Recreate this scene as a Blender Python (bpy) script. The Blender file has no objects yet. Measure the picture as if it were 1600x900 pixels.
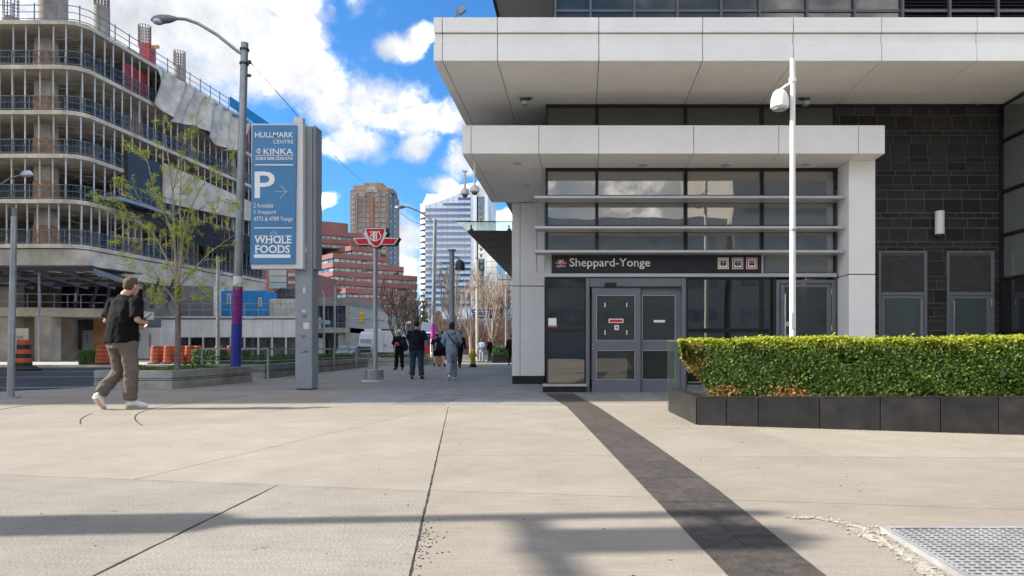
import bpy, bmesh, math, random
import numpy as np
from mathutils import Vector, Matrix, Euler
sc = bpy.context.scene
col = sc.collection
R = random.Random(11)
NR = np.random.RandomState(5)
rad = math.radians
# ---------------------------------------------------------------- camera
FX, CX, CY, CH = 1100.0, 908.0, 546.0, 0.85        # focal length and principal point of the photo, eye height
cam = bpy.data.objects.new('camera', bpy.data.cameras.new('camera'))
col.objects.link(cam); sc.camera = cam
cam.location = (0, 0, CH); cam.rotation_euler = (rad(90), 0, 0)
cam.data.sensor_width = 36; cam.data.lens = FX / 1600 * 36
cam.data.shift_x = -(CX - 800) / 1600; cam.data.shift_y = (CY - 450) / 1600
cam.data.clip_start = 0.05; cam.data.clip_end = 5000
# ---------------------------------------------------------------- light
SUN_EL, SUN_AZ = rad(34), rad(4)                   # sun from the left, a touch behind the camera
sd = Vector((-math.cos(SUN_EL) * math.cos(SUN_AZ), -math.cos(SUN_EL) * math.sin(SUN_AZ), math.sin(SUN_EL)))
sl = bpy.data.lights.new('sun', 'SUN'); sl.energy = 2.0; sl.angle = rad(0.5); sl.color = (1.0, 0.94, 0.84)
so = bpy.data.objects.new('sun', sl); col.objects.link(so)
so.rotation_euler = sd.to_track_quat('Z', 'Y').to_euler()
sc.view_settings.view_transform = 'Standard'; sc.view_settings.look = 'None'
sc.view_settings.exposure = 2.32; sc.view_settings.gamma = 1
w = bpy.data.worlds.new('World'); sc.world = w; w.use_nodes = True
def sky():
    nt = w.node_tree; N = nt.nodes; L = nt.links; N.clear()
    out = N.new('ShaderNodeOutputWorld'); bg = N.new('ShaderNodeBackground'); bg.inputs[1].default_value = 0.15
    L.new(bg.outputs[0], out.inputs[0])
    st = N.new('ShaderNodeTexSky'); st.sky_type = 'NISHITA'; st.sun_disc = False
    st.sun_elevation = SUN_EL; st.sun_rotation = math.atan2(sd.x, sd.y)
    st.air_density = 1.0; st.dust_density = 0.6; st.ozone_density = 2.5
    tc = N.new('ShaderNodeTexCoord')
    def math_(op, a, b=None, c=None, clamp=False):
        n = N.new('ShaderNodeMath'); n.operation = op; n.use_clamp = clamp
        for i, v in enumerate((a, b, c)):
            if v is None: continue
            if isinstance(v, (int, float)): n.inputs[i].default_value = v
            else: L.new(v, n.inputs[i])
        return n.outputs[0]
    sp = N.new('ShaderNodeSeparateXYZ'); L.new(tc.outputs['Generated'], sp.inputs[0])
    ysafe = math_('MAXIMUM', sp.outputs[1], 0.05)
    u = math_('DIVIDE', sp.outputs[0], ysafe); v = math_('DIVIDE', sp.outputs[2], ysafe)
    uv = N.new('ShaderNodeCombineXYZ'); L.new(u, uv.inputs[0]); L.new(v, uv.inputs[1])
    wn = N.new('ShaderNodeTexNoise'); wn.inputs['Scale'].default_value = 7; wn.inputs['Detail'].default_value = 5
    L.new(tc.outputs['Generated'], wn.inputs['Vector'])
    wv = N.new('ShaderNodeVectorMath'); wv.operation = 'MULTIPLY_ADD'
    L.new(wn.outputs['Color'], wv.inputs[0]); wv.inputs[1].default_value = (.09, .09, 0); wv.inputs[2].default_value = (-.045, -.045, 0)
    uvd = N.new('ShaderNodeVectorMath'); uvd.operation = 'ADD'; L.new(uv.outputs[0], uvd.inputs[0]); L.new(wv.outputs[0], uvd.inputs[1])
    # clouds of the photograph: centre and half size in pixels of the picture
    blobs = [(330, 60, 230, 150), (200, 40, 260, 170), (440, 110, 130, 75), (560, 165, 110, 62), (640, 195, 100, 40), (545, 228, 70, 32),
             (652, 235, 46, 22), (628, 70, 46, 26), (655, 58, 36, 22), (735, 250, 60, 40), (710, 205, 60, 24), (500, 312, 20, 14), (640, 400, 50, 70), (640, 370, 30, 30),
             (800, 345, 50, 22), (470, 60, 60, 40), (300, 200, 120, 60), (100, 200, 200, 60), (780, 420, 60, 60), (690, 290, 40, 20)]
    cur = None
    for (bx, by, a, b) in blobs:
        s = N.new('ShaderNodeVectorMath'); s.operation = 'SUBTRACT'; L.new(uvd.outputs[0], s.inputs[0])
        s.inputs[1].default_value = ((bx - CX) / FX, (CY - by) / FX, 0)
        m = N.new('ShaderNodeVectorMath'); m.operation = 'MULTIPLY'; L.new(s.outputs[0], m.inputs[0]); m.inputs[1].default_value = (FX / a, FX / b, 0)
        ln = N.new('ShaderNodeVectorMath'); ln.operation = 'LENGTH'; L.new(m.outputs[0], ln.inputs[0])
        d = math_('SUBTRACT', 1.25, ln.outputs['Value'])
        cur = d if cur is None else math_('MAXIMUM', cur, d)
    cur = math_('MINIMUM', cur, 0.85)
    n1 = N.new('ShaderNodeTexNoise'); n1.inputs['Scale'].default_value = 13; n1.inputs['Detail'].default_value = 9; n1.inputs['Roughness'].default_value = .6
    L.new(tc.outputs['Generated'], n1.inputs['Vector'])
    front = math_('ADD', cur, math_('MULTIPLY', math_('SUBTRACT', n1.outputs[0], 0.5), 2.1))
    front = math_('SUBTRACT', front, 0.12)
    # general broken cloud for the rest of the sky
    mp = N.new('ShaderNodeMapping'); mp.inputs['Scale'].default_value = (1, 1, 2.2); L.new(tc.outputs['Generated'], mp.inputs[0])
    n2 = N.new('ShaderNodeTexNoise'); n2.inputs['Scale'].default_value = 2.6; n2.inputs['Detail'].default_value = 9; n2.inputs['Roughness'].default_value = .55
    L.new(mp.outputs[0], n2.inputs['Vector'])
    gen = math_('MULTIPLY', math_('SUBTRACT', n2.outputs[0], 0.40), 5.0)
    gate = math_('MULTIPLY_ADD', sp.outputs[1], 6.0, -1.2, clamp=True)
    mixv = N.new('ShaderNodeMix'); mixv.data_type = 'FLOAT'
    L.new(gate, mixv.inputs[0]); L.new(gen, mixv.inputs[2]); L.new(front, mixv.inputs[3])
    mr = N.new('ShaderNodeMapRange'); mr.interpolation_type = 'SMOOTHSTEP'; L.new(mixv.outputs[0], mr.inputs[0])
    mr.inputs[1].default_value = 0.0; mr.inputs[2].default_value = 0.75
    above = math_('MULTIPLY_ADD', sp.outputs[2], 20.0, 0.6, clamp=True)
    fac = math_('MULTIPLY', mr.outputs[0], math_('MULTIPLY', above, 0.97))
    # cloud shade
    n3 = N.new('ShaderNodeTexNoise'); n3.inputs['Scale'].default_value = 9; n3.inputs['Detail'].default_value = 7; n3.inputs['Roughness'].default_value = .6
    L.new(tc.outputs['Generated'], n3.inputs['Vector'])
    cr = N.new('ShaderNodeValToRGB'); L.new(n3.outputs[0], cr.inputs[0])
    cr.color_ramp.elements[0].position = .26; cr.color_ramp.elements[0].color = (.84, .88, .94, 1); e_ = cr.color_ramp.elements.new(.47); e_.color = (1.38, 1.39, 1.41, 1)
    cr.color_ramp.elements[-1].position = .64; cr.color_ramp.elements[-1].color = (6.6, 6.35, 6.0, 1)
    mx = N.new('ShaderNodeMix'); mx.data_type = 'RGBA'; L.new(fac, mx.inputs[0])
    sat = N.new('ShaderNodeMix'); sat.data_type = 'RGBA'; sat.blend_type = 'MULTIPLY'; sat.inputs[0].default_value = 1; L.new(st.outputs[0], sat.inputs[6]); sat.inputs[7].default_value = (.093, .203, .300, 1)
    L.new(sat.outputs[2], mx.inputs[6]); L.new(cr.outputs[0], mx.inputs[7])
    L.new(mx.outputs[2], bg.inputs[0])
sky()
# ---------------------------------------------------------------- helpers
def at(x, y, D): return Vector(((x - CX) * D / FX, D, CH + (CY - y) * D / FX))
def px(x, D): return (x - CX) * D / FX
def pz(y, D): return CH + (CY - y) * D / FX
def gnd(x, y): D = CH * FX / (y - CY); return (px(x, D), D)
def tag(o, label=None, cat=None, group=None, kind=None):
    if label: o['label'] = label
    if cat: o['category'] = cat
    if group: o['group'] = group
    if kind: o['kind'] = kind
    return o
def thing(name, label, cat, loc=(0, 0, 0), rz=0, group=None):
    o = bpy.data.objects.new(name, None); col.objects.link(o)
    o.location = loc; o.rotation_euler = (0, 0, rz); o.empty_display_size = .2
    return tag(o, label, cat, group)
def top_of(o):
    while o.parent: o = o.parent
    return o
class MB:
    def __init__(s): s.v = []; s.f = []
    def quad(s, a, b, c, d):
        n = len(s.v); s.v += [tuple(a), tuple(b), tuple(c), tuple(d)]; s.f.append((n, n + 1, n + 2, n + 3)); return s
    def box(s, x0, x1, y0, y1, z0, z1):
        if x0 > x1: x0, x1 = x1, x0
        if y0 > y1: y0, y1 = y1, y0
        if z0 > z1: z0, z1 = z1, z0
        n = len(s.v)
        s.v += [(x0, y0, z0), (x1, y0, z0), (x1, y1, z0), (x0, y1, z0), (x0, y0, z1), (x1, y0, z1), (x1, y1, z1), (x0, y1, z1)]
        s.f += [(n, n + 3, n + 2, n + 1), (n + 4, n + 5, n + 6, n + 7), (n, n + 1, n + 5, n + 4), (n + 1, n + 2, n + 6, n + 5), (n + 2, n + 3, n + 7, n + 6), (n + 3, n, n + 4, n + 7)]
        return s
    def prism(s, pts, z0, z1):                       # pts counter-clockwise (x, y)
        n = len(s.v); k = len(pts)
        z0 = z0 if isinstance(z0, (list, tuple)) else [z0] * k; z1 = z1 if isinstance(z1, (list, tuple)) else [z1] * k
        s.v += [(p[0], p[1], z0[i]) for i, p in enumerate(pts)] + [(p[0], p[1], z1[i]) for i, p in enumerate(pts)]
        s.f.append(tuple(n + k - 1 - i for i in range(k))); s.f.append(tuple(n + k + i for i in range(k)))
        for i in range(k):
            j = (i + 1) % k; s.f.append((n + i, n + j, n + k + j, n + k + i))
        return s
    def prism_xz(s, pts, y0, y1):                    # pts (x, z), extruded along y
        n = len(s.v); k = len(pts)
        s.v += [(p[0], y0, p[1]) for p in pts] + [(p[0], y1, p[1]) for p in pts]
        s.f.append(tuple(n + i for i in range(k))); s.f.append(tuple(n + 2 * k - 1 - i for i in range(k)))
        for i in range(k):
            j = (i + 1) % k; s.f.append((n + j, n + i, n + k + i, n + k + j))
        return s
    def prism_yz(s, pts, x0, x1):
        n = len(s.v); k = len(pts)
        s.v += [(x0, p[0], p[1]) for p in pts] + [(x1, p[0], p[1]) for p in pts]
        s.f.append(tuple(n + k - 1 - i for i in range(k))); s.f.append(tuple(n + k + i for i in range(k)))
        for i in range(k):
            j = (i + 1) % k; s.f.append((n + i, n + j, n + k + j, n + k + i))
        return s
    def bar(s, a, b, t=.03, t2=None):                # square bar between two points
        a = Vector(a); b = Vector(b); d = (b - a)
        if d.length < 1e-6: return s
        d.normalize(); up = Vector((0, 0, 1)) if abs(d.z) < .95 else Vector((0, 1, 0))
        e = d.cross(up).normalized() * (t / 2); g = e.cross(d).normalized() * ((t2 or t) / 2)
        n = len(s.v)
        for p in (a, b): s.v += [tuple(p - e - g), tuple(p + e - g), tuple(p + e + g), tuple(p - e + g)]
        s.f += [(n, n + 3, n + 2, n + 1), (n + 4, n + 5, n + 6, n + 7), (n, n + 1, n + 5, n + 4), (n + 1, n + 2, n + 6, n + 5), (n + 2, n + 3, n + 7, n + 6), (n + 3, n, n + 4, n + 7)]
        return s
    def tube(s, pts, r, k=8, caps=True, ell=None):   # ell: (rx, ry) lists for flattened rings in world x / y style frames
        pts = [Vector(p) for p in pts]; m = len(pts)
        r = r if isinstance(r, (list, tuple)) else [r] * m
        prev = None; n0 = len(s.v)
        for i, p in enumerate(pts):
            d = (pts[min(i + 1, m - 1)] - pts[max(i - 1, 0)])
            if d.length < 1e-9: d = Vector((0, 0, 1))
            d.normalize()
            if prev is None:
                ref = Vector((0, 1, 0)) if abs(d.y) < .9 else Vector((1, 0, 0))
                e = ref.cross(d).normalized()
            else:
                e = (prev - d * prev.dot(d))
                e = e.normalized() if e.length > 1e-6 else Vector((1, 0, 0))
            prev = e; g = d.cross(e).normalized()
            for q in range(k):
                a = 2 * math.pi * q / k
                rr = r[i]
                if isinstance(rr, (list, tuple)): c = e * (math.cos(a) * rr[0]) + g * (math.sin(a) * rr[1])
                else: c = e * (math.cos(a) * rr) + g * (math.sin(a) * rr)
                s.v.append(tuple(p + c))
        for i in range(m - 1):
            for q in range(k):
                a = n0 + i * k + q; b = n0 + i * k + (q + 1) % k
                s.f.append((a, b, b + k, a + k))
        if caps:
            s.f.append(tuple(n0 + k - 1 - q for q in range(k))); s.f.append(tuple(n0 + (m - 1) * k + q for q in range(k)))
        return s
    def cyl(s, x, y, z0, z1, r, k=16, r2=None): return s.tube([(x, y, z0), (x, y, z1)], [r, r if r2 is None else r2], k)
    def lathe(s, c, prof, k=20):                     # prof [(r, z)] bottom to top
        return s.tube_rings([(c[0], c[1], c[2] + z, r) for r, z in prof], k)
    def tube_rings(s, rings, k):
        n0 = len(s.v)
        for (x, y, z, r) in rings:
            for q in range(k):
                a = 2 * math.pi * q / k; s.v.append((x + math.cos(a) * r, y + math.sin(a) * r, z))
        m = len(rings)
        for i in range(m - 1):
            for q in range(k):
                a = n0 + i * k + q; b = n0 + i * k + (q + 1) % k
                s.f.append((a, b, b + k, a + k))
        s.f.append(tuple(n0 + k - 1 - q for q in range(k))); s.f.append(tuple(n0 + (m - 1) * k + q for q in range(k)))
        return s
    def ball(s, c, rx, ry=None, rz=None, k=14, m=9):
        ry = rx if ry is None else ry; rz = rx if rz is None else rz
        n0 = len(s.v); c = Vector(c)
        for i in range(1, m):
            t = math.pi * i / m
            for q in range(k):
                a = 2 * math.pi * q / k
                s.v.append((c.x + rx * math.sin(t) * math.cos(a), c.y + ry * math.sin(t) * math.sin(a), c.z - rz * math.cos(t)))
        b0 = len(s.v); s.v.append((c.x, c.y, c.z - rz)); s.v.append((c.x, c.y, c.z + rz))
        for i in range(m - 2):
            for q in range(k):
                a = n0 + i * k + q; b = n0 + i * k + (q + 1) % k
                s.f.append((a, b, b + k, a + k))
        for q in range(k):
            s.f.append((n0 + (q + 1) % k, n0 + q, b0)); o = n0 + (m - 2) * k
            s.f.append((o + q, o + (q + 1) % k, b0 + 1))
        return s
    def mesh(s, name, off=(0, 0, 0)):
        me = bpy.data.meshes.new(name)
        me.from_pydata([(a - off[0], b - off[1], c - off[2]) for a, b, c in s.v], [], s.f)
        me.update(); return me
    def build(s, name, m=None, parent=None, smooth=False, bevel=0, seg=1, off=None):
        if off is None: off = top_of(parent).location if parent else (0, 0, 0)
        me = s.mesh(name, off)
        return place(name, me, m, parent, smooth, bevel, seg)
def place(name, me, m=None, parent=None, smooth=False, bevel=0, seg=1, loc=None, rot=None, scale=None):
    if bevel:
        bm = bmesh.new(); bm.from_mesh(me)
        es = [e for e in bm.edges if len(e.link_faces) == 2 and e.calc_face_angle(0) > .5]
        bmesh.ops.bevel(bm, geom=es, offset=bevel, segments=seg, affect='EDGES', clamp_overlap=True)
        bm.to_mesh(me); bm.free()
    if m is not None and not me.materials: me.materials.append(m)
    if smooth:
        me.shade_smooth()
        try: me.set_sharp_from_angle(angle=rad(35))
        except Exception: pass
    o = bpy.data.objects.new(name, me); col.objects.link(o)
    if parent: o.parent = parent
    if loc is not None: o.location = loc
    if rot is not None: o.rotation_euler = rot
    if scale is not None: o.scale = scale
    return o
def inst(src, name, parent, loc, rot=None, scale=None):
    o = bpy.data.objects.new(name, src if isinstance(src, bpy.types.Mesh) else src.data); col.objects.link(o)
    o.parent = parent; o.location = loc
    if rot: o.rotation_euler = rot
    if scale: o.scale = scale
    return o
def copy_tree(root, loc=None, rz=None, label=None, scale=None):
    def cp(o, par):
        c = o.copy(); col.objects.link(c); c.parent = par
        for ch in list(o.children): cp(ch, c)
        return c
    r = cp(root, None)
    if loc is not None: r.location = loc
    if rz is not None: r.rotation_euler = (0, 0, rz)
    if label: r['label'] = label
    if scale: r.scale = (scale,) * 3
    return r
# ---------------------------------------------------------------- materials
def pm(name, c, rough=.6, metal=0., var=.12, fine=0, scale=2., bump=0., bscale=40., ov=0., spec=.5, detail=6, stretch=None, c2=None, speck=0):
    m = bpy.data.materials.new(name); m.use_nodes = True; nt = m.node_tree; N = nt.nodes; L = nt.links
    b = N['Principled BSDF']; b.inputs['Roughness'].default_value = rough; b.inputs['Metallic'].default_value = metal
    b.inputs['Specular IOR Level'].default_value = spec
    tc = N.new('ShaderNodeTexCoord'); vec = tc.outputs['Object']
    if stretch:
        mp = N.new('ShaderNodeMapping'); mp.inputs['Scale'].default_value = stretch; L.new(vec, mp.inputs[0]); vec = mp.outputs[0]
    n = N.new('ShaderNodeTexNoise'); n.inputs['Scale'].default_value = scale; n.inputs['Detail'].default_value = detail; n.inputs['Roughness'].default_value = .62
    L.new(vec, n.inputs['Vector'])
    r = N.new('ShaderNodeValToRGB'); L.new(n.outputs[0], r.inputs[0])
    c2 = c2 or tuple(x * (1 - 2 * var) for x in c)
    r.color_ramp.elements[0].position = .32; r.color_ramp.elements[0].color = (*c2, 1)
    r.color_ramp.elements[1].position = .68; r.color_ramp.elements[1].color = (*[min(1, x * (1 + .4 * var)) for x in c], 1)
    outc = r.outputs[0]
    if ov:
        oi = N.new('ShaderNodeObjectInfo'); mr = N.new('ShaderNodeMapRange'); L.new(oi.outputs['Random'], mr.inputs[0])
        mr.inputs[3].default_value = 1 - ov; mr.inputs[4].default_value = 1 + ov
        mx = N.new('ShaderNodeVectorMath'); mx.operation = 'SCALE'; L.new(outc, mx.inputs[0]); L.new(mr.outputs[0], mx.inputs['Scale']); outc = mx.outputs[0]
    if speck:
        sn = N.new('ShaderNodeTexVoronoi'); sn.inputs['Scale'].default_value = speck; L.new(tc.outputs['Object'], sn.inputs['Vector'])
        sr = N.new('ShaderNodeValToRGB'); L.new(sn.outputs['Distance'], sr.inputs[0])
        sr.color_ramp.elements[0].position = .03; sr.color_ramp.elements[0].color = (.25, .22, .2, 1); sr.color_ramp.elements[1].position = .06
        mm = N.new('ShaderNodeMix'); mm.data_type = 'RGBA'; mm.blend_type = 'MULTIPLY'; mm.inputs[0].default_value = .8
        L.new(outc, mm.inputs[6]); L.new(sr.outputs[0], mm.inputs[7]); outc = mm.outputs[2]
    if fine:
        for (fs, st, lo) in ((70, (1, 1, 1), 1 - fine), (9, (.35, 3.2, 1), 1 - fine * .7), (.45, (1, 1, 1), 1 - fine * .8)):
            mp2 = N.new('ShaderNodeMapping'); mp2.inputs['Scale'].default_value = st; L.new(tc.outputs['Object'], mp2.inputs[0])
            fn = N.new('ShaderNodeTexNoise'); fn.inputs['Scale'].default_value = fs; fn.inputs['Detail'].default_value = 7; fn.inputs['Roughness'].default_value = .7; L.new(mp2.outputs[0], fn.inputs['Vector'])
            fr = N.new('ShaderNodeMapRange'); L.new(fn.outputs[0], fr.inputs[0]); fr.inputs[1].default_value = .35; fr.inputs[2].default_value = .65; fr.inputs[3].default_value = lo; fr.inputs[4].default_value = 1 + fine * .35
            fx = N.new('ShaderNodeVectorMath'); fx.operation = 'SCALE'; L.new(outc, fx.inputs[0]); L.new(fr.outputs[0], fx.inputs['Scale']); outc = fx.outputs[0]
    L.new(outc, b.inputs['Base Color'])
    if bump:
        n2 = N.new('ShaderNodeTexNoise'); n2.inputs['Scale'].default_value = bscale; n2.inputs['Detail'].default_value = 6; L.new(vec, n2.inputs['Vector'])
        bp = N.new('ShaderNodeBump'); bp.inputs['Strength'].default_value = bump; bp.inputs['Distance'].default_value = .02
        L.new(n2.outputs[0], bp.inputs['Height']); L.new(bp.outputs[0], b.inputs['Normal'])
    return m
def glass(name, tint=(.04, .05, .055), refl=.12, through=.0, rough=.0, tcol=(.75, .8, .8), wave=.0):
    m = bpy.data.materials.new(name); m.use_nodes = True; nt = m.node_tree; N = nt.nodes; L = nt.links; N.clear()
    out = N.new('ShaderNodeOutputMaterial'); g = N.new('ShaderNodeBsdfGlossy'); g.inputs['Roughness'].default_value = rough
    g.inputs['Color'].default_value = (.97, .95, .92, 1)
    d = N.new('ShaderNodeBsdfDiffuse'); d.inputs[0].default_value = (*tint, 1)
    t = N.new('ShaderNodeBsdfTransparent'); t.inputs[0].default_value = (*tcol, 1)
    m1 = N.new('ShaderNodeMixShader'); m1.inputs[0].default_value = through; L.new(d.outputs[0], m1.inputs[1]); L.new(t.outputs[0], m1.inputs[2])
    f = N.new('ShaderNodeFresnel'); f.inputs[0].default_value = 1.5
    a = N.new('ShaderNodeMath'); a.operation = 'ADD'; a.use_clamp = True; L.new(f.outputs[0], a.inputs[0]); a.inputs[1].default_value = refl
    m2 = N.new('ShaderNodeMixShader'); L.new(a.outputs[0], m2.inputs[0]); L.new(m1.outputs[0], m2.inputs[1]); L.new(g.outputs[0], m2.inputs[2])
    if wave:
        tc = N.new('ShaderNodeTexCoord'); n = N.new('ShaderNodeTexNoise'); n.inputs['Scale'].default_value = 1.2; n.inputs['Detail'].default_value = 1; L.new(tc.outputs['Object'], n.inputs['Vector'])
        bp = N.new('ShaderNodeBump'); bp.inputs['Strength'].default_value = wave; bp.inputs['Distance'].default_value = .02; L.new(n.outputs[0], bp.inputs['Height'])
        L.new(bp.outputs[0], g.inputs['Normal'])
    L.new(m2.outputs[0], out.inputs[0]); return m
def net(name, c, alpha, scale=30):
    m = bpy.data.materials.new(name); m.use_nodes = True; nt = m.node_tree; N = nt.nodes; L = nt.links
    b = N['Principled BSDF']; b.inputs['Base Color'].default_value = (*c, 1); b.inputs['Roughness'].default_value = .8
    b.inputs['Alpha'].default_value = alpha
    tc = N.new('ShaderNodeTexCoord'); n = N.new('ShaderNodeTexNoise'); n.inputs['Scale'].default_value = scale; L.new(tc.outputs['Object'], n.inputs['Vector'])
    mr = N.new('ShaderNodeMapRange'); L.new(n.outputs[0], mr.inputs[0]); mr.inputs[1].default_value = .35; mr.inputs[2].default_value = .65
    mr.inputs[3].default_value = max(0, alpha - .3); mr.inputs[4].default_value = min(1, alpha + .3); L.new(mr.outputs[0], b.inputs['Alpha'])
    return m
def emit(name, c, s):
    m = bpy.data.materials.new(name); m.use_nodes = True; b = m.node_tree.nodes['Principled BSDF']
    b.inputs['Base Color'].default_value = (*c, 1); b.inputs['Emission Color'].default_value = (*c, 1); b.inputs['Emission Strength'].default_value = s
    return m
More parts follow.
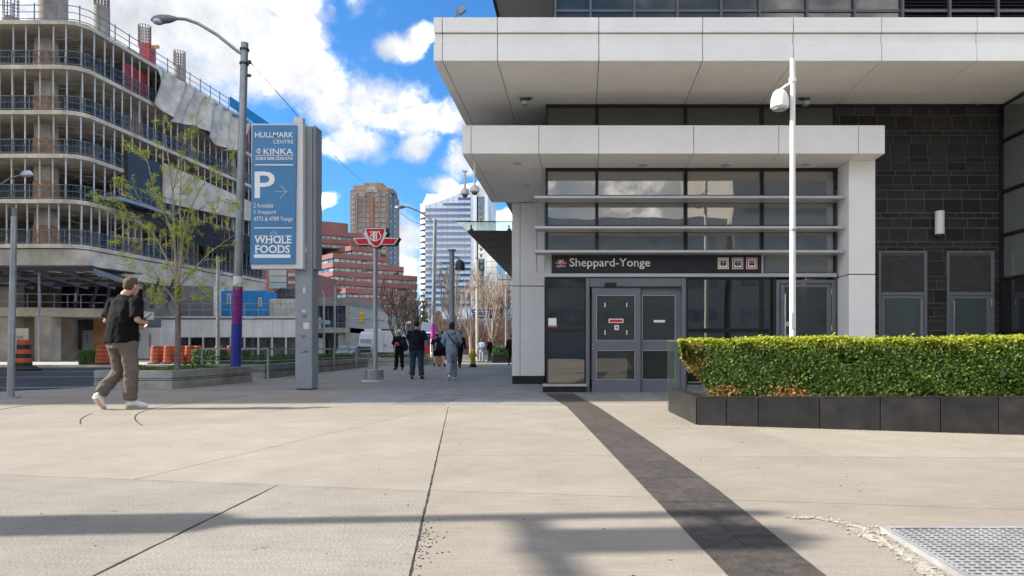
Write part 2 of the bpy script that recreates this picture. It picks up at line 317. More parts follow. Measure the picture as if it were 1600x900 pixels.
M = dict(
 slab=pm('paving_concrete', (.318, .280, .232), .85, var=.06, scale=2.2, bump=.2, bscale=110, ov=.06, speck=9, spec=.2, detail=10, fine=.16),
 slab2=pm('cool_paving_concrete', (.298, .273, .232), .85, var=.07, scale=2.2, bump=.35, bscale=70, ov=.05, speck=7, spec=.2, detail=10, fine=.17),
 joint=pm('joint_filler', (.035, .03, .028), .95, var=.3, scale=9),
 strip=pm('dark_paver', (.080, .069, .062), .8, var=.22, scale=14, bump=.3, bscale=60, ov=.12, speck=14, spec=.25),
 apron=pm('grey_paver', (.26, .25, .24), .75, var=.16, scale=3, bump=.2, bscale=50, ov=.10, spec=.3),
 asphalt=pm('asphalt', (.055, .054, .054), .85, var=.25, scale=.8, bump=.4, bscale=30, spec=.25),
 kerb=pm('kerb_concrete', (.40, .38, .34), .85, var=.15, scale=2, bump=.2),
 land=pm('land', (.16, .15, .13), .95, var=.3, scale=.1),
 line=pm('road_paint', (.72, .72, .70), .7, var=.25, scale=6),
 white=pm('white_panel', (.88, .87, .85), .42, fine=.025, var=.035, scale=.9, spec=.35, ov=.012),
 stone=pm('black_stone_tile', (.036, .034, .033), .42, var=.15, scale=3.2, bump=.04, bscale=90, ov=.35, spec=.22),
 grout=pm('grout', (.17, .16, .15), .9, var=.15, scale=8),
 gran=pm('black_granite', (.026, .025, .025), .42, fine=.3, var=.28, scale=5, bump=.03, bscale=120, ov=.15, spec=.5),
 alu=pm('grey_aluminium', (.165, .17, .20), .42, metal=.15, var=.05, scale=2),
 alulight=pm('pale_aluminium', (.52, .53, .55), .38, metal=.35, var=.05, scale=2),
 black=pm('black_frame', (.010, .010, .012), .45, var=.1, scale=4),
 dark=pm('dark_metal', (.045, .045, .048), .5, metal=.2, var=.15, scale=4),
 louvre=pm('louvre_metal', (.11, .11, .12), .45, metal=.3, var=.1, scale=4),
 teal=glass('frosted_door_glass', (.075, .095, .095), .03, rough=.12),
 spandrel=glass('spandrel_glass', (.155, .165, .16), .18, rough=.0, wave=.12),
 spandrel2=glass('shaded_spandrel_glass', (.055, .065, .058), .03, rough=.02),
 clear=glass('clear_glass', (.13, .14, .13), .05, .72, tcol=(.62, .68, .66)),
 dim=glass('dark_window_glass', (.035, .038, .035), .15, .5, tcol=(.45, .5, .48), wave=.1),
 green=glass('green_glass', (.25, .42, .37), .10, .62, tcol=(.62, .85, .78)),
 signblack=pm('sign_black', (.010, .011, .016), .35, var=.05),
 letter=pm('sign_letter_white', (.82, .82, .82), .5, var=.02),
 blue=pm('sign_blue', (.055, .21, .42), .45, var=.05, scale=1.5),
 pale=pm('pale_sign_metal', (.66, .66, .66), .4, var=.05, scale=1.2, metal=.1),
 postgrey=pm('post_grey_paint', (.30, .33, .37), .45, fine=.08, var=.07, scale=1.5, metal=.1),
 galv=pm('galvanised_steel', (.36, .38, .40), .42, fine=.12, metal=.45, var=.14, scale=3),
 chrome=pm('brushed_steel', (.55, .56, .57), .28, metal=.85, var=.1, scale=3),
 whitepole=pm('white_pole_paint', (.78, .78, .76), .4, var=.03),
 purple=pm('purple_wrap', (.26, .02, .25), .5, var=.25, scale=6, bump=.5, bscale=8, stretch=(1, 1, 4)),
 cobalt=pm('cobalt_wrap', (.028, .035, .33), .45, var=.12, scale=3),
 magenta=pm('magenta_wrap', (.5, .03, .40), .5, var=.12, scale=5),
 conc=pm('raw_concrete', (.68, .61, .51), .9, fine=.15, var=.2, scale=.7, bump=.2, bscale=8, detail=8),
 concd=pm('grey_concrete', (.27, .255, .235), .9, var=.2, scale=.6, bump=.1, bscale=8),
 planter=pm('planter_concrete', (.40, .39, .35), .85, fine=.15, var=.2, scale=1.6, bump=.25, bscale=30),
 studs=pm('steel_stud', (.72, .71, .69), .45, metal=.2, var=.12, scale=5),
 wrap=pm('orange_formwork', (.58, .31, .14), .8, var=.2, scale=1.4),
 rail=pm('blue_grey_rail', (.14, .18, .23), .5, var=.2, scale=3),
 netb=net('blue_safety_mesh', (.05, .08, .12), .22, 3),
 netg=net('dark_debris_net', (.004, .005, .004), .97, 1.2),
 tarp=pm('dirty_white_tarp', (.60, .56, .50), .7, var=.2, scale=1.1, bump=.4, bscale=3),
 red=pm('red_paint', (.38, .025, .025), .5, var=.2, scale=2),
 ttcred=pm('sign_red', (.68, .012, .015), .35, var=.04),
 bluebox=pm('blue_container_paint', (.01, .22, .50), .5, var=.12, scale=1),
 cream=pm('cream_trailer_paint', (.52, .50, .42), .6, var=.12, scale=1),
 hoard=pm('white_hoarding', (.62, .62, .62), .7, var=.12, scale=.6, ov=.06, stretch=(1, 1, .3)),
 orange=pm('orange_barrel_plastic', (.55, .10, .025), .55, var=.15, scale=4, ov=.1),
 rubber=pm('black_rubber', (.02, .02, .02), .8, var=.2),
 bark=pm('grey_bark', (.27, .22, .185), .9, var=.3, scale=9, bump=.7, bscale=28, stretch=(1, 1, .4)),
 barkdark=pm('dark_bark', (.07, .055, .05), .9, var=.3, scale=3),
 barkpale=pm('pale_bark', (.42, .35, .28), .9, var=.2, scale=3),
 twigred=pm('reddish_twig', (.30, .14, .10), .9, var=.3, scale=3),
 brick=pm('red_brick', (.235, .098, .090), .85, var=.12, scale=.1),
 brown=pm('tan_brick', (.34, .235, .175), .85, var=.12, scale=.08),
 win=glass('office_window_glass', (.06, .075, .085), .08, rough=.05),
 winp=pm('blind_behind_glass', (.34, .36, .36), .3, var=.35, scale=.6),
 towerw=pm('white_cladding', (.80, .82, .86), .4, var=.04, scale=.05),
 towerb=pm('pale_blue_cladding', (.68, .74, .82), .35, var=.05, scale=.1),
 towerg=glass('blue_tower_glass', (.04, .10, .25), .02, rough=.05),
 tealg=glass('teal_tower_glass', (.03, .08, .10), .2, rough=.05),
 skin=pm('skin', (.52, .29, .20), .55, var=.08, scale=6),
 skind=pm('tan_skin', (.36, .19, .13), .55, var=.08, scale=6),
 hairb=pm('dark_hair', (.012, .009, .008), .7, var=.3, scale=30),
 hairbr=pm('cropped_brown_hair', (.10, .055, .035), .8, var=.3, scale=50),
 tee=pm('black_cotton', (.007, .007, .008), .85, var=.25, scale=4, bump=.3, bscale=9),
 navy=pm('navy_cotton', (.014, .018, .035), .9, var=.2, scale=4, bump=.3, bscale=9),
 chino=pm('taupe_trouser_cloth', (.145, .125, .112), .9, var=.14, scale=4, bump=.6, bscale=8),
 jeans=pm('blue_denim', (.035, .075, .13), .9, var=.2, scale=4, bump=.3, bscale=9),
 blackc=pm('black_wool', (.012, .012, .014), .9, var=.2, scale=4, bump=.3, bscale=9),
 hoodie=pm('pale_blue_hoodie_cloth', (.26, .34, .44), .9, var=.12, scale=4, bump=.4, bscale=9),
 sweat=pm('grey_sweatpant_cloth', (.30, .35, .41), .9, var=.12, scale=4, bump=.4, bscale=9),
 shoew=pm('white_shoe_leather', (.78, .78, .78), .5, var=.04),
 sole=pm('tan_shoe_sole', (.62, .47, .30), .7, var=.1),
 shoeb=pm('black_shoe', (.02, .02, .02), .5, var=.1),
 yellow=pm('yellow_paint', (.55, .42, .03), .5, var=.15, scale=4),
 signalred=pm('signal_lens', (.08, .05, .02), .3, var=.1),
 streetblue=pm('street_sign_blue', (.012, .03, .30), .4, var=.1),
 van=pm('white_van_paint', (.56, .60, .64), .35, var=.05, scale=1),
 soil=pm('planter_soil', (.05, .035, .025), .95, var=.4, scale=12),
 pebble=pm('white_crumbled_mortar', (.42, .385, .32), .95, var=.3, scale=22, bump=.6, bscale=40),
 grate=pm('steel_grate', (.36, .36, .36), .5, metal=.15, var=.15, scale=6),
 beige=pm('interior_wall', (.48, .46, .41), .6, var=.1, scale=.8),
 lampw=emit('interior_lamp_glow', (1, .93, .7), 2.5),
)
def leafmat(name, attr='tint', rough=.55, trans=.3):
    m = bpy.data.materials.new(name); m.use_nodes = True; nt = m.node_tree; N = nt.nodes; L = nt.links
    b = N['Principled BSDF']; b.inputs['Roughness'].default_value = rough; b.inputs['Specular IOR Level'].default_value = .35
    a = N.new('ShaderNodeAttribute'); a.attribute_name = attr; L.new(a.outputs['Color'], b.inputs['Base Color'])
    t = N.new('ShaderNodeBsdfTranslucent'); L.new(a.outputs['Color'], t.inputs[0])
    mx = N.new('ShaderNodeMixShader'); mx.inputs[0].default_value = trans
    L.new(b.outputs[0], mx.inputs[1]); L.new(t.outputs[0], mx.inputs[2]); L.new(mx.outputs[0], N['Material Output'].inputs[0])
    return m
M['leaf'] = leafmat('leaf')
for _n in ('tee', 'navy', 'chino', 'jeans', 'blackc', 'hoodie', 'sweat'): M[_n].node_tree.nodes['Principled BSDF'].inputs['Specular IOR Level'].default_value = .12
M['branch'] = pm('pale_branch_bark', (.42, .35, .27), .9, var=.2, scale=9)
def leaves(name, pts, nrm, size, cols, parent, m=None, aspect=.6, kind=None):
    """many small rhombic leaves: pts (n,3), nrm (n,3) facing, size (n,), cols (n,3)"""
    n = len(pts); off = np.array(top_of(parent).location if parent else (0, 0, 0))
    pts = np.asarray(pts) - off; nrm = np.asarray(nrm, float)
    nrm /= np.linalg.norm(nrm, axis=1, keepdims=True) + 1e-9
    rnd = NR.normal(size=(n, 3)); a = np.cross(nrm, rnd); a /= np.linalg.norm(a, axis=1, keepdims=True) + 1e-9
    b = np.cross(nrm, a); s = np.asarray(size)[:, None] * .5
    v = np.empty((n, 4, 3)); v[:, 0] = pts - a * s; v[:, 1] = pts + b * s * aspect; v[:, 2] = pts + a * s; v[:, 3] = pts - b * s * aspect
    me = bpy.data.meshes.new(name); me.vertices.add(4 * n); me.loops.add(4 * n); me.polygons.add(n)
    me.vertices.foreach_set('co', v.reshape(-1)); me.loops.foreach_set('vertex_index', np.arange(4 * n, dtype=np.int32))
    me.polygons.foreach_set('loop_start', np.arange(0, 4 * n, 4, dtype=np.int32)); me.update(calc_edges=True)
    at_ = me.attributes.new('tint', 'FLOAT_COLOR', 'POINT'); c = np.ones((n, 4, 4)); c[:, :, :3] = np.asarray(cols)[:, None, :]
    at_.data.foreach_set('color', c.reshape(-1))
    o = place(name, me, m or M['leaf'], parent)
    if kind: o['kind'] = kind
    return o
def text(s, x0, x1, yb, yt, D, m, parent, name='lettering', bold=0., proud=.004, keep=False):
    """flat lettering fitted to a rectangle of the picture plane at distance D, standing on a board"""
    cu = bpy.data.curves.new(name, 'FONT'); cu.body = s; cu.size = 1; cu.extrude = 0.0; cu.offset = bold; cu.resolution_u = 3
    tmp = bpy.data.objects.new(name, cu); col.objects.link(tmp)
    dg = bpy.context.evaluated_depsgraph_get(); dg.update()
    me = bpy.data.meshes.new_from_object(tmp.evaluated_get(dg)); bpy.data.objects.remove(tmp); bpy.data.curves.remove(cu)
    vs = [v.co.copy() for v in me.vertices]
    ax0, ax1 = min(v.x for v in vs), max(v.x for v in vs); ay0, ay1 = min(v.y for v in vs), max(v.y for v in vs)
    X0, X1 = px(x0, D), px(x1, D); Z0, Z1 = pz(yb, D), pz(yt, D)
    off = top_of(parent).location
    for v in me.vertices:
        c = v.co
        v.co = (X0 + (c.x - ax0) / (ax1 - ax0) * (X1 - X0) - off[0], D - proud - off[1], Z0 + (c.y - ay0) / (ay1 - ay0) * (Z1 - Z0) - off[2])
    me.update()
    return place(name, me, m, parent)
# ================================================================ GROUND
MB().quad((-2500, -300, -.16), (2500, -300, -.16), (2500, 4000, -.16), (-2500, 4000, -.16)).build('ground', M['land'])['kind'] = 'structure'
# road: one asphalt sheet left of and behind the plaza
rd = MB(); rd.v = [(-140, -60, -.12), (60, -60, -.12), (60, 700, -.12), (-140, 700, -.12)]; rd.f = [(0, 1, 2, 3)]
road = tag(rd.build('road', M['asphalt']), kind='structure')
def strip_line(x0, y0, x1, y1, w=.14, z=-.116, m='line'):
    a = Vector((x0, y0, z)); b = Vector((x1, y1, z)); d = (b - a).normalized(); e = Vector((-d.y, d.x, 0)) * w / 2
    return MB().quad(a - e, b - e, b + e, a + e).build('lane_marking', M[m], road)
strip_line(-16.6, 17.2, -10.9, 18.6); strip_line(-40, 20.5, -15.2, 25.5); strip_line(-45, 28.3, -20, 31.0); strip_line(-19, 36, -21, 70); strip_line(-15.2, 40, -17.5, 110, .12)
# far pavement across the road
fp = thing('far_pavement', None, None); fp['kind'] = 'structure'
fpts = [(-90, 36.6), (-19.5, 38.4), (-18.6, 39.6), (-21.5, 75), (-27, 150), (-90, 150)]
MB().prism(fpts, -.2, .0).build('pavement_slab', M['kerb'], fp)
cp = list(zip(fpts, fpts[1:]))[:4]
for (a, b) in cp:
    MB().bar((a[0], a[1], -.06), (b[0], b[1], -.06), .18, .15).build('kerb', M['conc'], fp)
# ---- plaza: slabs cut by real joints
plaza = thing('plaza_pavement', None, None); plaza['kind'] = 'structure'
outline = [(-12.9, -5), (14, -5), (14, 62), (-13.4, 62), (-11.6, 36), (-10.9, 16.2), (-12.2, 12.6)]
MB().prism([(-12.95, -5.05), (14.05, -5.05), (14.05, 62.05), (-13.45, 62.05), (-11.66, 36), (-10.97, 16.2), (-12.27, 12.6)][::1], -.3, -.012).build('joint_bed', M['joint'], plaza)
def split(poly, p, d):
    nx, ny = -d[1], d[0]; A, B = [], []
    k = len(poly)
    for i in range(k):
        a, b = poly[i], poly[(i + 1) % k]
        sa = (a[0] - p[0]) * nx + (a[1] - p[1]) * ny; sb = (b[0] - p[0]) * nx + (b[1] - p[1]) * ny
        if sa >= 0: A.append(a)
        if sa <= 0: B.append(a)
        if sa * sb < 0:
            t = sa / (sa - sb); q = (a[0] + (b[0] - a[0]) * t, a[1] + (b[1] - a[1]) * t); A.append(q); B.append(q)
    return [q for q in (A, B) if len(q) > 2 and area(q) > .02]
def area(p): return abs(sum(p[i][0] * p[(i + 1) % len(p)][1] - p[(i + 1) % len(p)][0] * p[i][1] for i in range(len(p))) / 2)
def cen(p): return (sum(q[0] for q in p) / len(p), sum(q[1] for q in p) / len(p))
def cut(polys, p, q, cond=lambda c: True):
    d = (q[0] - p[0], q[1] - p[1]); out = []
    for po in polys: out += split(po, p, d) if cond(cen(po)) else [po]
    return out
def inset(poly, g):
    k = len(poly); s = sum(poly[i][0] * poly[(i + 1) % k][1] - poly[(i + 1) % k][0] * poly[i][1] for i in range(k))
    if s < 0: poly = poly[::-1]
    poly = [p for i, p in enumerate(poly) if math.dist(p, poly[i - 1]) > 1e-4]; k = len(poly); L = []
    for i in range(k):
        a, b = poly[i], poly[(i + 1) % k]; l = math.dist(a, b); n = (-(b[1] - a[1]) / l, (b[0] - a[0]) / l)
        L.append(((a[0] + n[0] * g, a[1] + n[1] * g), ((b[0] - a[0]) / l, (b[1] - a[1]) / l)))
    out = []
    for i in range(k):
        (p, d), (q, e) = L[i - 1], L[i]; den = d[0] * e[1] - d[1] * e[0]
        if abs(den) < 1e-6: out.append(q); continue
        t = ((q[0] - p[0]) * e[1] - (q[1] - p[1]) * e[0]) / den; out.append((p[0] + d[0] * t, p[1] + d[1] * t))
    return out
convex = [[(-12.9, -5), (14, -5), (14, 12.6), (-12.2, 12.6)], [(-12.2, 12.6), (14, 12.6), (14, 16.2), (-10.9, 16.2)], [(-10.9, 16.2), (14, 16.2), (14, 36), (-11.6, 36)], [(-11.6, 36), (14, 36), (14, 62), (-13.4, 62)]]
P = convex
P = cut(P, (0, 10.55), (1, 10.55), lambda c: c[1] < 12)
near = lambda c: c[1] < 10.5
P = cut(P, (-.643, 2.64), (-.813, 3.64), near)
jx = lambda y: -.643 - .17 * (y - 2.64)
lft = lambda c: near(c) and c[0] < jx(c[1])
rgt = lambda c: near(c) and c[0] > jx(c[1])
P = cut(P, (-4.02, 4.80), (-.9, 4.22), lft)
P = cut(P, (-.9, 4.25), (.375, 4.05), rgt)
P = cut(P, (-1.727, 0), (-1.766, 1), lambda c: lft(c) and c[1] < 4.2)
P = cut(P, (-5.6, 0), (-5.6, 1), lambda c: lft(c) and c[1] < 4.2)
P = cut(P, (-2.93, 4.5), (-2.65, 6.4), lambda c: lft(c) and c[1] > 4.3)
P = cut(P, (-6.3, 7.5), (-3, 8.3), lambda c: lft(c) and c[1] > 4.3 and c[0] < -2.6)
P = cut(P, (2.6, 0), (2.5, 1), rgt)
P = cut(P, (0, 5.63), (1, 5.6), lambda c: rgt(c) and c[1] > 4)
P = cut(P, (0, 7.6), (1, 7.6), lambda c: rgt(c) and c[1] > 5.6)
P = cut(P, (0, 1.1), (1, 1.1), near)
far_ = lambda c: c[1] > 10.5
for x in (-9.2, -6.3, -2.1): P = cut(P, (x, 10), (x * 1.004, 20), far_)
for y in (14.6, 17.3, 19.6, 22.6, 25.8, 29, 33, 40, 48): P = cut(P, (0, y), (1, y), far_)
for po in P:
    q = inset(po, .004)
    x, y = cen(po)
    cool = (y < 4.3 and -1.9 < x < -.6) or (y < 3.6 and x < -1.9) or y > 14
    s = MB().prism(q, -.08, 0).build('slab', M['slab2' if cool else 'slab'], plaza)
def ribbon(pts, w, z, name, m, parent, t=.0):
    b = MB(); V = [Vector((p[0], p[1], z)) for p in pts]
    for i in range(len(V) - 1):
        d = (V[i + 1] - V[i]).normalized(); e = Vector((-d.y, d.x, 0)) * w / 2
        b.quad(V[i] - e, V[i + 1] - e, V[i + 1] + e, V[i] + e)
    return b.build(name, m, parent)
def arc_px(pts, n=10):
    g = [Vector((*gnd(*p), 0)) for p in pts]; out = []
    for i in range(len(g) - 1):
        p0 = g[max(i - 1, 0)]; p1 = g[i]; p2 = g[i + 1]; p3 = g[min(i + 2, len(g) - 1)]
        for k in range(n):
            t = k / n
            out.append(.5 * ((2 * p1) + (p2 - p0) * t + (2 * p0 - 5 * p1 + 4 * p2 - p3) * t * t + (3 * p1 - p0 - 3 * p2 + p3) * t ** 3))
    out.append(g[-1]); return out
ribbon(arc_px([(222, 665), (211, 655), (218, 645), (250, 636), (300, 629), (360, 622), (440, 612)]), .015, .003, 'expansion_joint', M['joint'], plaza)
ribbon(arc_px([(126, 663), (126, 656), (134, 650), (144, 646)]), .012, .003, 'expansion_joint', M['joint'], plaza)
ribbon(arc_px([(0, 640), (40, 634), (90, 630), (124, 627)]), .03, .003, 'expansion_joint', M['joint'], plaza)
ribbon([(-9.5, 17.28), (-.9, 17.28)], .05, .003, 'expansion_joint', M['joint'], plaza)
ribbon([(-9, 22.6), (-1.2, 22.6)], .05, .0065, 'expansion_joint', M['joint'], plaza)
ribbon([(-8.6, 14.75), (-6.4, 14.6)], .03, .003, 'expansion_joint', M['joint'], plaza)
def crack(x, y0, y1, sl, w):                       # a ragged widened joint
    pts = []; y = y0
    while y < y1: pts.append((x(y) + R.uniform(-.002, .002), y)); y += .06
    b = MB()
    for a, c in zip(pts, pts[1:]):
        ww = w * R.uniform(.4, 1.3); b.quad((a[0] - ww, a[1], .0025), (a[0] + ww, a[1], .0025), (c[0] + ww, c[1], .0025), (c[0] - ww, c[1], .0025))
    return b.build('joint_crack', M['joint'], plaza)
crack(jx, 2.2, 7.2, 0, .005)
crack(lambda y: -1.727 - .039 * y, 2.0, 4.3, 0, .005)
for (x0, x1, y0, y1) in ((-13, .6, -40, -5.03), (.62, 14, -40, -5.03), (14.02, 40, -40, 11.5)):  # unseen paving beyond the frame, added to bounce sunlight onto the facade
    MB().box(x0, x1, y0, y1, -.1, -.001).build('slab', M['slab'], plaza)
for _ in range(70):                                   # worn gum spots and small stains
    x_, y_ = R.uniform(-5, 4), R.uniform(2.6, 10.3); r_ = R.uniform(.008, .022); n_ = 9
    MB_ = gum if _ else MB(); gum = MB_; c0 = len(gum.v); gum.v += [(x_ + r_ * R.uniform(.7, 1.2) * math.cos(2 * math.pi * i / n_), y_ + r_ * R.uniform(.7, 1.2) * math.sin(2 * math.pi * i / n_), .0015) for i in range(n_)]; gum.f.append(tuple(range(c0, c0 + n_)))
tag(gum.build('gum_spots', pm('old_gum', (.19, .17, .145), .8, var=.1), plaza), kind='stuff')
# dark paver strip
def lerp_path(T, y):
    for (x0, y0), (x1, y1) in zip(T, T[1:]):
        if y <= y1 or (x1, y1) == T[-1]: return x0 + (x1 - x0) * (y - y0) / (y1 - y0)
LE = [(.66, 1.4), (.55, 2.64), (-.208, 10.4), (-.69, 13.56)]; RE = [(.985, 1.4), (.917, 2.64), (.822, 4.37), (.673, 6.07), (.275, 10.2), (-.15, 13.56)]
strip = thing('paver_strip', None, None); strip['kind'] = 'structure'
y = 1.4
while y < 13.5:
    h = min(.36, 13.56 - y)
    for k in (0, 1):
        def xx(t, yy): a = lerp_path(LE, yy); b = lerp_path(RE, yy); return a + (b - a) * t
        t0, t1 = k * .5, k * .5 + .5; y1 = y + h
        q = inset([(xx(t0, y), y), (xx(t1, y), y), (xx(t1, y1), y1), (xx(t0, y1), y1)], .0022)
        MB().prism(q, -.05, .004 + R.uniform(0, .0015)).build('paver', M['strip'], strip)
    y += h
# grey apron pavers in front of the entrance
apron = thing('entrance_apron', None, None); apron['kind'] = 'structure'
AL = [(-3.3, 10.8), (-3.75, 10.95), (-4.1, 11.4), (-4.35, 12.3), (-4.4, 13.4)]
def apron_piece(poly): MB().prism(inset(poly, .004), -.05, .005).build('apron_paver', M['apron'], apron)
apron_piece([(-2.9, 10.8), (-2.9, 13.4)] [::1] + AL[::-1])
xs = [-2.9, -2.1, -1.3, lambda y: lerp_path(LE, y) - .008]
for i in range(3):
    a = xs[i]; b = xs[i + 1]
    for y0, y1 in ((10.8, 12.1), (12.1, 13.4)):
        fa = a if callable(a) else (lambda y, a=a: a); fb = b if callable(b) else (lambda y, b=b: b)
        apron_piece([(fa(y0), y0), (fb(y0), y0), (fb(y1), y1), (fa(y1), y1)])
ys = [13.4, 15.2, 17.2, 19.4, 22, 25, 28.5, 32.5, 38, 44.5]
for y0, y1 in zip(ys, ys[1:]):
    for x0, x1 in zip([-4.4, -2.9, -1.9], [-2.9, -1.9, -.74 if y0 < 17 else -1.72]):
        if x0 < x1 - .1: apron_piece([(x0, y0), (x1, y0), (x1, y1), (x0, y1)])
for x0, x1 in ((0, .7), (.7, 1.4), (1.4, 2.1), (2.1, 2.8)):
    f = (lambda y: max(lerp_path(RE, y) + .008, -.2)) if x0 == 0 else (lambda y, v=x0: v)
    apron_piece([(f(11.7), 11.7), (x1, 11.7), (x1, 13.92), (f(13.5), 13.92)])
# steel grate with crumbling mortar edge
gr = thing('floor_grate', 'steel drain grate set in the paving at the lower right', 'grate', (1.42, 1.2, 0))
MB().box(1.42, 4.6, 1.2, 3.29, .003, .006).build('pit_shade_sheet', M['black'], gr)  # flat black sheet painted as the shade below the bars; no hole is cut
f = MB(); f.box(1.40, 1.43, 1.2, 3.30, .0, .022); f.box(1.43, 4.6, 3.265, 3.30, .0, .022); f.build('frame', M['grate'], gr)
b = MB(); y = 1.25
while y < 3.26: b.box(1.43, 4.6, y, y + .017, .007, .019); y += .036
x = 1.45
while x < 4.6: b.box(x, x + .005, 1.2, 3.27, .008, .0195); x += .04
tag(b.build('grate_bars', M['grate'], gr), kind='stuff')
mb = MB(); pc = MB()
for (pts, w) in (([(1236, 809), (1290, 811), (1340, 824), (1385, 836)], .03), ([(1330, 826), (1385, 850), (1440, 884), (1475, 915)], .042), ([(1375, 826), (1420, 826), (1470, 829)], .03)):
    g = arc_px(pts, 7)
    for i in range(len(g) - 1):
        d = (g[i + 1] - g[i]).normalized(); e = Vector((-d.y, d.x, 0))
        wa, wb = w * R.uniform(.5, 1.2), w * R.uniform(.5, 1.2)
        mb.quad(g[i] - e * wa + Vector((0, 0, .0035)), g[i] + e * wb * -1 * -1 + Vector((0, 0, .0035)), g[i + 1] + e * wb + Vector((0, 0, .0035)), g[i + 1] - e * wa + Vector((0, 0, .0035)))
    for _ in range(170):
        p = R.choice(g); s = R.uniform(.002, .008)
        pc.ball((p.x + R.gauss(0, w * .8), p.y + R.gauss(0, w * .8), .004), s, s * R.uniform(.6, 1), s * .5, 5, 4)
mb.build('mortar_patch', M['pebble'], plaza); tag(pc.build('mortar_crumbs', M['pebble'], plaza), kind='stuff')
pc = MB(); pd_ = MB()
for _ in range(60):
    s = R.uniform(.002, .006); pd_.ball((R.uniform(-3, 3), R.uniform(2.6, 8), .001), s * 1.5, s, s * .4, 5, 4)
for _ in range(420):
    r = R.random()
    if r < .2: y = R.gauss(3.15, .2); x = jx(y) + abs(R.gauss(.03, .05))
    elif r < .6: x, y = 1.24 + R.uniform(-.25, .05), R.uniform(7.8, 9.6)
    else: x, y = R.uniform(1.2, 4.4), 7.9 - (0) + R.uniform(-.12, .0) - (lambda x: .30 * (x - 1.3))(R.uniform(1.3, 4.4)) * 0
    if r >= .6: y = 7.92 - .304 * (x - 1.3) - abs(R.gauss(0, .05))
    s = R.uniform(.002, .006); (pd_ if r < .2 else pc).ball((x, y, .002 if r < .2 else .004), s, s * .8, s * .4, 5, 4)
tag(pc.build('debris', M['pebble'], plaza), kind='stuff'); tag(pd_.build('pits', M['joint'], plaza), kind='stuff')
# ================================================================ STATION BUILDING (facade plane at D = 14)
D0 = 14.0
SB = thing('station_building', 'white panelled station entrance building with deep canopies and black stone side wall', 'building', (2.2, 14, 0))
X = lambda x, D=D0: px(x, D)
Z = lambda y, D=D0: pz(y, D)
ZS1 = Z(163)            # underside of the upper canopy
ZS2 = Z(263)            # underside of the lower canopy
def board(x0, x1, y0, y1, D, t, name, m, parent, bev=.004): # a panel in px whose face is at distance D and goes t deep
    return MB().box(px(x0, D), px(x1, D), D, D + t, pz(y1, D), pz(y0, D)).build(name, M[m], parent, bevel=bev)
# solid core behind the glazing: floor, interior, side walls
MB().box(-.70, 5.05, 14.05, 20, -.02, .008).build('interior_floor', M['concd'], SB)
MB().box(-.70, 5.05, 19.0, 19.1, 0, 2.66).build('interior_wall', M['beige'], SB)
for k in range(6): MB().box(-.5 + k * .95, .43 + k * .95, 18.97, 19.0, .05, 1.25).build('interior_wall_panel', M['beige'], SB); MB().box(-.5 + k * .95, .43 + k * .95, 18.97, 19.0, 1.27, 2.6).build('interior_wall_panel', M['beige'], SB)
MB().box(-.70, 5.05, 14.08, 19.1, 2.68, 2.74).build('interior_ceiling', M['beige'], SB)
MB().box(-.72, -.66, 14.12, 17.3, 2.7, ZS2).build('side_wall', M['alu'], SB)
MB().box(-.70, -.67, 14.12, 17.2, .2, 2.6).build('side_glass', M['dim'], SB)
MB().box(5.06, 5.12, 14.1, 19.1, 0, ZS1).build('return_wall', M['white'], SB)
MB().box(-.72, 5.1, 17.3, 17.4, 2.74, ZS1).build('upper_back_wall', M['concd'], SB)
MB().box(-1.6, -1.5, 18.0, 60, 0, ZS1 + .1).build('long_side_wall', M['concd'], SB)
MB().box(-1.55, 12, 59.9, 60.1, 0, 11).build('rear_wall', M['concd'], SB)
# glazing rows
cols_ = [(856, 930), (935, 1068), (1074, 1187), (1193, 1302)]
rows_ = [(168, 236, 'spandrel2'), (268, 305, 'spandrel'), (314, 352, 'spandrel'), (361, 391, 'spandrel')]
def window(x0, x1, y0, y1, gm, fr=2.6, D=D0, m='black'):
    f = MB(); a0, a1 = px(x0 - fr, D), px(x1 + fr, D); b0, b1 = pz(y1 + fr, D), pz(y0 - fr, D); t = fr * D / FX
    f.box(a0, a0 + t, D - .03, D + .05, b0, b1); f.box(a1 - t, a1, D - .03, D + .05, b0, b1)
    f.box(a0 + t, a1 - t, D - .028, D + .05, b0, b0 + t); f.box(a0 + t, a1 - t, D - .028, D + .05, b1 - t, b1)
    w_ = f.build('window', M[m], SB)
    MB().box(a0 + t, a1 - t, D, D + .012, b0 + t, b1 - t).build('pane', M[gm], w_)
    return w_
for r, (y0, y1, gm) in enumerate(rows_):
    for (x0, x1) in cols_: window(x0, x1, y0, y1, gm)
window(1194, 1302, 399, 426, 'spandrel')
MB().box(X(853), X(1305), 13.99, 14.1, ZS1 - .055, ZS1 - .002).build('head_frame', M['black'], SB)
MB().box(X(852), X(1305), 13.985, 14.1, ZS2 - .05, ZS2 - .002).build('head_frame', M['black'], SB)
# black backing that closes every gap in the curtain wall
MB().box(X(853), X(1305), 14.055, 14.075, Z(432), ZS1).build('backing', M['black'], SB)
# sunshade fins and brackets
for y in (308, 355.5, 393):
    MB().box(-.90, 5.07, 13.55, 13.96, Z(y, 13.55) - .022, Z(y, 13.55) + .03).build('sunshade_fin', M['alulight'], SB, bevel=.006)
    for bx in (-.88, ):
        z = Z(y, 13.55) - .022
        MB().prism_yz([(13.56, z), (13.96, z), (13.96, z - .34)], bx, bx + .012).build('fin_bracket', M['alulight'], SB)
# trim between sign and doors
MB().box(X(851), X(1305), 13.90, 14.0, Z(433.5), Z(427.5)).build('trim_rail', M['alulight'], SB, bevel=.008)
board(851, 862, 395.5, 427, 13.93, .1, 'corner_trim', 'alulight', SB)
board(1190, 1193, 396, 427, 13.88, .1, 'sign_end_trim', 'alulight', SB)
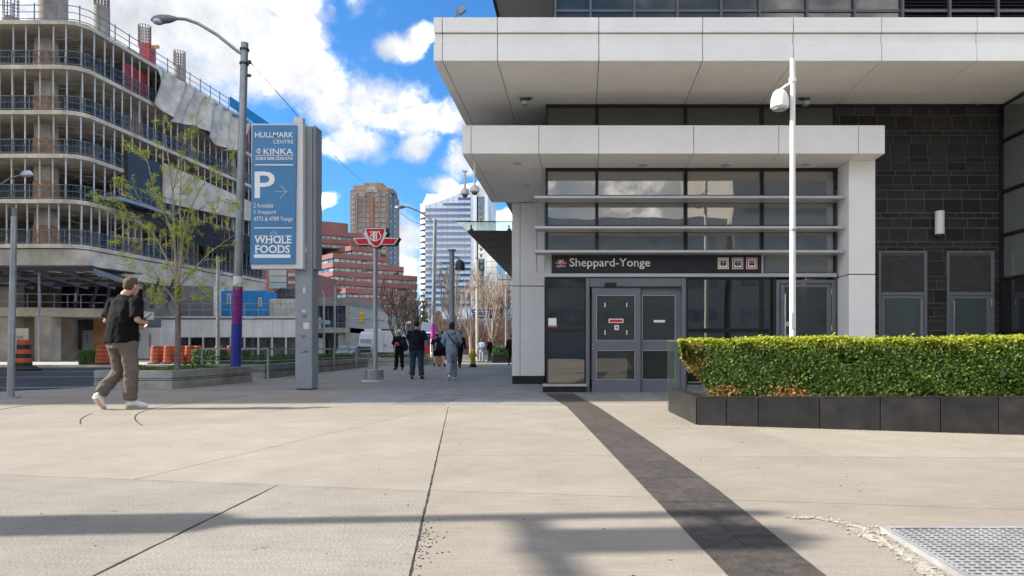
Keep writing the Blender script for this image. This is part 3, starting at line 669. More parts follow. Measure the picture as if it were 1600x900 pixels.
# lower zone
window(856, 913, 436, 513, 'dim', 3); window(856, 913, 519, 598, 'dim', 3)
board(848, 917, 600, 604, 13.86, .2, 'sill', 'alulight', SB)
for k, (a, b) in enumerate(((848, 882.5), (883, 917))): board(a, b, 604.3, 614, 13.9, .2, 'plinth_tile', 'gran', SB, .002)
board(915.5, 921, 434, 614, 13.93, .12, 'post', 'alu', SB)
board(921, 1066, 434, 448, 13.95, .12, 'door_header', 'alu', SB)
board(945, 963, 441.5, 446.5, 13.90, .045, 'door_sensor', 'black', SB)
board(1065, 1072, 434, 614, 13.93, .12, 'post', 'alu', SB)
def leaf(x0, x1, y0, y1, gx0, gx1, panes, D, name='sliding_door'):
    f = MB(); A = lambda v: px(v, D); B = lambda v: pz(v, D); T = .045
    f.box(A(x0), A(gx0), D, D + T, B(y1), B(y0)); f.box(A(gx1), A(x1), D, D + T, B(y1), B(y0))
    ys_ = [y0] + [q for p in panes for q in p] + [y1]
    for i in range(0, len(ys_), 2): f.box(A(gx0), A(gx1), D + .001, D + T, B(ys_[i + 1]), B(ys_[i]))
    o = f.build(name, M['alu'], SB)
    for (p0, p1) in panes:
        MB().box(A(gx0), A(gx1), D + .02, D + .03, B(p1), B(p0)).build('pane', M['clear'], o)
        e = MB(); t = .008
        e.box(A(gx0), A(gx1), D - .004, D + .02, B(p0) - t, B(p0)); e.box(A(gx0), A(gx1), D - .004, D + .02, B(p1), B(p1) + t)
        e.box(A(gx0), A(gx0) + t, D - .0035, D + .02, B(p1), B(p0)); e.box(A(gx1) - t, A(gx1), D - .0035, D + .02, B(p1), B(p0)); e.build('glazing_bead', M['alulight'], o)
    return o
l1 = leaf(925, 1001, 449.5, 614, 932, 992, [(461.5, 532), (547.5, 593)], 13.97)
l2 = leaf(1002, 1064, 449.5, 614, 1003.5, 1055, [(461.5, 532), (547.5, 593)], 14.03)
board(945, 1061, 447.3, 449.2, 13.94, .02, 'header_gap', 'black', SB, 0)
D1 = 13.985
def stick(x0, x1, y0, y1, m, par, name, D=D1): return MB().box(px(x0, D), px(x1, D), D - .003, D, pz(y1, D), pz(y0, D)).build(name, M[m], par)
stick(951, 974, 498, 504.5, 'letter', l1, 'sticker'); stick(952.5, 972.5, 499.3, 503.2, 'ttcred', l1, 'sticker', D1 - .004)
stick(960, 967, 508, 515.5, 'letter', l1, 'sticker'); stick(961.8, 965.2, 510, 513, 'ttcred', l1, 'sticker', D1 - .004)
for (a, b) in ((944.5, 473), (978.5, 473), (944.5, 516), (978.5, 516)): stick(a, a + 1.5, b, b + 7, 'letter', l1, 'sticker')
stick(1021.5, 1039, 500, 503.8, 'letter', l2, 'sticker', 14.04); stick(856.5, 869.5, 497, 511, 'letter', SB, 'notice', 13.99); stick(857, 869, 508.5, 510.5, 'ttcred', SB, 'notice_stripe', 13.986)
MB().cyl(px(926.2, 13.95), 13.955, pz(540, 13.95), pz(538, 13.95), .014).build('lock', M['chrome'], l1); MB().cyl(px(926.2, 13.95), 13.955, pz(545, 13.95), pz(543, 13.95), .014).build('lock', M['chrome'], l1)
for a, b in ((1075, 1187), (1193.5, 1203.5)): window(a, b, 437, 513, 'dim', 3); window(a, b, 520, 598, 'dim', 3)
MB().box(X(1072), X(1212), 13.93, 14.06, 0, Z(601)).build('sill', M['alu'], SB)
board(1205, 1213, 434, 612, 13.97, .1, 'dark_jamb', 'black', SB)
# side-hung glass door on the right
hd = MB(); DD = 13.96
for (a, b, c, d) in ((1213, 1218.5, 437, 612), (1300, 1305.5, 437, 612), (1218.5, 1300, 437, 443)): hd.box(px(a, DD), px(b, DD), DD, DD + .1, pz(d, DD), pz(c, DD))
fr_ = hd.build('door_frame', M['alu'], SB, bevel=.004)
f = MB(); DD = 13.98
for (a, b, c, d) in ((1219.5, 1226, 444, 612), (1292, 1299, 444, 612), (1226, 1292, 444, 449), (1226, 1292, 598, 612)): f.box(px(a, DD), px(b, DD), DD, DD + .06, pz(d, DD), pz(c, DD))
dl = f.build('hinged_door', M['alu'], SB, bevel=.004)
MB().box(px(1226, DD), px(1292, DD), DD + .02, DD + .03, pz(598, DD), pz(449, DD)).build('pane', M['clear'], dl)
MB().tube([(px(1226.5, 13.88), 13.88, pz(560, 13.88)), (px(1226.5, 13.88), 13.88, pz(459, 13.88))], .014, 8).bar((px(1222, 13.97), 13.97, Z(471)), (px(1226.5, 13.88), 13.88, Z(471)), .02).build('pull_handle', M['chrome'], dl, True)
for yy in (451, 508): MB().cyl(px(1299.5, 13.95), 13.95, pz(yy + 9, 13.95), pz(yy, 13.95), .012).build('hinge', M['chrome'], dl)
st_ = MB(); 
for (a, b, c, d) in ((1228, 1233, 503, 504), (1228, 1229, 503, 509), (1228, 1234, 508.5, 509.5), (1233, 1234, 504, 509.5), (1230, 1232, 505, 507)): st_.box(px(a, D1), px(b, D1), D1 - .003, D1, pz(d, D1), pz(c, D1))
st_.build('access_sticker', M['letter'], dl)
# interior things seen through the glass
k = thing('interior_display_case', 'dark framed display board inside behind the glass door', 'display board', (4.7, 17.5, 0))
DD = 17.5
MB().box(px(1246, DD), px(1266, DD), DD, DD + .1, .05, pz(478, DD)).build('board_frame', M['black'], k); MB().box(px(1248.5, DD), px(1263.5, DD), DD - .01, DD, .2, pz(485, DD)).build('poster', M['winp'], k)
for x_, y_, lab in ((1253, 455, 'small lit ceiling lamp inside, behind the white pole'), (1272, 454, 'small lit ceiling lamp inside, right of the white pole')):
    k = thing('ceiling_lamp', lab, 'lamp', (px(x_, 16), 16, 2.5))
    MB().lathe((px(x_, 16), 16, 2.42), [(.07, 0), (.09, .05), (.09, .1)], 12).build('lamp_body', M['dark'], k); MB().cyl(px(x_, 16), 16, 2.405, 2.42, .065, 12).build('lamp_lens', M['lampw'], k)
    MB().cyl(px(x_, 16), 16, 2.5, 2.68, .01, 6).build('stem', M['dark'], k)
# ---- right column of white panels
CX0, CX1 = 5.10, 5.60
MB().box(CX0, CX1, 13.4, 14.2, Z(428, 13.4), ZS2 - .002).build('column_panel', M['white'], SB, bevel=.006)
MB().box(CX0, CX1, 13.4, 14.2, 0, Z(429.5, 13.4)).build('column_panel', M['white'], SB, bevel=.006)
# ---- left column
MB().box(-1.695, -.9, 17.32, 18.1, 0, .2).build('column_plinth', M['gran'], SB, bevel=.003)
jz = Z(447, 17.3)
for (a, b) in ((-1.70, -1.505), (-1.495, -.9)):
    MB().box(a, b, 17.3, 18.1, .2, jz - .01).build('column_panel', M['white'], SB, bevel=.004); MB().box(a, b, 17.3, 18.1, jz + .01, ZS2 - .003).build('column_panel', M['white'], SB, bevel=.004)
MB().box(-1.68, -.92, 17.33, 18.05, .2, ZS2 - .01).build('column_core', M['black'], SB)
# ---- black stone wall, tile by tile
Wx0, Wx1, WD = X(1303.5), X(1565), 14.0
MB().box(Wx0, Wx1, WD + .004, WD + .4, 0, ZS1).build('stone_wall_core', M['grout'], SB)
doors_ = [(1373, 1449), (1480, 1554)]; ztop = Z(392)
pat = [('t', .26), ('s', .098), ('m', .19), ('s', .10), ('m', .175)]
heights = [.185, .275, .098, .175, .27, .10, .165, .10, .17, .27, .10, .165]
zt = ZS1 - .02; ri = 0; tm = {}
heights = [.20, .31, .09, .165, .275, .098, .165, .09, .19, .105, .175, .275, .105, .195, .275, .105, .185]
while zt > .03:
    h = heights[ri % len(heights)]; ri += 1
    if zt > ztop + .02 and zt - h < ztop + .07: h = zt - ztop
    z0 = max(zt - h, .02); off = -R.uniform(0, .37)
    x = Wx0 + off
    while x < Wx1:
        a, b = max(x, Wx0), min(x + .372, Wx1)
        x += .372
        segs = [(a, b)]
        if z0 < ztop - .02:
            for (p, q) in doors_:
                p, q = X(p), X(q); ns = []
                for (a_, b_) in segs:
                    if b_ <= p or a_ >= q: ns.append((a_, b_))
                    else:
                        if a_ < p: ns.append((a_, p))
                        if b_ > q: ns.append((q, b_))
                segs = ns
        for (a_, b_) in segs:
            if b_ - a_ < .03: continue
            if b_ < CX1 - .15 and z0 < Z(300): continue          # hidden behind the column
            if b_ > 5.75 and z0 < .9 and a_ > 1e9: continue
            key = (round(b_ - a_, 2), round(zt - z0, 2)); W_, H_ = key[0] - .013, key[1] - .013
            if key not in tm: tm[key] = MB().box(-W_ / 2, W_ / 2, 0, .02, -H_ / 2, H_ / 2).mesh('stone_tile'); tm[key].materials.append(M['stone'])
            inst(tm[key], 'stone_tile', SB, ((a_ + b_) / 2 - 2.2, WD - .002 - R.uniform(0, .002) - 14, (zt + z0) / 2))
    zt = z0
MB().box(Wx0, Wx1, WD - .03, WD + .02, ZS1 - .05, ZS1 - .004).build('head_flashing', M['black'], SB)
for (p, q, hx, hinge) in ((1373, 1449, 1440, 0), (1480, 1554, 1491, 1)):
    D = 13.97; f = MB()
    for (a, b, c, d) in ((p, p + 4, 392, 612), (q - 5, q, 392, 612), (p + 4, q - 5, 392, 395), (p + 4, q - 5, 456, 461.5)): f.box(px(a, D), px(b, D), D, D + .06, pz(d, D), pz(c, D))
    fo = f.build('service_door_frame', M['alu'], SB, bevel=.003)
    lv = MB(); yy = 396.5
    while yy < 455:
        z = pz(yy, D); lv.v += [(px(p + 4, D), D + .005, z - .04), (px(q - 5, D), D + .005, z - .04), (px(q - 5, D), D + .045, z - .005), (px(p + 4, D), D + .045, z - .005), (px(p + 4, D), D + .005, z - .032), (px(q - 5, D), D + .005, z - .032)]
        n = len(lv.v) - 6; lv.f += [(n, n + 1, n + 2, n + 3), (n, n + 4, n + 5, n + 1)]; yy += 3.25
    tag(lv.build('louvre', M['louvre'], fo), kind='stuff'); MB().box(px(p + 4, D), px(q - 5, D), D + .05, D + .055, pz(456, D), pz(395, D)).build('louvre_backing', M['black'], fo)
    g0, g1 = (p + 9, q - 12) if hinge == 0 else (p + 11, q - 12)
    d_ = MB()
    for (a, b, c, e) in ((p + 4.5, g0, 462, 612), (g1, q - 5.5, 462, 612), (g0, g1, 462, 466.5), (g0, g1, 600, 612)): d_.box(px(a, D), px(b, D), D + .005, D + .05, pz(e, D), pz(c, D))
    do = d_.build('service_door', M['alu'], fo); MB().box(px(g0, D), px(g1, D), D + .02, D + .03, pz(600, D), pz(466.5, D)).build('pane', M['teal'], do)
    MB().tube([(px(hx, 13.9), 13.9, pz(600, 13.9)), (px(hx, 13.9), 13.9, pz(470, 13.9))], .013, 8).bar((px(hx - 4, 13.97), 13.97, Z(482)), (px(hx, 13.9), 13.9, Z(482)), .018).build('pull_handle', M['chrome'], do, True)
    if hinge: MB().cyl(px(1550, 13.95), 13.96, pz(477, 13.95), pz(466, 13.95), .012).build('hinge', M['chrome'], do)
# ---- projecting glazed wall at the far right
XR = X(1563.5)
for (z0, z1) in ((Z(165) , Z(222)), (Z(222), Z(301)), (Z(301), Z(369)), (Z(369), Z(437)), (Z(437), Z(520)), (Z(520), Z(610))):
    za, zb = min(z0, z1), max(z0, z1)
    for (ya, yb) in ((13.02, 13.97), (12.05, 13.0)):
        f = MB(); t = .032
        f.box(XR, XR + .08, ya, ya + t, za, zb); f.box(XR, XR + .08, yb - t, yb, za, zb); f.box(XR, XR + .079, ya + t, yb - t, za, za + t); f.box(XR, XR + .079, ya + t, yb - t, zb - t, zb)
        w_ = f.build('window', M['black'], SB); MB().box(XR + .03, XR + .04, ya + t, yb - t, za + t, zb - t).build('pane', M['spandrel' if za > 2.1 else 'dim'], w_)
MB().box(XR - .03, XR + .12, 13.965, 14.003, 0, ZS1 - .055).build('corner_post', M['black'], SB)
MB().box(XR + .085, XR + 3.2, 12.1, 14, 0, ZS1).build('wing_core', M['black'], SB)
for i_ in range(3):
    for (za, zb) in ((.05, 1.2), (1.2, 2.24), (2.24, 3.1), (3.1, 3.97), (3.97, 4.97), (4.97, ZS1 - .02)):
        a_, b_ = XR + .02 + i_ * 1.06, XR + 1.06 + i_ * 1.06; f = MB(); t = .04
        f.box(a_, a_ + t, 12.0, 12.08, za, zb); f.box(b_ - t, b_, 12.0, 12.08, za, zb); f.box(a_ + t, b_ - t, 12.001, 12.08, za, za + t); f.box(a_ + t, b_ - t, 12.001, 12.08, zb - t, zb)
        w_ = f.build('window', M['black'], SB); MB().box(a_ + t, b_ - t, 12.03, 12.04, za + t, zb - t).build('pane', M['spandrel'], w_)
# ---- upper canopy
CF = 11.88
def canopy(jts, x0px, x1px, CFD, bands, zs, name, jd):
    e = [x0px] + jts + [x1px]
    for a, b in zip(e, e[1:]):
        X0, X1 = px(a, CFD) + .006, px(b, CFD) - .006
        for (yt, yb, rec) in bands:
            MB().box(X0, X1, CFD + rec, CFD + .12 + rec * 0 + .05, pz(yb, CFD), pz(yt, CFD)).build('fascia_panel', M['white'], SB, bevel=.004)
        yield X0, X1
UX0 = -2.5
bands = [(27, 50, 0), (51.5, 67.5, .035), (69, 95, 0)]
ZB = pz(95, CF)
for X0, X1 in canopy([691, 777, 935.7, 1098, 1240, 1378, 1527, 1680], 677, 1850, CF, bands, ZS1, 'u', 0):
    for (ya, yb) in ((CF + .175, 13.26), (13.27, 14.9), (14.91, 17.2), (17.21, 24), (24.01, 31)):
        if ya > 14 and X0 > -.75: continue
        if X0 > -.75 or yb <= 14.9 or True:
            X1b = X1 if X1 < -.7 or ya < 14 else -.705
            yb2 = yb if X0 < -1.0 and X1 < -.7 else min(yb, 14.0 if X0 > -.75 else yb)
            if X1b - X0 > .05: MB().box(X0, X1b, ya, yb2, ZS1, ZS1 + .03).build('soffit_panel', M['white'], SB, bevel=.003)
MB().box(UX0 + .02, 10.2, CF + .1, 31, ZS1 + .035, pz(28, CF)).build('canopy_core', M['black'], SB)
MB().box(UX0 + .0, UX0 + .02, CF + .18, 31, ZS1 - .002, pz(28, CF)).build('fascia_return', M['white'], SB)
# slim fascia lip below the band (the photo's soffit is recessed behind the fascia)
# ---- lower canopy
CL = 12.95; ZL = pz(240, CL)
LX0, LX1 = px(722, CL), px(1383, CL)
e = [722, 736, 842, 935.7, 1084, 1217, 1341.6, 1383]
for a, b in zip(e, e[1:]):
    X0, X1 = px(a, CL) + .005, px(b, CL) - .005
    MB().box(X0, X1, CL, CL + .15, ZL, pz(197, CL)).build('fascia_panel', M['white'], SB, bevel=.004)
    for (ya, yb) in ((CL + .155, 13.97), (13.98, 15.6), (15.61, 17.25)):
        if ya > 13.97 and X1 > -.6 and X0 > -.75: continue
        X1b = X1 if ya < 13.97 or X1 < -.7 else -.72
        if X1b - X0 > .03: MB().box(X0, X1b, ya, yb, ZL, ZL + .025).build('soffit_panel', M['white'], SB, bevel=.003)
MB().box(LX0 + .02, LX1 - .02, CL + .1, 14.0, ZL + .03, pz(198, CL)).build('canopy_core', M['black'], SB)
MB().box(LX0 + .02, -.73, 14.0, 17.25, ZL + .03, pz(198, CL)).build('canopy_core', M['black'], SB)
MB().box(LX0, LX0 + .018, CL + .16, 17.26, ZL, pz(197, CL)).build('fascia_return', M['white'], SB)
MB().box(LX0, LX1, CL + .02, 14.0, pz(197, CL) , pz(197, CL) + .02).build('canopy_roof', M['white'], SB)
for (x_, y_) in ((808, 255), (1005, 258), (1133, 258), (1259, 257), (822, 290)):
    D = 3.6 * FX / (CY - y_); xx_ = px(x_, D)
    MB().lathe((xx_, D, ZL - .012), [(.085, 0), (.085, .012)], 20).build('downlight', M['alulight'], SB)
# ---- tower above the canopies
TW = thing('tower', None, None); bpy.data.objects.remove(TW)
for a, b in zip([866, 921, 989, 1056, 1124, 1184, 1258, 1332, 1406.5, 1480, 1555, 1630], [921, 989, 1056, 1124, 1184, 1258, 1332, 1406.5, 1480, 1555, 1630, 1705]):
    D = 15.5; f = MB(); X0, X1 = px(a, D), px(b, D); t = .05
    zz = [pz(45, D), pz(17.5, D), pz(-90, D)]
    f.box(X0, X0 + t, D - .09, D, zz[0], zz[2]); f.box(X0 + t, X1, D - .03, D, zz[1] - .03, zz[1] + .03)
    w_ = f.build('window', M['alu'], SB)
    if a < 1400:
        for i in (0, 1): MB().box(X0 + t, X1, D, D + .01, zz[i] + .03, zz[i + 1] - .03).build('pane', M['spandrel2'], w_)
    else:
        lv = MB(); z = zz[0] + .05
        while z < zz[2]: lv.quad((X0 + t, D - .01, z), (X1, D - .01, z), (X1, D + .05, z + .05), (X0 + t, D + .05, z + .05)); z += .075
        tag(lv.build('louvre', M['louvre'], w_), kind='stuff')
MB().box(px(864, 15.5), 11, 15.56, 40, 6.5, 13).build('tower_core', M['black'], SB)
MB().box(-2.5, 11, 12.3, 36, 11.0, 11.5).build('tower_overhang', M['white'], SB); MB().box(-2.56, -2.5, 12.3, 36, 10.95, 11.5).build('overhang_edge', M['dark'], SB)
# ---- glass and steel canopy further along the side wall
K = thing('glass_canopy', 'steel canopy with green glass upstand fixed to the side wall beyond the white column', 'canopy', (-2.6, 22.2, 4.5))
ya, zu = 22.2, Z(363, 22.2); y = ya
while y < 40: MB().box(px(730, ya), -1.62, y, y + 1.55, zu, zu + .06).build('soffit_board', M['dark'], K, bevel=.01); y += 1.59
g = MB(); zt_ = Z(347, ya)
g.prism_xz([(px(730, ya), zu + .06), (-1.62, zu + .06), (-1.62, zt_), (px(713, ya), zt_)], ya - .02, ya)
g.build('glass_panel', M['green'], K)
MB().box(px(713, ya), -1.62, ya - .03, ya + .01, zt_, zt_ + .03).build('glass_cap', M['dark'], K)
for x_ in (737, 796): MB().box(px(x_ - 3, ya), px(x_ + 3, ya), ya - .06, ya, Z(364, ya), Z(358, ya)).bar((px(x_, ya), ya - .04, Z(358, ya)), (px(x_ - 1, ya), ya - .04, Z(352, ya)), .04).build('glass_clamp', M['black'], K)
# ---- things fixed to the building
S = thing('station_sign', 'long black station name sign with white lettering above the sliding doors', 'sign', (X(1026), 13.9, Z(411)))
MB().box(X(862, 13.88), X(1190, 13.88), 13.88, 14.0, Z(426.5, 13.88), Z(396, 13.88)).build('sign_board', M['signblack'], S, bevel=.004)
text('Sheppard-Yonge', 890, 1016, 420.5, 403.5, 13.88, M['letter'], S, bold=.008)
def roundel(parent, cx, cy, s, D, thick, back=True):
    """winged shield sign; s = metres per unit of the drawing (drawn 15 units per photo pixel of the pole sign)"""
    q = lambda pts, g=1.0: [((x - 735) * s + cx, (455 - y) * s + cz) for x, y in pts]
    cz = cy
    body = [(160, 465), (480, 455), (412, 335), (440, 330), (430, 225), (985, 225), (975, 330), (1012, 335), (950, 455), (1290, 465), (1180, 650), (850, 650), (770, 712), (670, 712), (590, 650), (280, 650)]
    outl = [(172, 478), (492, 465), (425, 345), (462, 340), (445, 238), (972, 238), (955, 340), (1000, 345), (938, 465), (1275, 478), (1170, 638), (840, 638), (765, 695), (680, 695), (600, 638), (288, 638)]
    if back: MB().prism_xz(q(body)[::-1], D, D + thick).build('sign_body', M['dark'], parent)
    MB().prism_xz(q(outl)[::-1], D - .006, D).build('white_outline', M['letter'], parent)
    r1 = [(215, 500), (505, 492), (560, 620), (300, 620)]; r2 = [(925, 492), (1228, 500), (1150, 620), (872, 620)]
    sh = [(478, 258), (940, 258), (880, 470), (835, 600), (775, 660), (735, 672), (690, 660), (620, 600), (560, 470)]
    dk = [(470, 368), (500, 372), (568, 520), (545, 478), (498, 462)]
    red = MB()
    for p in (r1, r2, sh): red.prism_xz(q(p)[::-1], D - .012, D - .006)
    red.build('red_field', M['ttcred'], parent)
    return q
def ring_xz(b, cx, cz, r, w, a0, a1, y0, y1, sx=1, n=14):
    for i in range(n):
        t0 = rad(a0 + (a1 - a0) * i / n); t1 = rad(a0 + (a1 - a0) * (i + 1) / n)
        p = [(cx + sx * r * math.cos(t0), cz + r * math.sin(t0)), (cx + sx * (r - w) * math.cos(t0), cz + (r - w) * math.sin(t0)), (cx + sx * (r - w) * math.cos(t1), cz + (r - w) * math.sin(t1)), (cx + sx * r * math.cos(t1), cz + r * math.sin(t1))]
        b.prism_xz(p, y0, y1)
def monogram(parent, cx, cz, s, D):
    b = MB(); y0, y1 = D - .017, D - .012; u = s
    b.prism_xz([(cx + (p - 735) * u, cz + (455 - q) * u) for p, q in ((650, 340), (715, 340), (715, 550), (650, 550))][::-1], y0, y1)     # stems
    b.prism_xz([(cx + (p - 735) * u, cz + (455 - q) * u) for p, q in ((728, 350), (760, 350), (760, 550), (728, 550))][::-1], y0, y1)
    b.prism_xz([(cx + (p - 735) * u, cz + (455 - q) * u) for p, q in ((570, 320), (830, 320), (815, 350), (585, 350))][::-1], y0 - .001, y1)
    ring_xz(b, cx + (665 - 735) * u, cz + (455 - 460) * u, 85 * u, 28 * u, 60, 270, y0 - .002, y1 - .001)
    ring_xz(b, cx + (765 - 735) * u, cz + (455 - 440) * u, 95 * u, 24 * u, -80, 60, y0 - .003, y1 - .001)
    b.prism_xz([(cx + (p - 735) * u, cz + (455 - q) * u) for p, q in ((670, 535), (770, 535), (770, 556), (670, 556))][::-1], y0 - .004, y1)
    return b.build('monogram', M['letter'], parent)
s_ = px(886.5, 13.88) - px(868, 13.88); s_ /= 1130
roundel(S, px(877, 13.88), pz(409.5, 13.88), s_, 13.874, .01, False); monogram(S, px(877, 13.87), pz(409.5, 13.87), s_, 13.874)
text('SUBWAY', 870, 884, 417.5, 414.5, 13.88, M['letter'], S, bold=.01)
for (x_, colr, kind_) in ((1130, 'cream', 0), (1152.5, 'magpink', 0), (1174.5, 'ttcred', 1)):
    if colr == 'magpink': M['magpink'] = pm('plum_sign_border', (.38, .04, .12), .5, var=.05)
    if colr == 'cream' and 'gold' not in M: M['gold'] = pm('gold_sign_border', (.58, .48, .22), .5, var=.05)
    D = 13.875; A = lambda a, b, c, d, m, k, n: MB().box(px(x_ + a, D), px(x_ + b, D), D - .004 - .003 * k, D, pz(411.5 + d, D), pz(411.5 + c, D)).build(n, M[m], S, bevel=.012 if k < 2 else 0)
    A(-8.6, 8.6, -9, 9, 'letter', 0, 'route_badge'); A(-7.7, 7.7, -8.1, 8.1, 'gold' if colr == 'cream' else colr, 1, 'badge_border'); A(-5.9, 5.9, -6.3, 6.3, 'letter', 2, 'badge_field')
    if kind_ == 0:
        A(-4.6, -.4, -4.4, 3, 'signblack', 3, 'train_symbol'); A(.4, 4.6, -4.4, 3, 'signblack', 3, 'train_symbol'); A(-4, -1.1, -3, -.5, 'winp', 4, 'symbol_window'); A(1.1, 4, -3, -.5, 'winp', 4, 'symbol_window'); A(-3, 3, 3.2, 4.2, 'signblack', 3, 'symbol_track')
    else:
        A(-4, 4, -4.6, 3, 'signblack', 3, 'bus_symbol'); A(-3.2, 3.2, -3.6, .4, 'winp', 4, 'symbol_window'); A(-3.6, -2, 3, 4.4, 'signblack', 3, 'symbol_wheel'); A(2, 3.6, 3, 4.4, 'signblack', 3, 'symbol_wheel')
L_ = thing('wall_light', 'short white tubular wall light on the black stone wall above the service doors', 'wall light', (X(1463), 13.9, Z(348)))
MB().cyl(X(1463), 13.87, Z(366, 13.87), Z(330, 13.87), .088, 20).build('shade', M['whitepole'], L_, True); MB().cyl(X(1463), 13.87, Z(369, 13.87), Z(366, 13.87), .075, 16).build('collar', M['dark'], L_, True)
MB().box(X(1461), X(1465), 13.9, 13.99, Z(352), Z(344)).build('bracket', M['dark'], L_)
L_ = thing('spot_fitting', 'tiny pale cylinder fitting under the upper canopy near the right edge', 'fitting', (X(1517), 13.6, ZS1))
MB().cyl(X(1517), 13.75, ZS1 - .09, ZS1, .022, 12).build('tube', M['alulight'], L_); MB().cyl(X(1517), 13.75, ZS1 - .1, ZS1 - .09, .03, 12).build('rim', M['alu'], L_)
for (x_, y_, D, lab, flip) in ((820, 153, 13.6, 'small grey camera bracket under the upper canopy left of the upper windows', 1), (1258, 156, 13.6, 'long camera bracket under the upper canopy right of the white pole', -1)):
    k = thing('camera_bracket', lab, 'camera', (px(x_, D), D, ZS1)); z = ZS1
    MB().box(px(x_ - 8, D), px(x_ + 8, D), D, D + .06, z - .05, z - .001).build('mounting_plate', M['alu'], k)
    MB().bar((px(x_ - 6 * flip, D), D, z - .06), (px(x_ + 12 * flip, D), D - .02, z - .03), .025).bar((px(x_, D), D, z - .05), (px(x_, D), D, z - .14), .02).build('arm', M['dark'], k)
    MB().box(px(x_ - 4, D), px(x_ + 5, D), D - .12, D + .04, z - .17, z - .1).build('camera_body', M['alulight'], k, bevel=.01)
def dome(x_, y_, D, lab, ztop):
    k = thing('dome_camera', lab, 'security camera', (px(x_, D), D, ztop)); xx_ = px(x_, D); z = pz(y_, D)
    MB().cyl(xx_, D, z + .09, ztop, .022, 10).build('drop_rod', M['whitepole'], k, True)
    MB().lathe((xx_, D, z), [(.05, -.02), (.09, 0), (.092, .05), (.06, .10), (.025, .13)], 18).build('housing', M['whitepole'], k, True)
    MB().ball((xx_, D, z - .01), .062, .062, .065).build('dome', M['spandrel2'], k, True)
    MB().cyl(xx_, D, ztop - .02, ztop, .05, 12).build('flange', M['whitepole'], k, True)
dome(726.5, 303, 14.2, 'left of the two white dome cameras hanging from the lower canopy corner', ZL); dome(741.5, 299, 13.6, 'right one of the two white dome cameras hanging from the lower canopy corner', ZL)
k = thing('roof_floodlight', 'small grey floodlight standing on the upper canopy against the blue sky', 'floodlight', (px(712, 12.3), 12.3, pz(28, CF)))
MB().bar(at(711, 27, 12.3), at(716, 18, 12.3), .03).build('stem', M['galv'], k); MB().bar(at(715, 20, 12.3), at(726, 12, 12.3), .05, .12).build('lamp_head', M['galv'], k, bevel=.01)
# ================================================================ BLACK PLANTER AND HEDGE
PL = thing('stone_planter', 'long black granite planter box under the clipped hedge at the right', 'planter', (1.3, 7.92, 0))
fy = lambda x: 7.92 - .304 * (x - 1.3)
ph = lambda x: .318 + .0205 * (x - 1.3)
def facet(p, q, z0, z1a, z1b, t, name, m, parent, bev=.003):
    p = Vector((*p, 0)); q = Vector((*q, 0)); d = (q - p).normalized(); n = Vector((-d.y, d.x, 0)) * t
    return MB().prism([(p.x, p.y), (q.x, q.y), ((q + n).x, (q + n).y), ((p + n).x, (p + n).y)], z0, [z1a, z1b, z1b, z1a]).build(name, M[m], parent, bevel=bev)
xs = [1.3]
for x_ in (1135, 1185, 1281, 1375.6, 1470, 1561):      # joints: where the view ray meets the front face
    k = (x_ - CX) / FX; xs.append((7.92 + .304 * 1.3) * k / (1 + .304 * k))
xs += [5.05, 5.75, 6.5]
for a, b in zip(xs, xs[1:]): facet((a + .004, fy(a + .004)), (b - .004, fy(b - .004)), -.02, ph(a) - .004, ph(b) - .004, .03, 'granite_panel', 'gran', PL)
ys_ = [7.96, 8.35, 8.75, 9.64]
for a, b in zip(ys_, ys_[1:]): facet((1.3 - .0581 * (b - 7.92), b - .004), (1.3 - .0581 * (a - 7.92), a + .004), -.02, .31, .31, .03, 'granite_panel', 'gran', PL)
MB().prism([(1.34, 7.96), (6.5, fy(6.5) + .04), (6.5, 9.2), (1.25, 9.6)], -.02, [.29, .39, .33, .29]).build('planter_core', M['rubber'], PL)
def cope(a, b, n, z0, z1):
    a = Vector((*a, 0)); b = Vector((*b, 0)); n = Vector((*n, 0))
    return MB().prism([(a.x, a.y), (b.x, b.y), ((b + n).x, (b + n).y), ((a + n).x, (a + n).y)], [z0 - .02, z1 - .02, z1 - .02, z0 - .02], [z0, z1, z1, z0]).build('coping', M['gran'], PL, bevel=.003)
cope((1.3, 7.92), (3.1, fy(3.1)), (0, .17), .32, ph(3.1)); cope((3.105, fy(3.105)), (4.8, fy(4.8)), (0, .17), ph(3.1), ph(4.8)); cope((4.805, fy(4.805)), (6.5, fy(6.5)), (0, .17), ph(4.8), ph(6.5))
cope((1.2, 9.64), (1.29, 8.10), (.16, 0), .315, .315)
HG = thing('clipped_hedge', 'clipped boxwood hedge with bright tops and brown patches growing in the black planter', 'hedge', (2, 8.5, .3))
MB().prism([(1.62, 8.16), (6.5, fy(6.5) + .28), (6.5, 8.9), (1.58, 9.1)], .3, .90).build('branch_core', M['rubber'], HG)
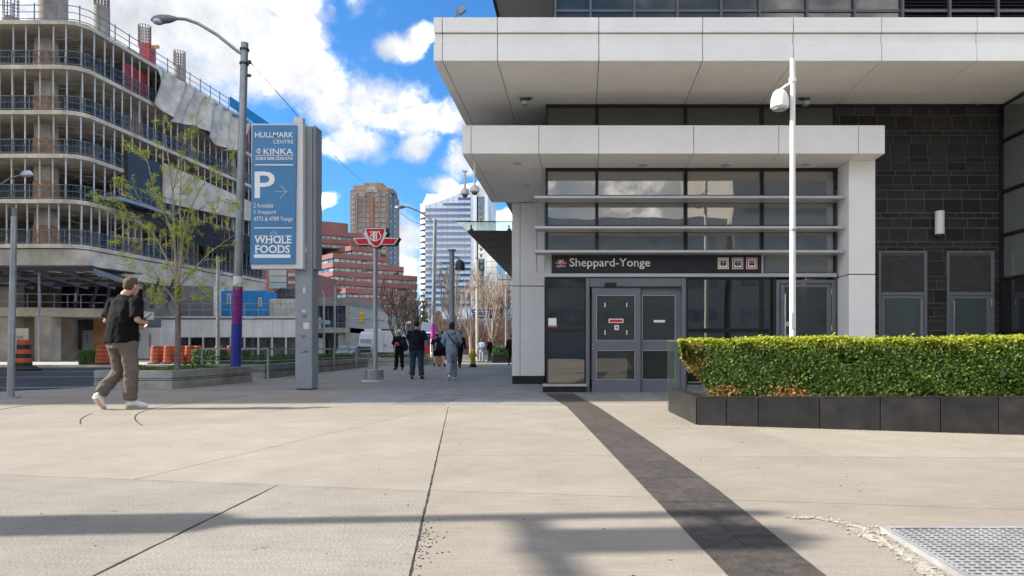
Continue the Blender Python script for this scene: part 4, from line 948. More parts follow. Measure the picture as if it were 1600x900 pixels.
def hedge_leaves():
    n = 110000
    X_ = NR.uniform(1.1, 6.5, n); U = NR.uniform(0, 1, n); typ = NR.uniform(0, 1, n)
    zb = .30 + .02 * (X_ - 1.3); zt = .955 + .012 * (X_ - 1.3) * 0 + .012 * np.sin(X_ * 3.1) + .008 * np.sin(X_ * 9.7)
    front = 7.92 - .304 * (X_ - 1.3) + .09
    z = zb + (zt - zb) * U; y = front + np.abs(NR.normal(0, .05, n)) + .03 * np.sin(X_ * 7 + z * 9) * .5 + .02 * np.sin(z * 23 + X_ * 17)
    nr = np.stack([NR.normal(0, .5, n), -1 + NR.normal(0, .4, n), NR.normal(.35, .5, n)], 1)
    top = typ > .74
    y[top] = front[top] + NR.uniform(0, 1.0, top.sum()); z[top] = zt[top] + NR.normal(0, .016, top.sum()); nr[top] = np.stack([NR.normal(0, .5, top.sum()), NR.normal(-.2, .5, top.sum()), np.ones(top.sum())], 1)
    # left end: undercut face
    le = (typ < .13)
    m = le.sum(); zz = NR.uniform(.30, .96, m); xe = np.interp(zz, [.3, .42, .62, .75, .96], [1.50, 1.46, 1.27, 1.16, 1.13])
    y[le] = NR.uniform(8.0, 9.1, m); X_[le] = xe + (y[le] - 8.1) * .16 + np.abs(NR.normal(0, .03, m)); z[le] = zz; nr[le] = np.stack([-np.ones(m), NR.normal(0, .4, m), NR.normal(.2, .4, m)], 1)
    xe = np.interp(z, [.3, .42, .62, .75, .96], [1.50, 1.46, 1.27, 1.16, 1.13]) + (y - 8.1) * .16
    keep = X_ >= xe - .02; X_, y, z, nr = X_[keep], y[keep], z[keep], nr[keep]; n = len(X_)
    ny = np.sin(X_ * 5.3 + 1.2) * np.sin(z * 11 + X_ * 2) + np.sin(X_ * 13.1 + z * 7) * .5
    g = NR.uniform(0, 1, n)
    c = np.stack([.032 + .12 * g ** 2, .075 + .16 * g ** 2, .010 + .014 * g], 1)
    tp = np.clip((z - .86 + NR.normal(0, .03, n)) / .09, 0, 1)[:, None]; c = c * (1 - tp) + np.stack([.30 + .18 * g, .36 + .14 * g, .02 + .02 * g], 1) * tp  # top leaves coloured yellow-green: new growth plus a painted sunlit highlight
    d1 = np.exp(-(((X_ - 1.27) / .13) ** 2 + ((z - .72) / .22) ** 2)); d2 = np.exp(-(((X_ - 2.25) / .22) ** 2 + ((z - .33) / .10) ** 2)); d3 = np.exp(-(((X_ - 1.62) / .18) ** 2 + ((z - .36) / .08) ** 2)); d4 = np.exp(-(((X_ - 1.95) / .1) ** 2 + ((z - .62) / .08) ** 2)) * .6
    d5 = np.exp(-(((X_ - 3.4) / 1.0) ** 2 + ((z - .31) / .045) ** 2)) * .7
    d4 = d4 * 0; br = NR.uniform(0, 1, n) < np.clip(np.maximum.reduce([d1 * .75, d2, d3, d4, d5]) * (1.05 + .4 * ny), 0, .92)
    b_ = np.stack([.30 + .18 * g, .14 + .10 * g, .045 + .03 * g], 1)
    yl = br & (z > .55) & (g > .45); b_[yl] = np.stack([.42 + .1 * g[yl], .34 + .08 * g[yl], .06 + 0 * g[yl]], 1)
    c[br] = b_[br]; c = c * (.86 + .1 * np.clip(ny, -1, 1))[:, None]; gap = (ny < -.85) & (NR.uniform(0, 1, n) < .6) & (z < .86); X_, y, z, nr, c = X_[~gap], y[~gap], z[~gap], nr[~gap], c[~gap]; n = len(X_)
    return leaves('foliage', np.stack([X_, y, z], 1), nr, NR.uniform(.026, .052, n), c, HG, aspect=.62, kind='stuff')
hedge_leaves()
tw = MB()
for _ in range(30):
    x = R.uniform(1.2, 1.7); z = R.uniform(.45, .9); tw.bar((x, 8.3, z), (x + R.uniform(-.05, .05), 7.98, z + R.uniform(-.1, .1)), .004)
tag(tw.build('twigs', M['bark'], HG), kind='stuff')
GG = thing('glass_guard', 'small clear glass guard panel standing behind the left end of the hedge', 'glass panel', (1.3, 9.75, 0))
MB().box(px(1043, 9.75), px(1061, 9.75), 9.75, 9.765, .0, pz(533, 9.75)).build('pane', glass('guard_glass', (.3, .4, .38), .06, .86, tcol=(.85, .93, .9)), GG); MB().box(px(1043, 9.75), px(1061, 9.75), 9.745, 9.77, pz(533, 9.75), pz(532, 9.75)).build('edge_strip', M['alulight'], GG)
# ================================================================ POLES AND SIGNS
D = 10.4; k = thing('globe_lamp_post', 'tall slim white lamp post with a bell shaped lamp behind the hedge', 'lamp post', (px(1238.5, D), D, 0)); X0 = px(1238.5, D)
MB().cyl(X0, D, 0, pz(92, D), .047, 20, .038).build('pole', M['whitepole'], k, True); MB().cyl(X0, D, pz(127, D) - .02, pz(127, D) + .05, .053, 20).build('collar', M['whitepole'], k, True)
def bell(k, X0, D, zc, side, m, sc_=1.0):
    xc = X0 + side * .19 * sc_
    MB().lathe((xc, D, zc), [(.118 * sc_, -.155 * sc_), (.135 * sc_, -.14 * sc_), (.128 * sc_, -.02 * sc_), (.10 * sc_, .07 * sc_), (.055 * sc_, .115 * sc_), (.01, .125 * sc_)], 24).build('lamp_shade', m, k, True)
    MB().cyl(xc, D, zc - .175 * sc_, zc - .15 * sc_, .10 * sc_, 24).build('lens', M['alulight'], k, True)
    MB().tube([(xc, D, zc + .11 * sc_), (xc + -side * .08, D, zc + .17 * sc_), (X0, D, zc + .24 * sc_)], .02, 8).build('bracket', m, k, True)
bell(k, X0, D, pz(153, D), -1, M['whitepole'])
MB().box(X0 - .03, X0 + .03, D - .052, D - .04, 1.15, 1.4).build('access_plate', M['pale'], k, bevel=.004); MB().cyl(X0, D, 2.6, 2.63, .052, 20).build('band', M['galv'], k, True)
D = 12.3; k = thing('steel_post', 'slim bare steel post at the left edge of the plaza beside the road', 'post', (px(18, D), D, 0)); X0 = px(17, D)
MB().tube([(X0 - .005, D, 0), (px(22, D), D, pz(338, D))], [.058, .045], 18).build('pole', M['galv'], k, True); MB().cyl(px(22.3, D), D, pz(338, D), pz(325, D), .036, 16).build('tip', M['alu'], k, True); MB().cyl(X0, D, 0, .02, .15, 20).build('base_plate', M['galv'], k, True)
# totem
D = 14.8; T = thing('parking_totem', 'tall grey post with a blue and white parking and shop directory sign', 'sign', (px(478, D), D, 0))
MB().box(px(461, D), px(487.5, D), D, D + .36, .02, pz(197, D)).build('post', M['postgrey'], T, bevel=.012)
MB().box(px(487.5, D), px(494.5, D + .1), D + .05, D + .42, pz(420, D), pz(195, D)).build('post_side_panel', M['postgrey'], T, bevel=.008)
MB().box(px(463, D), px(485, D), D + .03, D + .33, 0, .02).build('base_plate', M['dark'], T)
fr = MB(); fr.box(px(398, D), px(478, D), D - .16, D - .02, pz(421.5, D), pz(197, D)); fr.box(px(464, D), px(478, D), D - .162, D - .02, pz(197, D), pz(187, D)); fr.build('sign_back', M['pale'], T, bevel=.006)
DS = D - .2; BL = MB(); q = lambda x, y: (px(x, DS), pz(y, DS))
BL.prism_xz([q(390.5, 412), q(460.5, 411.5), q(463.5, 195.5), q(394.5, 195.5)], DS, DS + .045); BL.build('blue_face', M['blue'], T)
W_ = M['letter']
text('HULLMARK', 398.5, 458.5, 215, 206.5, DS, W_, T, bold=.01); text('CENTRE', 427, 458.5, 224.5, 218.5, DS, W_, T)
text('KINKA', 412, 458, 241.5, 232, DS, W_, T, bold=.006); text('SUSHI BAR IZAKAYA', 399.5, 458, 250.2, 245, DS, W_, T, bold=.014)
fl = MB()
for i in range(8):
    a = rad(45 * i); c0 = at(404.5, 236.5, DS); d = Vector((math.cos(a), 0, math.sin(a))); fl.bar(c0 + d * .018 - Vector((0, .004, 0)), c0 + d * .062 - Vector((0, .004, 0)), .022, .008)
fl.build('flower_emblem', W_, T)
rl = lambda x0, x1, y, h, n='rule': MB().box(px(x0, DS), px(x1, DS), DS - .005, DS - .0005, pz(y + h, DS), pz(y, DS)).build(n, W_, T)
rl(399, 458, 242.8, .6); rl(398.5, 458, 256.8, 1.7); rl(397, 456.5, 355.4, 1.4)
text('P', 398, 429.5, 309.5, 268, DS, W_, T, bold=.01)
ar = MB()
for a, b in (((429, 300), (448.5, 300)), ((438.5, 290.5), (448.5, 300)), ((438.5, 310), (448.5, 300))): ar.bar(at(*a, DS) - Vector((0, .004, 0)), at(*b, DS) - Vector((0, .004, 0)), .022, .006)
ar.build('arrow', W_, T)
text('2 Avondale', 396.5, 427, 324.5, 317.5, DS, W_, T); text('5 Sheppard', 396.5, 431, 335.5, 328.5, DS, W_, T); text('4773 & 4789 Yonge', 396.5, 457.5, 347.5, 338.5, DS, W_, T)
def serif(s, x0, x1, yb, yt):
    o = text(s, x0, x1, yb, yt, DS, W_, T, bold=.022); n = len(s); sb = MB()
    widths = {'W': 1.45, 'H': 1.05, 'O': 1.1, 'L': .85, 'E': .9, 'F': .85, 'D': 1.1, 'S': .8}; tot = sum(widths[c] for c in s); x = x0
    for c in s:
        wd = widths[c] / tot * (x1 - x0)
        if c in 'HFWLED':
            for (yy, xs_) in ((yt, (.18, .8)), (yb - 1.0, (.18, .8))):
                for f_ in xs_:
                    if (c in 'FLED' and f_ == .8): continue
                    if c == 'W' and yy != yt: continue
                    sb.box(px(x + wd * f_ - 2.2, DS), px(x + wd * f_ + 2.2, DS), DS - .0052, DS - .0008, pz(yy + 1.0, DS), pz(yy, DS))
        x += wd
    sb.build('letter_serifs', W_, T)
serif('WHOLE', 397.5, 455.5, 380.5, 368); serif('FOODS', 399, 453, 395.5, 383)
lf = MB(); pts = [at(422 + 6 * math.sin(t * 1.0), 366 - 2.2 * math.sin(t * math.pi) - t * .6, DS) - Vector((0, .004, 0)) for t in [i / 6 for i in range(7)]]
for a, b in (((422.5, 366), (426, 362.5)), ((426, 362.5), (430, 362.8)), ((430, 362.8), (433.5, 366.5)), ((425, 368), (429, 366.5)), ((429, 366.5), (431, 369))): lf.bar(at(*a, DS) - Vector((0, .004, 0)), at(*b, DS) - Vector((0, .004, 0)), .02, .006)
lf.build('leaf_emblem', W_, T); MB().box(px(397, DS), px(454, DS), DS - .006, DS - .0005, pz(403, DS), pz(397.5, DS)).build('white_bar', W_, T, bevel=.004)
for (x, y, a, b) in ((472, 386, 8, 8.5), (473.5, 449, 3.5, 9), (474, 504, 9, 10), (472, 484, 5, 4)):
    MB().box(px(x, D), px(x + a, D), D - .003, D + .001, pz(y + b, D), pz(y, D)).build('sticker', M['pale'], T)
sc_ = MB()
for cx, cy in ((475, 524), (475, 550), (474, 495)):
    p = [at(cx + R.uniform(-5, 6), cy + R.uniform(-4, 4), D) - Vector((0, .002, 0)) for _ in range(7)]
    for a, b in zip(p, p[1:]): sc_.bar(a, b, .008, .003)
sc_.build('graffiti_scrawl', M['signblack'], T)
bt = MB()
for y in (575, 594):
    for x in (466, 471, 478, 482): bt.ball((px(x, D), D - .001, pz(y, D)), .01, .006, .01, 8, 5)
tag(bt.build('bolts', M['galv'], T), kind='stuff')
# transit sign on its pole
D = 18.8; Tt = thing('transit_sign', 'red winged transit shield sign with monogram on a slim steel pole', 'sign', (px(586.5, D), D, 0)); X0 = px(586.5, D)
MB().cyl(X0, D, .1, pz(386, D), .058, 16).build('pole', M['chrome'], Tt, True)
MB().cyl(X0 - .03, D, .03, .31, .24, 28).build('base_drum', M['chrome'], Tt, True); MB().cyl(X0 - .03, D, 0, .03, .33, 28).build('base_plate', M['pale'], Tt, True)
ss = (px(625, D) - px(551, D)) / 1130
DT = D - .12
roundel(Tt, px(588, DT), pz(370.5, DT), ss * .985, DT, .24); monogram(Tt, px(588, DT), pz(370.5, DT), ss * .985, DT)
# street lamps with curved arms
def cobra(name, label, bx, D, ytop, arm, hx, hy, r=.1, tilt=0, z0=0., group=None, m='galv', lens=True, headlen=.68):
    X0 = px(bx, D); zt = pz(ytop, D); k = thing(name, label, 'street lamp', (X0, D, z0), 0, group)
    xt = X0 + tilt
    MB().tube([(X0, D, z0), (xt, D, zt)], [r, r * .8], 16).build('pole', M[m], k, True)
    P_ = [at(x, y, D) for x, y in arm]; MB().tube(P_, .034 * (r / .09), 8).build('arm', M[m], k, True)
    e = P_[-1]; s = -1 if hx < arm[-1][0] else 1; h = at(hx, hy, D); L = abs(h.x - e.x); rr = L / .68
    rings = [(0, .045), (.12, .075), (.3, .11), (.62, .125), (.85, .10), (1.0, .03)]
    pts = [e.lerp(h, t) for t, _ in rings]
    MB().tube(pts, [(w_ * 1.0 * rr, w_ * .75 * rr) for _, w_ in rings], 12).build('lamp_head', M['alu'] if m == 'galv' else M[m], k, True)
    c = e.lerp(h, .70); MB().ball((c.x, c.y, c.z - .045 * rr), .17 * rr, .10 * rr, .10 * rr, 12, 7).build('lens', M['alulight'], k, True)
    return k, xt, zt
k, xt, zt = cobra('street_lamp', 'tall grey street lamp with purple and blue wrapped base standing in the nearest concrete planter', 368, 18.3, 67, [(381, 86), (371, 80), (340, 55), (310, 37), (290, 30), (276, 29)], 236, 31, .11, .24, .4)
tl = lambda y, D=18.3: px(368, D) + .24 * (pz(y, D) - .4) / (zt - .4)
def sleeve(y0, y1, r, name, m, par, D=18.3): MB().tube([(tl(y1, D), D, pz(y1, D)), (tl(y0, D), D, pz(y0, D))], [r, r], 18).build(name, M[m], par, True)
sleeve(448, 506, .122, 'purple_wrap', 'purple', k); sleeve(506, 573, .127, 'blue_wrap', 'cobalt', k); sleeve(432, 448, .113, 'sticker', 'letter', k); sleeve(98, 101, .115, 'band', 'dark', k); sleeve(76, 79, .115, 'band', 'dark', k)
MB().bar(at(388, 97, 18.2), at(392, 97, 18.2), .08).bar(at(386, 118, 18.2), at(392, 118, 18.2), .06).build('cable_clamp', M['dark'], k)
k2, xt2, zt2 = cobra('street_lamp', 'grey street lamp with a magenta wrapped base beyond the walking group', 676, 43, 343, [(681, 350), (672, 342), (655, 330), (640, 324), (634, 323)], 617, 324, .14, .15, 0)
zp = lambda y: pz(y, 43)
MB().tube([(px(676, 43) + .02, 43, zp(530)), (px(677, 43) + .02, 43, zp(506))], .16, 16).build('magenta_wrap', M['magenta'], k2, True); MB().tube([(px(676, 43), 43, zp(566)), (px(676.3, 43), 43, zp(530))], .155, 16).build('white_wrap', M['pale'], k2, True)
k = thing('street_lamp', 'grey street lamp head reaching in from the left edge', 'street lamp', (px(-26, 30), 30, 0)); D = 30
MB().cyl(px(-26, D), D, 0, pz(280, D), .1, 14, .08).build('pole', M['galv'], k, True); MB().tube([at(-26, 310, D), at(-5, 292, D), at(15, 279, D), at(34, 273, D)], .04, 8).build('arm', M['galv'], k, True)
MB().tube([at(33, 273, D), at(38, 272, D), at(46, 272, D), at(52, 273, D)], [(.07, .05), (.15, .09), (.16, .1), (.04, .03)], 12).build('lamp_head', M['alulight'], k, True)
for (lab, bx, D, yt, arm, hx, hy) in (('thin distant street lamp whose arm points right, in front of the red stepped building', 523, 70, 447, [(523, 446), (528, 441), (540, 436), (546, 434)], 554, 434),
        ('short distant street lamp just right of the parking totem, with a head pointing left', 506, 62, 462, [(506, 462), (505, 456), (504, 453)], 502, 452),
        ('distant street lamp with an arm to the right behind the bare dark tree', 621, 60, 472, [(621, 474), (626, 468), (634, 464), (640, 463)], 647, 463),
        ('distant street lamp just left of the magenta pole', 657, 75, 478, [(657, 481), (662, 474), (668, 471), (671, 471)], 676, 471),
        ('distant pale street lamp whose arm points left, beside the white column', 791, 52, 451, [(791, 453), (784, 447), (775, 442), (770, 441)], 762, 440)):
    cobra('street_lamp', lab, bx, D, yt, arm, hx, hy, .1)
k = thing('pale_pole', 'plain pale pole rising among the bare white trees', 'pole', (px(745.5, 50), 50, 0)); MB().cyl(px(745.5, 50), 50, 0, pz(405, 50), .1, 12).build('shaft', M['cream'], k, True); MB().cyl(px(745.5, 50), 50, pz(405, 50), pz(403, 50), .12, 12).build('cap', M['alu'], k, True)
k = thing('site_pole', 'slim steel pole in front of the white hoarding behind the planted tree', 'pole', (px(340, 40), 40, 0)); MB().cyl(px(340.5, 40), 40, 0, pz(402, 40), .11, 12, .09).build('shaft', M['galv'], k, True); MB().cyl(px(340.5, 40), 40, pz(402, 40), pz(400, 40), .1, 12).build('cap', M['alu'], k, True)
D = 31; k = thing('globe_lamp_post', 'grey lamp post with a dark bell shaped lamp beyond the hooded walker', 'lamp post', (px(706, D), D, 0)); X0 = px(706, D)
MB().cyl(X0, D, 0, pz(392, D), .13, 16, .11).build('pole', M['postgrey'], k, True); MB().cyl(X0, D, pz(392, D), pz(390, D), .19, 16).build('cap', M['postgrey'], k, True)
bell(k, X0 + .06, D, pz(413, D), 1, M['dark'], 1.6)
# lamp / signal post just outside the frame at the left whose shadow falls across the foreground
k = thing('traffic_signal_post', 'tall signal post with a wrapped lower shaft standing left of the frame', 'traffic signal', (-9.6, 2.92, 0))
MB().cyl(-9.6, 2.92, 0, 5.2, .21, 18).build('wrapped_shaft', M['cobalt'], k, True); MB().cyl(-9.6, 2.92, 5.2, 7.15, .075, 14).build('pole', M['galv'], k, True)
MB().box(-9.76, -9.44, 2.26, 2.66, 6.38, 7.08).build('signal_head', M['yellow'], k, bevel=.03)
for z in (6.52, 6.73, 6.94): MB().tube([(-9.44, 2.45, z), (-9.30, 2.45, z)], .09, 14).build('visor', M['black'], k)
MB().tube([(-9.6, 2.92, 6.3), (-9.6, 2.6, 6.35), (-9.2, -.6, 6.6)], .06, 8).bar((-9.6, 2.92, 6.95), (-9.6, 2.5, 6.95), .05).build('mast_arm', M['galv'], k, True)
# overhead wire
k = thing('overhead_wire', 'thin black overhead wire running down from the street lamp to the brown tower', 'wire', at(392, 98, 18.2))
P0, P1 = at(392, 98, 18.2), at(583, 296, 60); MB().tube([P0.lerp(P1, t) + Vector((0, 0, -.9 * math.sin(math.pi * t) * .35)) for t in [i / 16 for i in range(17)]], .012, 5).build('wire', M['black'], k)
k = thing('overhead_wire', 'faint wire crossing the sky right of the brown tower', 'wire', at(620, 330, 43)); P0, P1 = at(626, 333, 43), at(657, 350, 70); MB().tube([P0, P0.lerp(P1, .5) - Vector((0, 0, .15)), P1], .02, 5).build('wire', M['black'], k)
# ================================================================ CONCRETE PLANTERS
def shrink(poly, g): return inset(poly, g)
def cplanter(label, poly, h, name='concrete_planter'):
    k = thing(name, label, 'planter', (*cen(poly), 0))
    for (a, b) in ((-.02, h * .44), (h * .475, h * .55), (h * .585, h)): MB().prism(poly if a < 0 or b == h else shrink(poly, .004), a, b - (0 if b < h else .06)).build('concrete_course', M['planter'], k, bevel=.004)
    MB().prism(shrink(poly, .03), 0, h - .08).build('planter_core', M['joint'], k); n = len(poly); inn = shrink(poly, .14)
    pp = inset(poly, 0.0)
    for i in range(n):
        j = (i + 1) % n; MB().prism([pp[i], pp[j], inn[j], inn[i]], h - .065, h).build('rim', M['planter'], k, bevel=.004)
    MB().prism(shrink(poly, .13), h - .08, h - .05).build('soil', M['soil'], k)
    return k
c1 = [(-10.42, 15.05), (-8.76, 15.08), (-8.69, 18.6), (-10.9, 18.6)]; c2 = [(-11.0, 20.4), (-9.2, 20.5), (-10.4, 34.4), (-12.0, 34.4)]; c3 = [(-12.0, 35.6), (-8.35, 37), (-8.9, 46), (-12.4, 46)]
cplanter('pale concrete planter holding the young leafing tree', c1, .40); cplanter('long concrete planter with low evergreens behind the parking totem', c2, .42); cplanter('concrete planter beyond the two men facing each other', c3, .42)
def inpoly(x, y, poly):
    c = False; n = len(poly)
    for i in range(n):
        (x1, y1), (x2, y2) = poly[i], poly[i - 1]
        if (y1 > y) != (y2 > y) and x < (x2 - x1) * (y - y1) / (y2 - y1) + x1: c = not c
    return c
def groundcover(label, poly, z, h, n, s, c0, c1_, name='low_evergreens', cat='ground cover', g=.2):
    k = thing(name, label, cat, (*cen(poly), z)); q = shrink(poly, g); x0, x1 = min(p[0] for p in q), max(p[0] for p in q); y0, y1 = min(p[1] for p in q), max(p[1] for p in q); P_ = []
    while len(P_) < n:
        x, y = R.uniform(x0, x1), R.uniform(y0, y1)
        if inpoly(x, y, q): P_.append((x, y, z + h * (R.random() ** .6) * (.75 + .25 * math.sin(x * 4 + y * 3))))
    g_ = NR.uniform(0, 1, (n, 1)); cc = np.array(c0) * (1 - g_) + np.array(c1_) * g_
    leaves('foliage', P_, NR.normal(0, 1, (n, 3)) + np.array([0, -.4, .6]), NR.uniform(.6, 1.3, n) * s, cc, k, kind='stuff', aspect=.4)
    return k
groundcover('low spring grass at the foot of the young tree', c1, .34, .14, 2600, .06, (.05, .11, .015), (.14, .24, .03))
groundcover('low dark green evergreens filling the long concrete planter', c2, .38, .30, 9000, .07, (.022, .06, .010), (.06, .13, .02))
groundcover('low evergreens in the planter beyond the two men', c3, .38, .2, 3000, .09, (.03, .07, .015), (.08, .14, .03))
RL = thing('hand_railing', 'low steel railing with thin posts beside the long concrete planter', 'railing', (-9.1, 21, 0))
P_ = [(-10.9, 20.25), (-9.05, 20.35), (-9.35, 24.0), (-9.65, 27.5), (-9.9, 31), (-10.2, 34.5)]
for a, b in zip(P_, P_[1:]): MB().bar((*a, .87), (*b, .87), .06, .05).build('top_rail', M['galv'], RL); MB().bar((*a, .52), (*b, .52), .02).build('middle_rail', M['galv'], RL)
for p in P_ + [(-9.95, 20.3)]: MB().bar((*p, 0), (*p, .86), .05).build('post', M['galv'], RL)
# ================================================================ TREES
def grow(b, p, d, L, r, n, tips, spread=.6, up=.15, segs=3, shrinkf=.68, mn=.004, rng=R):
    pts = [Vector(p)]; rr = [r]; d = Vector(d).normalized()
    for i in range(segs):
        d = (d + Vector((rng.gauss(0, .12), rng.gauss(0, .12), rng.gauss(up * .4, .08)))).normalized(); pts.append(pts[-1] + d * L / segs); rr.append(max(mn, r * (1 - .5 * (i + 1) / segs)))
    b.tube(pts, rr, 6 if r > .03 else 4 if r > .01 else 3, False)
    if n <= 1: tips.append((pts[-2], pts[-1]))
    if n <= 2: tips.append((pts[0], pts[1]))
    if n > 0:
        for _ in range(rng.choice((2, 3, 3))):
            t = rng.uniform(.35, 1); i = min(int(t * segs), segs - 1); q = pts[i].lerp(pts[i + 1], t * segs - i)
            s = Vector((rng.gauss(0, 1), rng.gauss(0, 1), rng.gauss(0, .7))).normalized(); nd = (d + s * spread + Vector((0, 0, up))).normalized()
            grow(b, q, nd, L * shrinkf * rng.uniform(.7, 1.2), max(mn, rr[i] * .6), n - 1, tips, spread, up, segs, shrinkf, mn, rng)
    return tips
D = 16.3; TR = thing('young_tree', 'young tree with thin grey trunk and sparse yellow green leaves in the nearest concrete planter', 'tree', (px(277, D), D, .36))
limbs = [[(277, 580, .09), (278, 540, .082), (278, 490, .075), (277, 440, .07)], [(277, 442, .05), (272, 370, .036), (270, 300, .028), (262, 240, .018), (256, 195, .008)], [(279, 442, .04), (283, 380, .03), (281, 320, .022), (284, 255, .01)],
         [(275, 437, .035), (255, 400, .026), (237, 370, .02), (215, 350, .014), (180, 334, .009), (150, 324, .005)], [(272, 375, .028), (258, 330, .02), (245, 300, .016), (238, 255, .011), (212, 232, .006)], [(280, 432, .034), (290, 375, .026), (303, 330, .018), (332, 285, .011), (368, 268, .006)],
         [(281, 446, .03), (308, 425, .022), (345, 396, .014), (392, 370, .006)], [(276, 475, .026), (255, 443, .018), (230, 428, .012), (188, 412, .006)], [(279, 472, .022), (300, 457, .014), (342, 448, .006)], [(270, 300, .02), (286, 258, .013), (300, 218, .009), (322, 203, .005)],
         [(300, 335, .014), (330, 318, .009), (362, 314, .005)], [(276, 500, .02), (262, 470, .013), (240, 458, .008), (222, 470, .004)], [(240, 372, .012), (205, 375, .008), (170, 362, .005)], [(258, 330, .012), (225, 318, .008), (185, 300, .005), (160, 312, .004)], [(279, 395, .014), (310, 350, .009), (345, 338, .005)]]
tb = MB(); br = MB(); tips = []
for li, L in enumerate(limbs):
    dy = R.uniform(-.5, .5) if li > 2 else 0; pts = [at(x, y, D) + Vector((0, dy * (i / (len(L) - 1)) * 1.3, 0)) for i, (x, y, r) in enumerate(L)]
    (tb if li == 0 else br).tube(pts, [r * .75 for *_, r in L], 12 if li == 0 else 7, True)
    if li:
        for i in range(1, len(pts)):
            for _ in range(3):
                q = pts[i - 1].lerp(pts[i], R.random()); d = (pts[i] - pts[i - 1]).normalized() + Vector((R.gauss(0, .8), R.gauss(0, .8), R.gauss(.1, .6)))
                grow(br, q, d, R.uniform(.22, .5), .007, 2, tips, .9, .05, 3, .6, .0025)
tb.build('trunk', M['bark'], TR, True); cr_ = tag(br.build('branches', M['branch'], TR, True), kind='stuff')
P_ = []; 
for a, b in tips:
    if R.random() < .62:
        for _ in range(R.randint(5, 14)):
            q = a.lerp(b, R.uniform(.2, 1.1)); P_.append((q.x + R.gauss(0, .022), q.y + R.gauss(0, .022), q.z - abs(R.gauss(0, .035))))
n = len(P_); g_ = NR.uniform(0, 1, (n, 1)); print('tree leaves', n)
leaves('crown', P_, NR.normal(0, 1, (n, 3)), NR.uniform(.022, .052, n), np.array([.42, .52, .03]) * (1 - g_) + np.array([.66, .72, .06]) * g_, TR, kind='stuff', aspect=.35)
def bare_tree(label, x, D, h, m, seed, levels=5, spread=.55, up=.25, group=None, r=.13, L=None):
    rng = random.Random(seed); k = thing('bare_tree', label, 'tree', (px(x, D), D, 0), 0, group); t = MB(); b = MB(); X0 = px(x, D); tt = []
    zf = h * .24; t.tube([(X0, D, 0), (X0 + .03, D, zf * .5), (X0 - .02, D, zf)], [r, r * .85, r * .75], 9); t.build('trunk', M[m], k, True)
    for i in range(5):
        a = 2 * math.pi * i / 5 + rng.uniform(-.4, .4); z = zf * (1 - .25 * rng.random()); d = Vector((math.cos(a) * .5, math.sin(a) * .5, 1)); grow(b, (X0, D, z), d, (L or h * .30), r * .5, levels - 1, tt, spread, up, 3, .72, .015 * D / 50, rng)
    tag(b.build('crown', M[m], k), kind='stuff'); return k
bare_tree('dark leafless tree in front of the red stepped building, left of the two men', 622, 44, 5.6, 'barkdark', 3)
bare_tree('smaller dark leafless tree left of the magenta wrapped pole', 640, 52, 5.2, 'barkdark', 8)
bare_tree('tall pale leafless tree between the two lamp poles', 735, 54, 7.6, 'barkpale', 21, 5, .5, .3)
bare_tree('pale leafless tree nearest the white column', 768, 50, 7.0, 'barkpale', 5, 5)
bare_tree('wide pale leafless tree right of the magenta pole', 700, 60, 6.6, 'barkpale', 33, 5)
bare_tree('slim pale leafless tree in front of the white and blue tower', 722, 66, 9.4, 'barkpale', 44, 5)
bare_tree('reddish leafless tree at the far right of the street trees', 784, 62, 7.4, 'twigred', 15, 5)
TB = thing('twiggy_shrub_bank', 'mass of tan leafless shrubs under the pale street trees', 'shrubs', (-9.5, 64, 0)); b = MB(); n = 11000
for i in range(n):
    x = R.uniform(686, 800); D = R.uniform(56, 74); X0 = px(x, D) + R.gauss(0, .2); z = abs(R.gauss(0, 1.0)) + .2; h = 2.7 + .7 * math.sin(x * .13) 
    z = R.uniform(.1, h); d = Vector((R.gauss(0, .6), R.gauss(0, .6), R.uniform(.1, 1))).normalized() * R.uniform(.3, .8); p = Vector((X0, D, z)); q = p + d; e = Vector((.03, 0, 0)); s = Vector((0, 0, .03)) if abs(d.x) > abs(d.z) else e
    b.v += [tuple(p - s), tuple(p + s), tuple(q)]; m_ = len(b.v); b.f.append((m_ - 3, m_ - 2, m_ - 1))
tag(b.build('twigs', pm('tan_twigs', (.42, .27, .19), .9, var=.25, scale=.6), TB), kind='stuff'); TB['kind'] = 'stuff'
# ================================================================ BUILDING UNDER CONSTRUCTION (left)
CB = thing('unfinished_building', 'concrete building under construction with open floors, steel studs and blue railings across the road', 'building', (-37, 52, 0))
tops = [pz(y, 52) for y in (31, 101, 172, 240, 311, 381)]
XC = -36.95
def face_pts(s):                                       # outline of a floor edge, from off-frame left round the rounded corner and along the street
    return [(-64, 52 + s), (-38.3, 52 + s), (-37.5, 52.2 + s * .9), (XC - s * .4, 52.9 + s * .5), (-36.75 - s, 55), (-35.3 - s, 79.0)]
fpz = face_pts(0)
for i, zt in enumerate(tops):
    poly = fpz + [(-64, 79.0)]
    MB().prism(poly, zt - .30, zt).build('floor_slab', M['conc'], CB)
MB().prism(face_pts(.15) + [(-64, 78.8)], 6.5, tops[-1] - .36).build('concrete_band', M['conc'], CB)
for z0, z1 in ((0, tops[0] - .4),): MB().box(-64, -45, 59.5, 78, z0, z1).build('core_wall', M['concd'], CB); MB().box(-45, -41.5, 67, 77, 6.5, z1).build('core_wall', M['concd'], CB)
stud_m = MB().box(-.036, .036, -.036, .036, 0, 1).mesh('steel_stud'); stud_m.materials.append(M['studs']); off = CB.location
def along(P_, sp, j=0):
    out = []; acc = 0
    for a, b in zip(P_, P_[1:]):
        L = math.dist(a, b); t = -acc
        while t < L:
            if t >= 0: out.append((a[0] + (b[0] - a[0]) * t / L, a[1] + (b[1] - a[1]) * t / L))
            t += sp
        acc = (acc + L) % sp if False else (L - (t - sp))
    return out
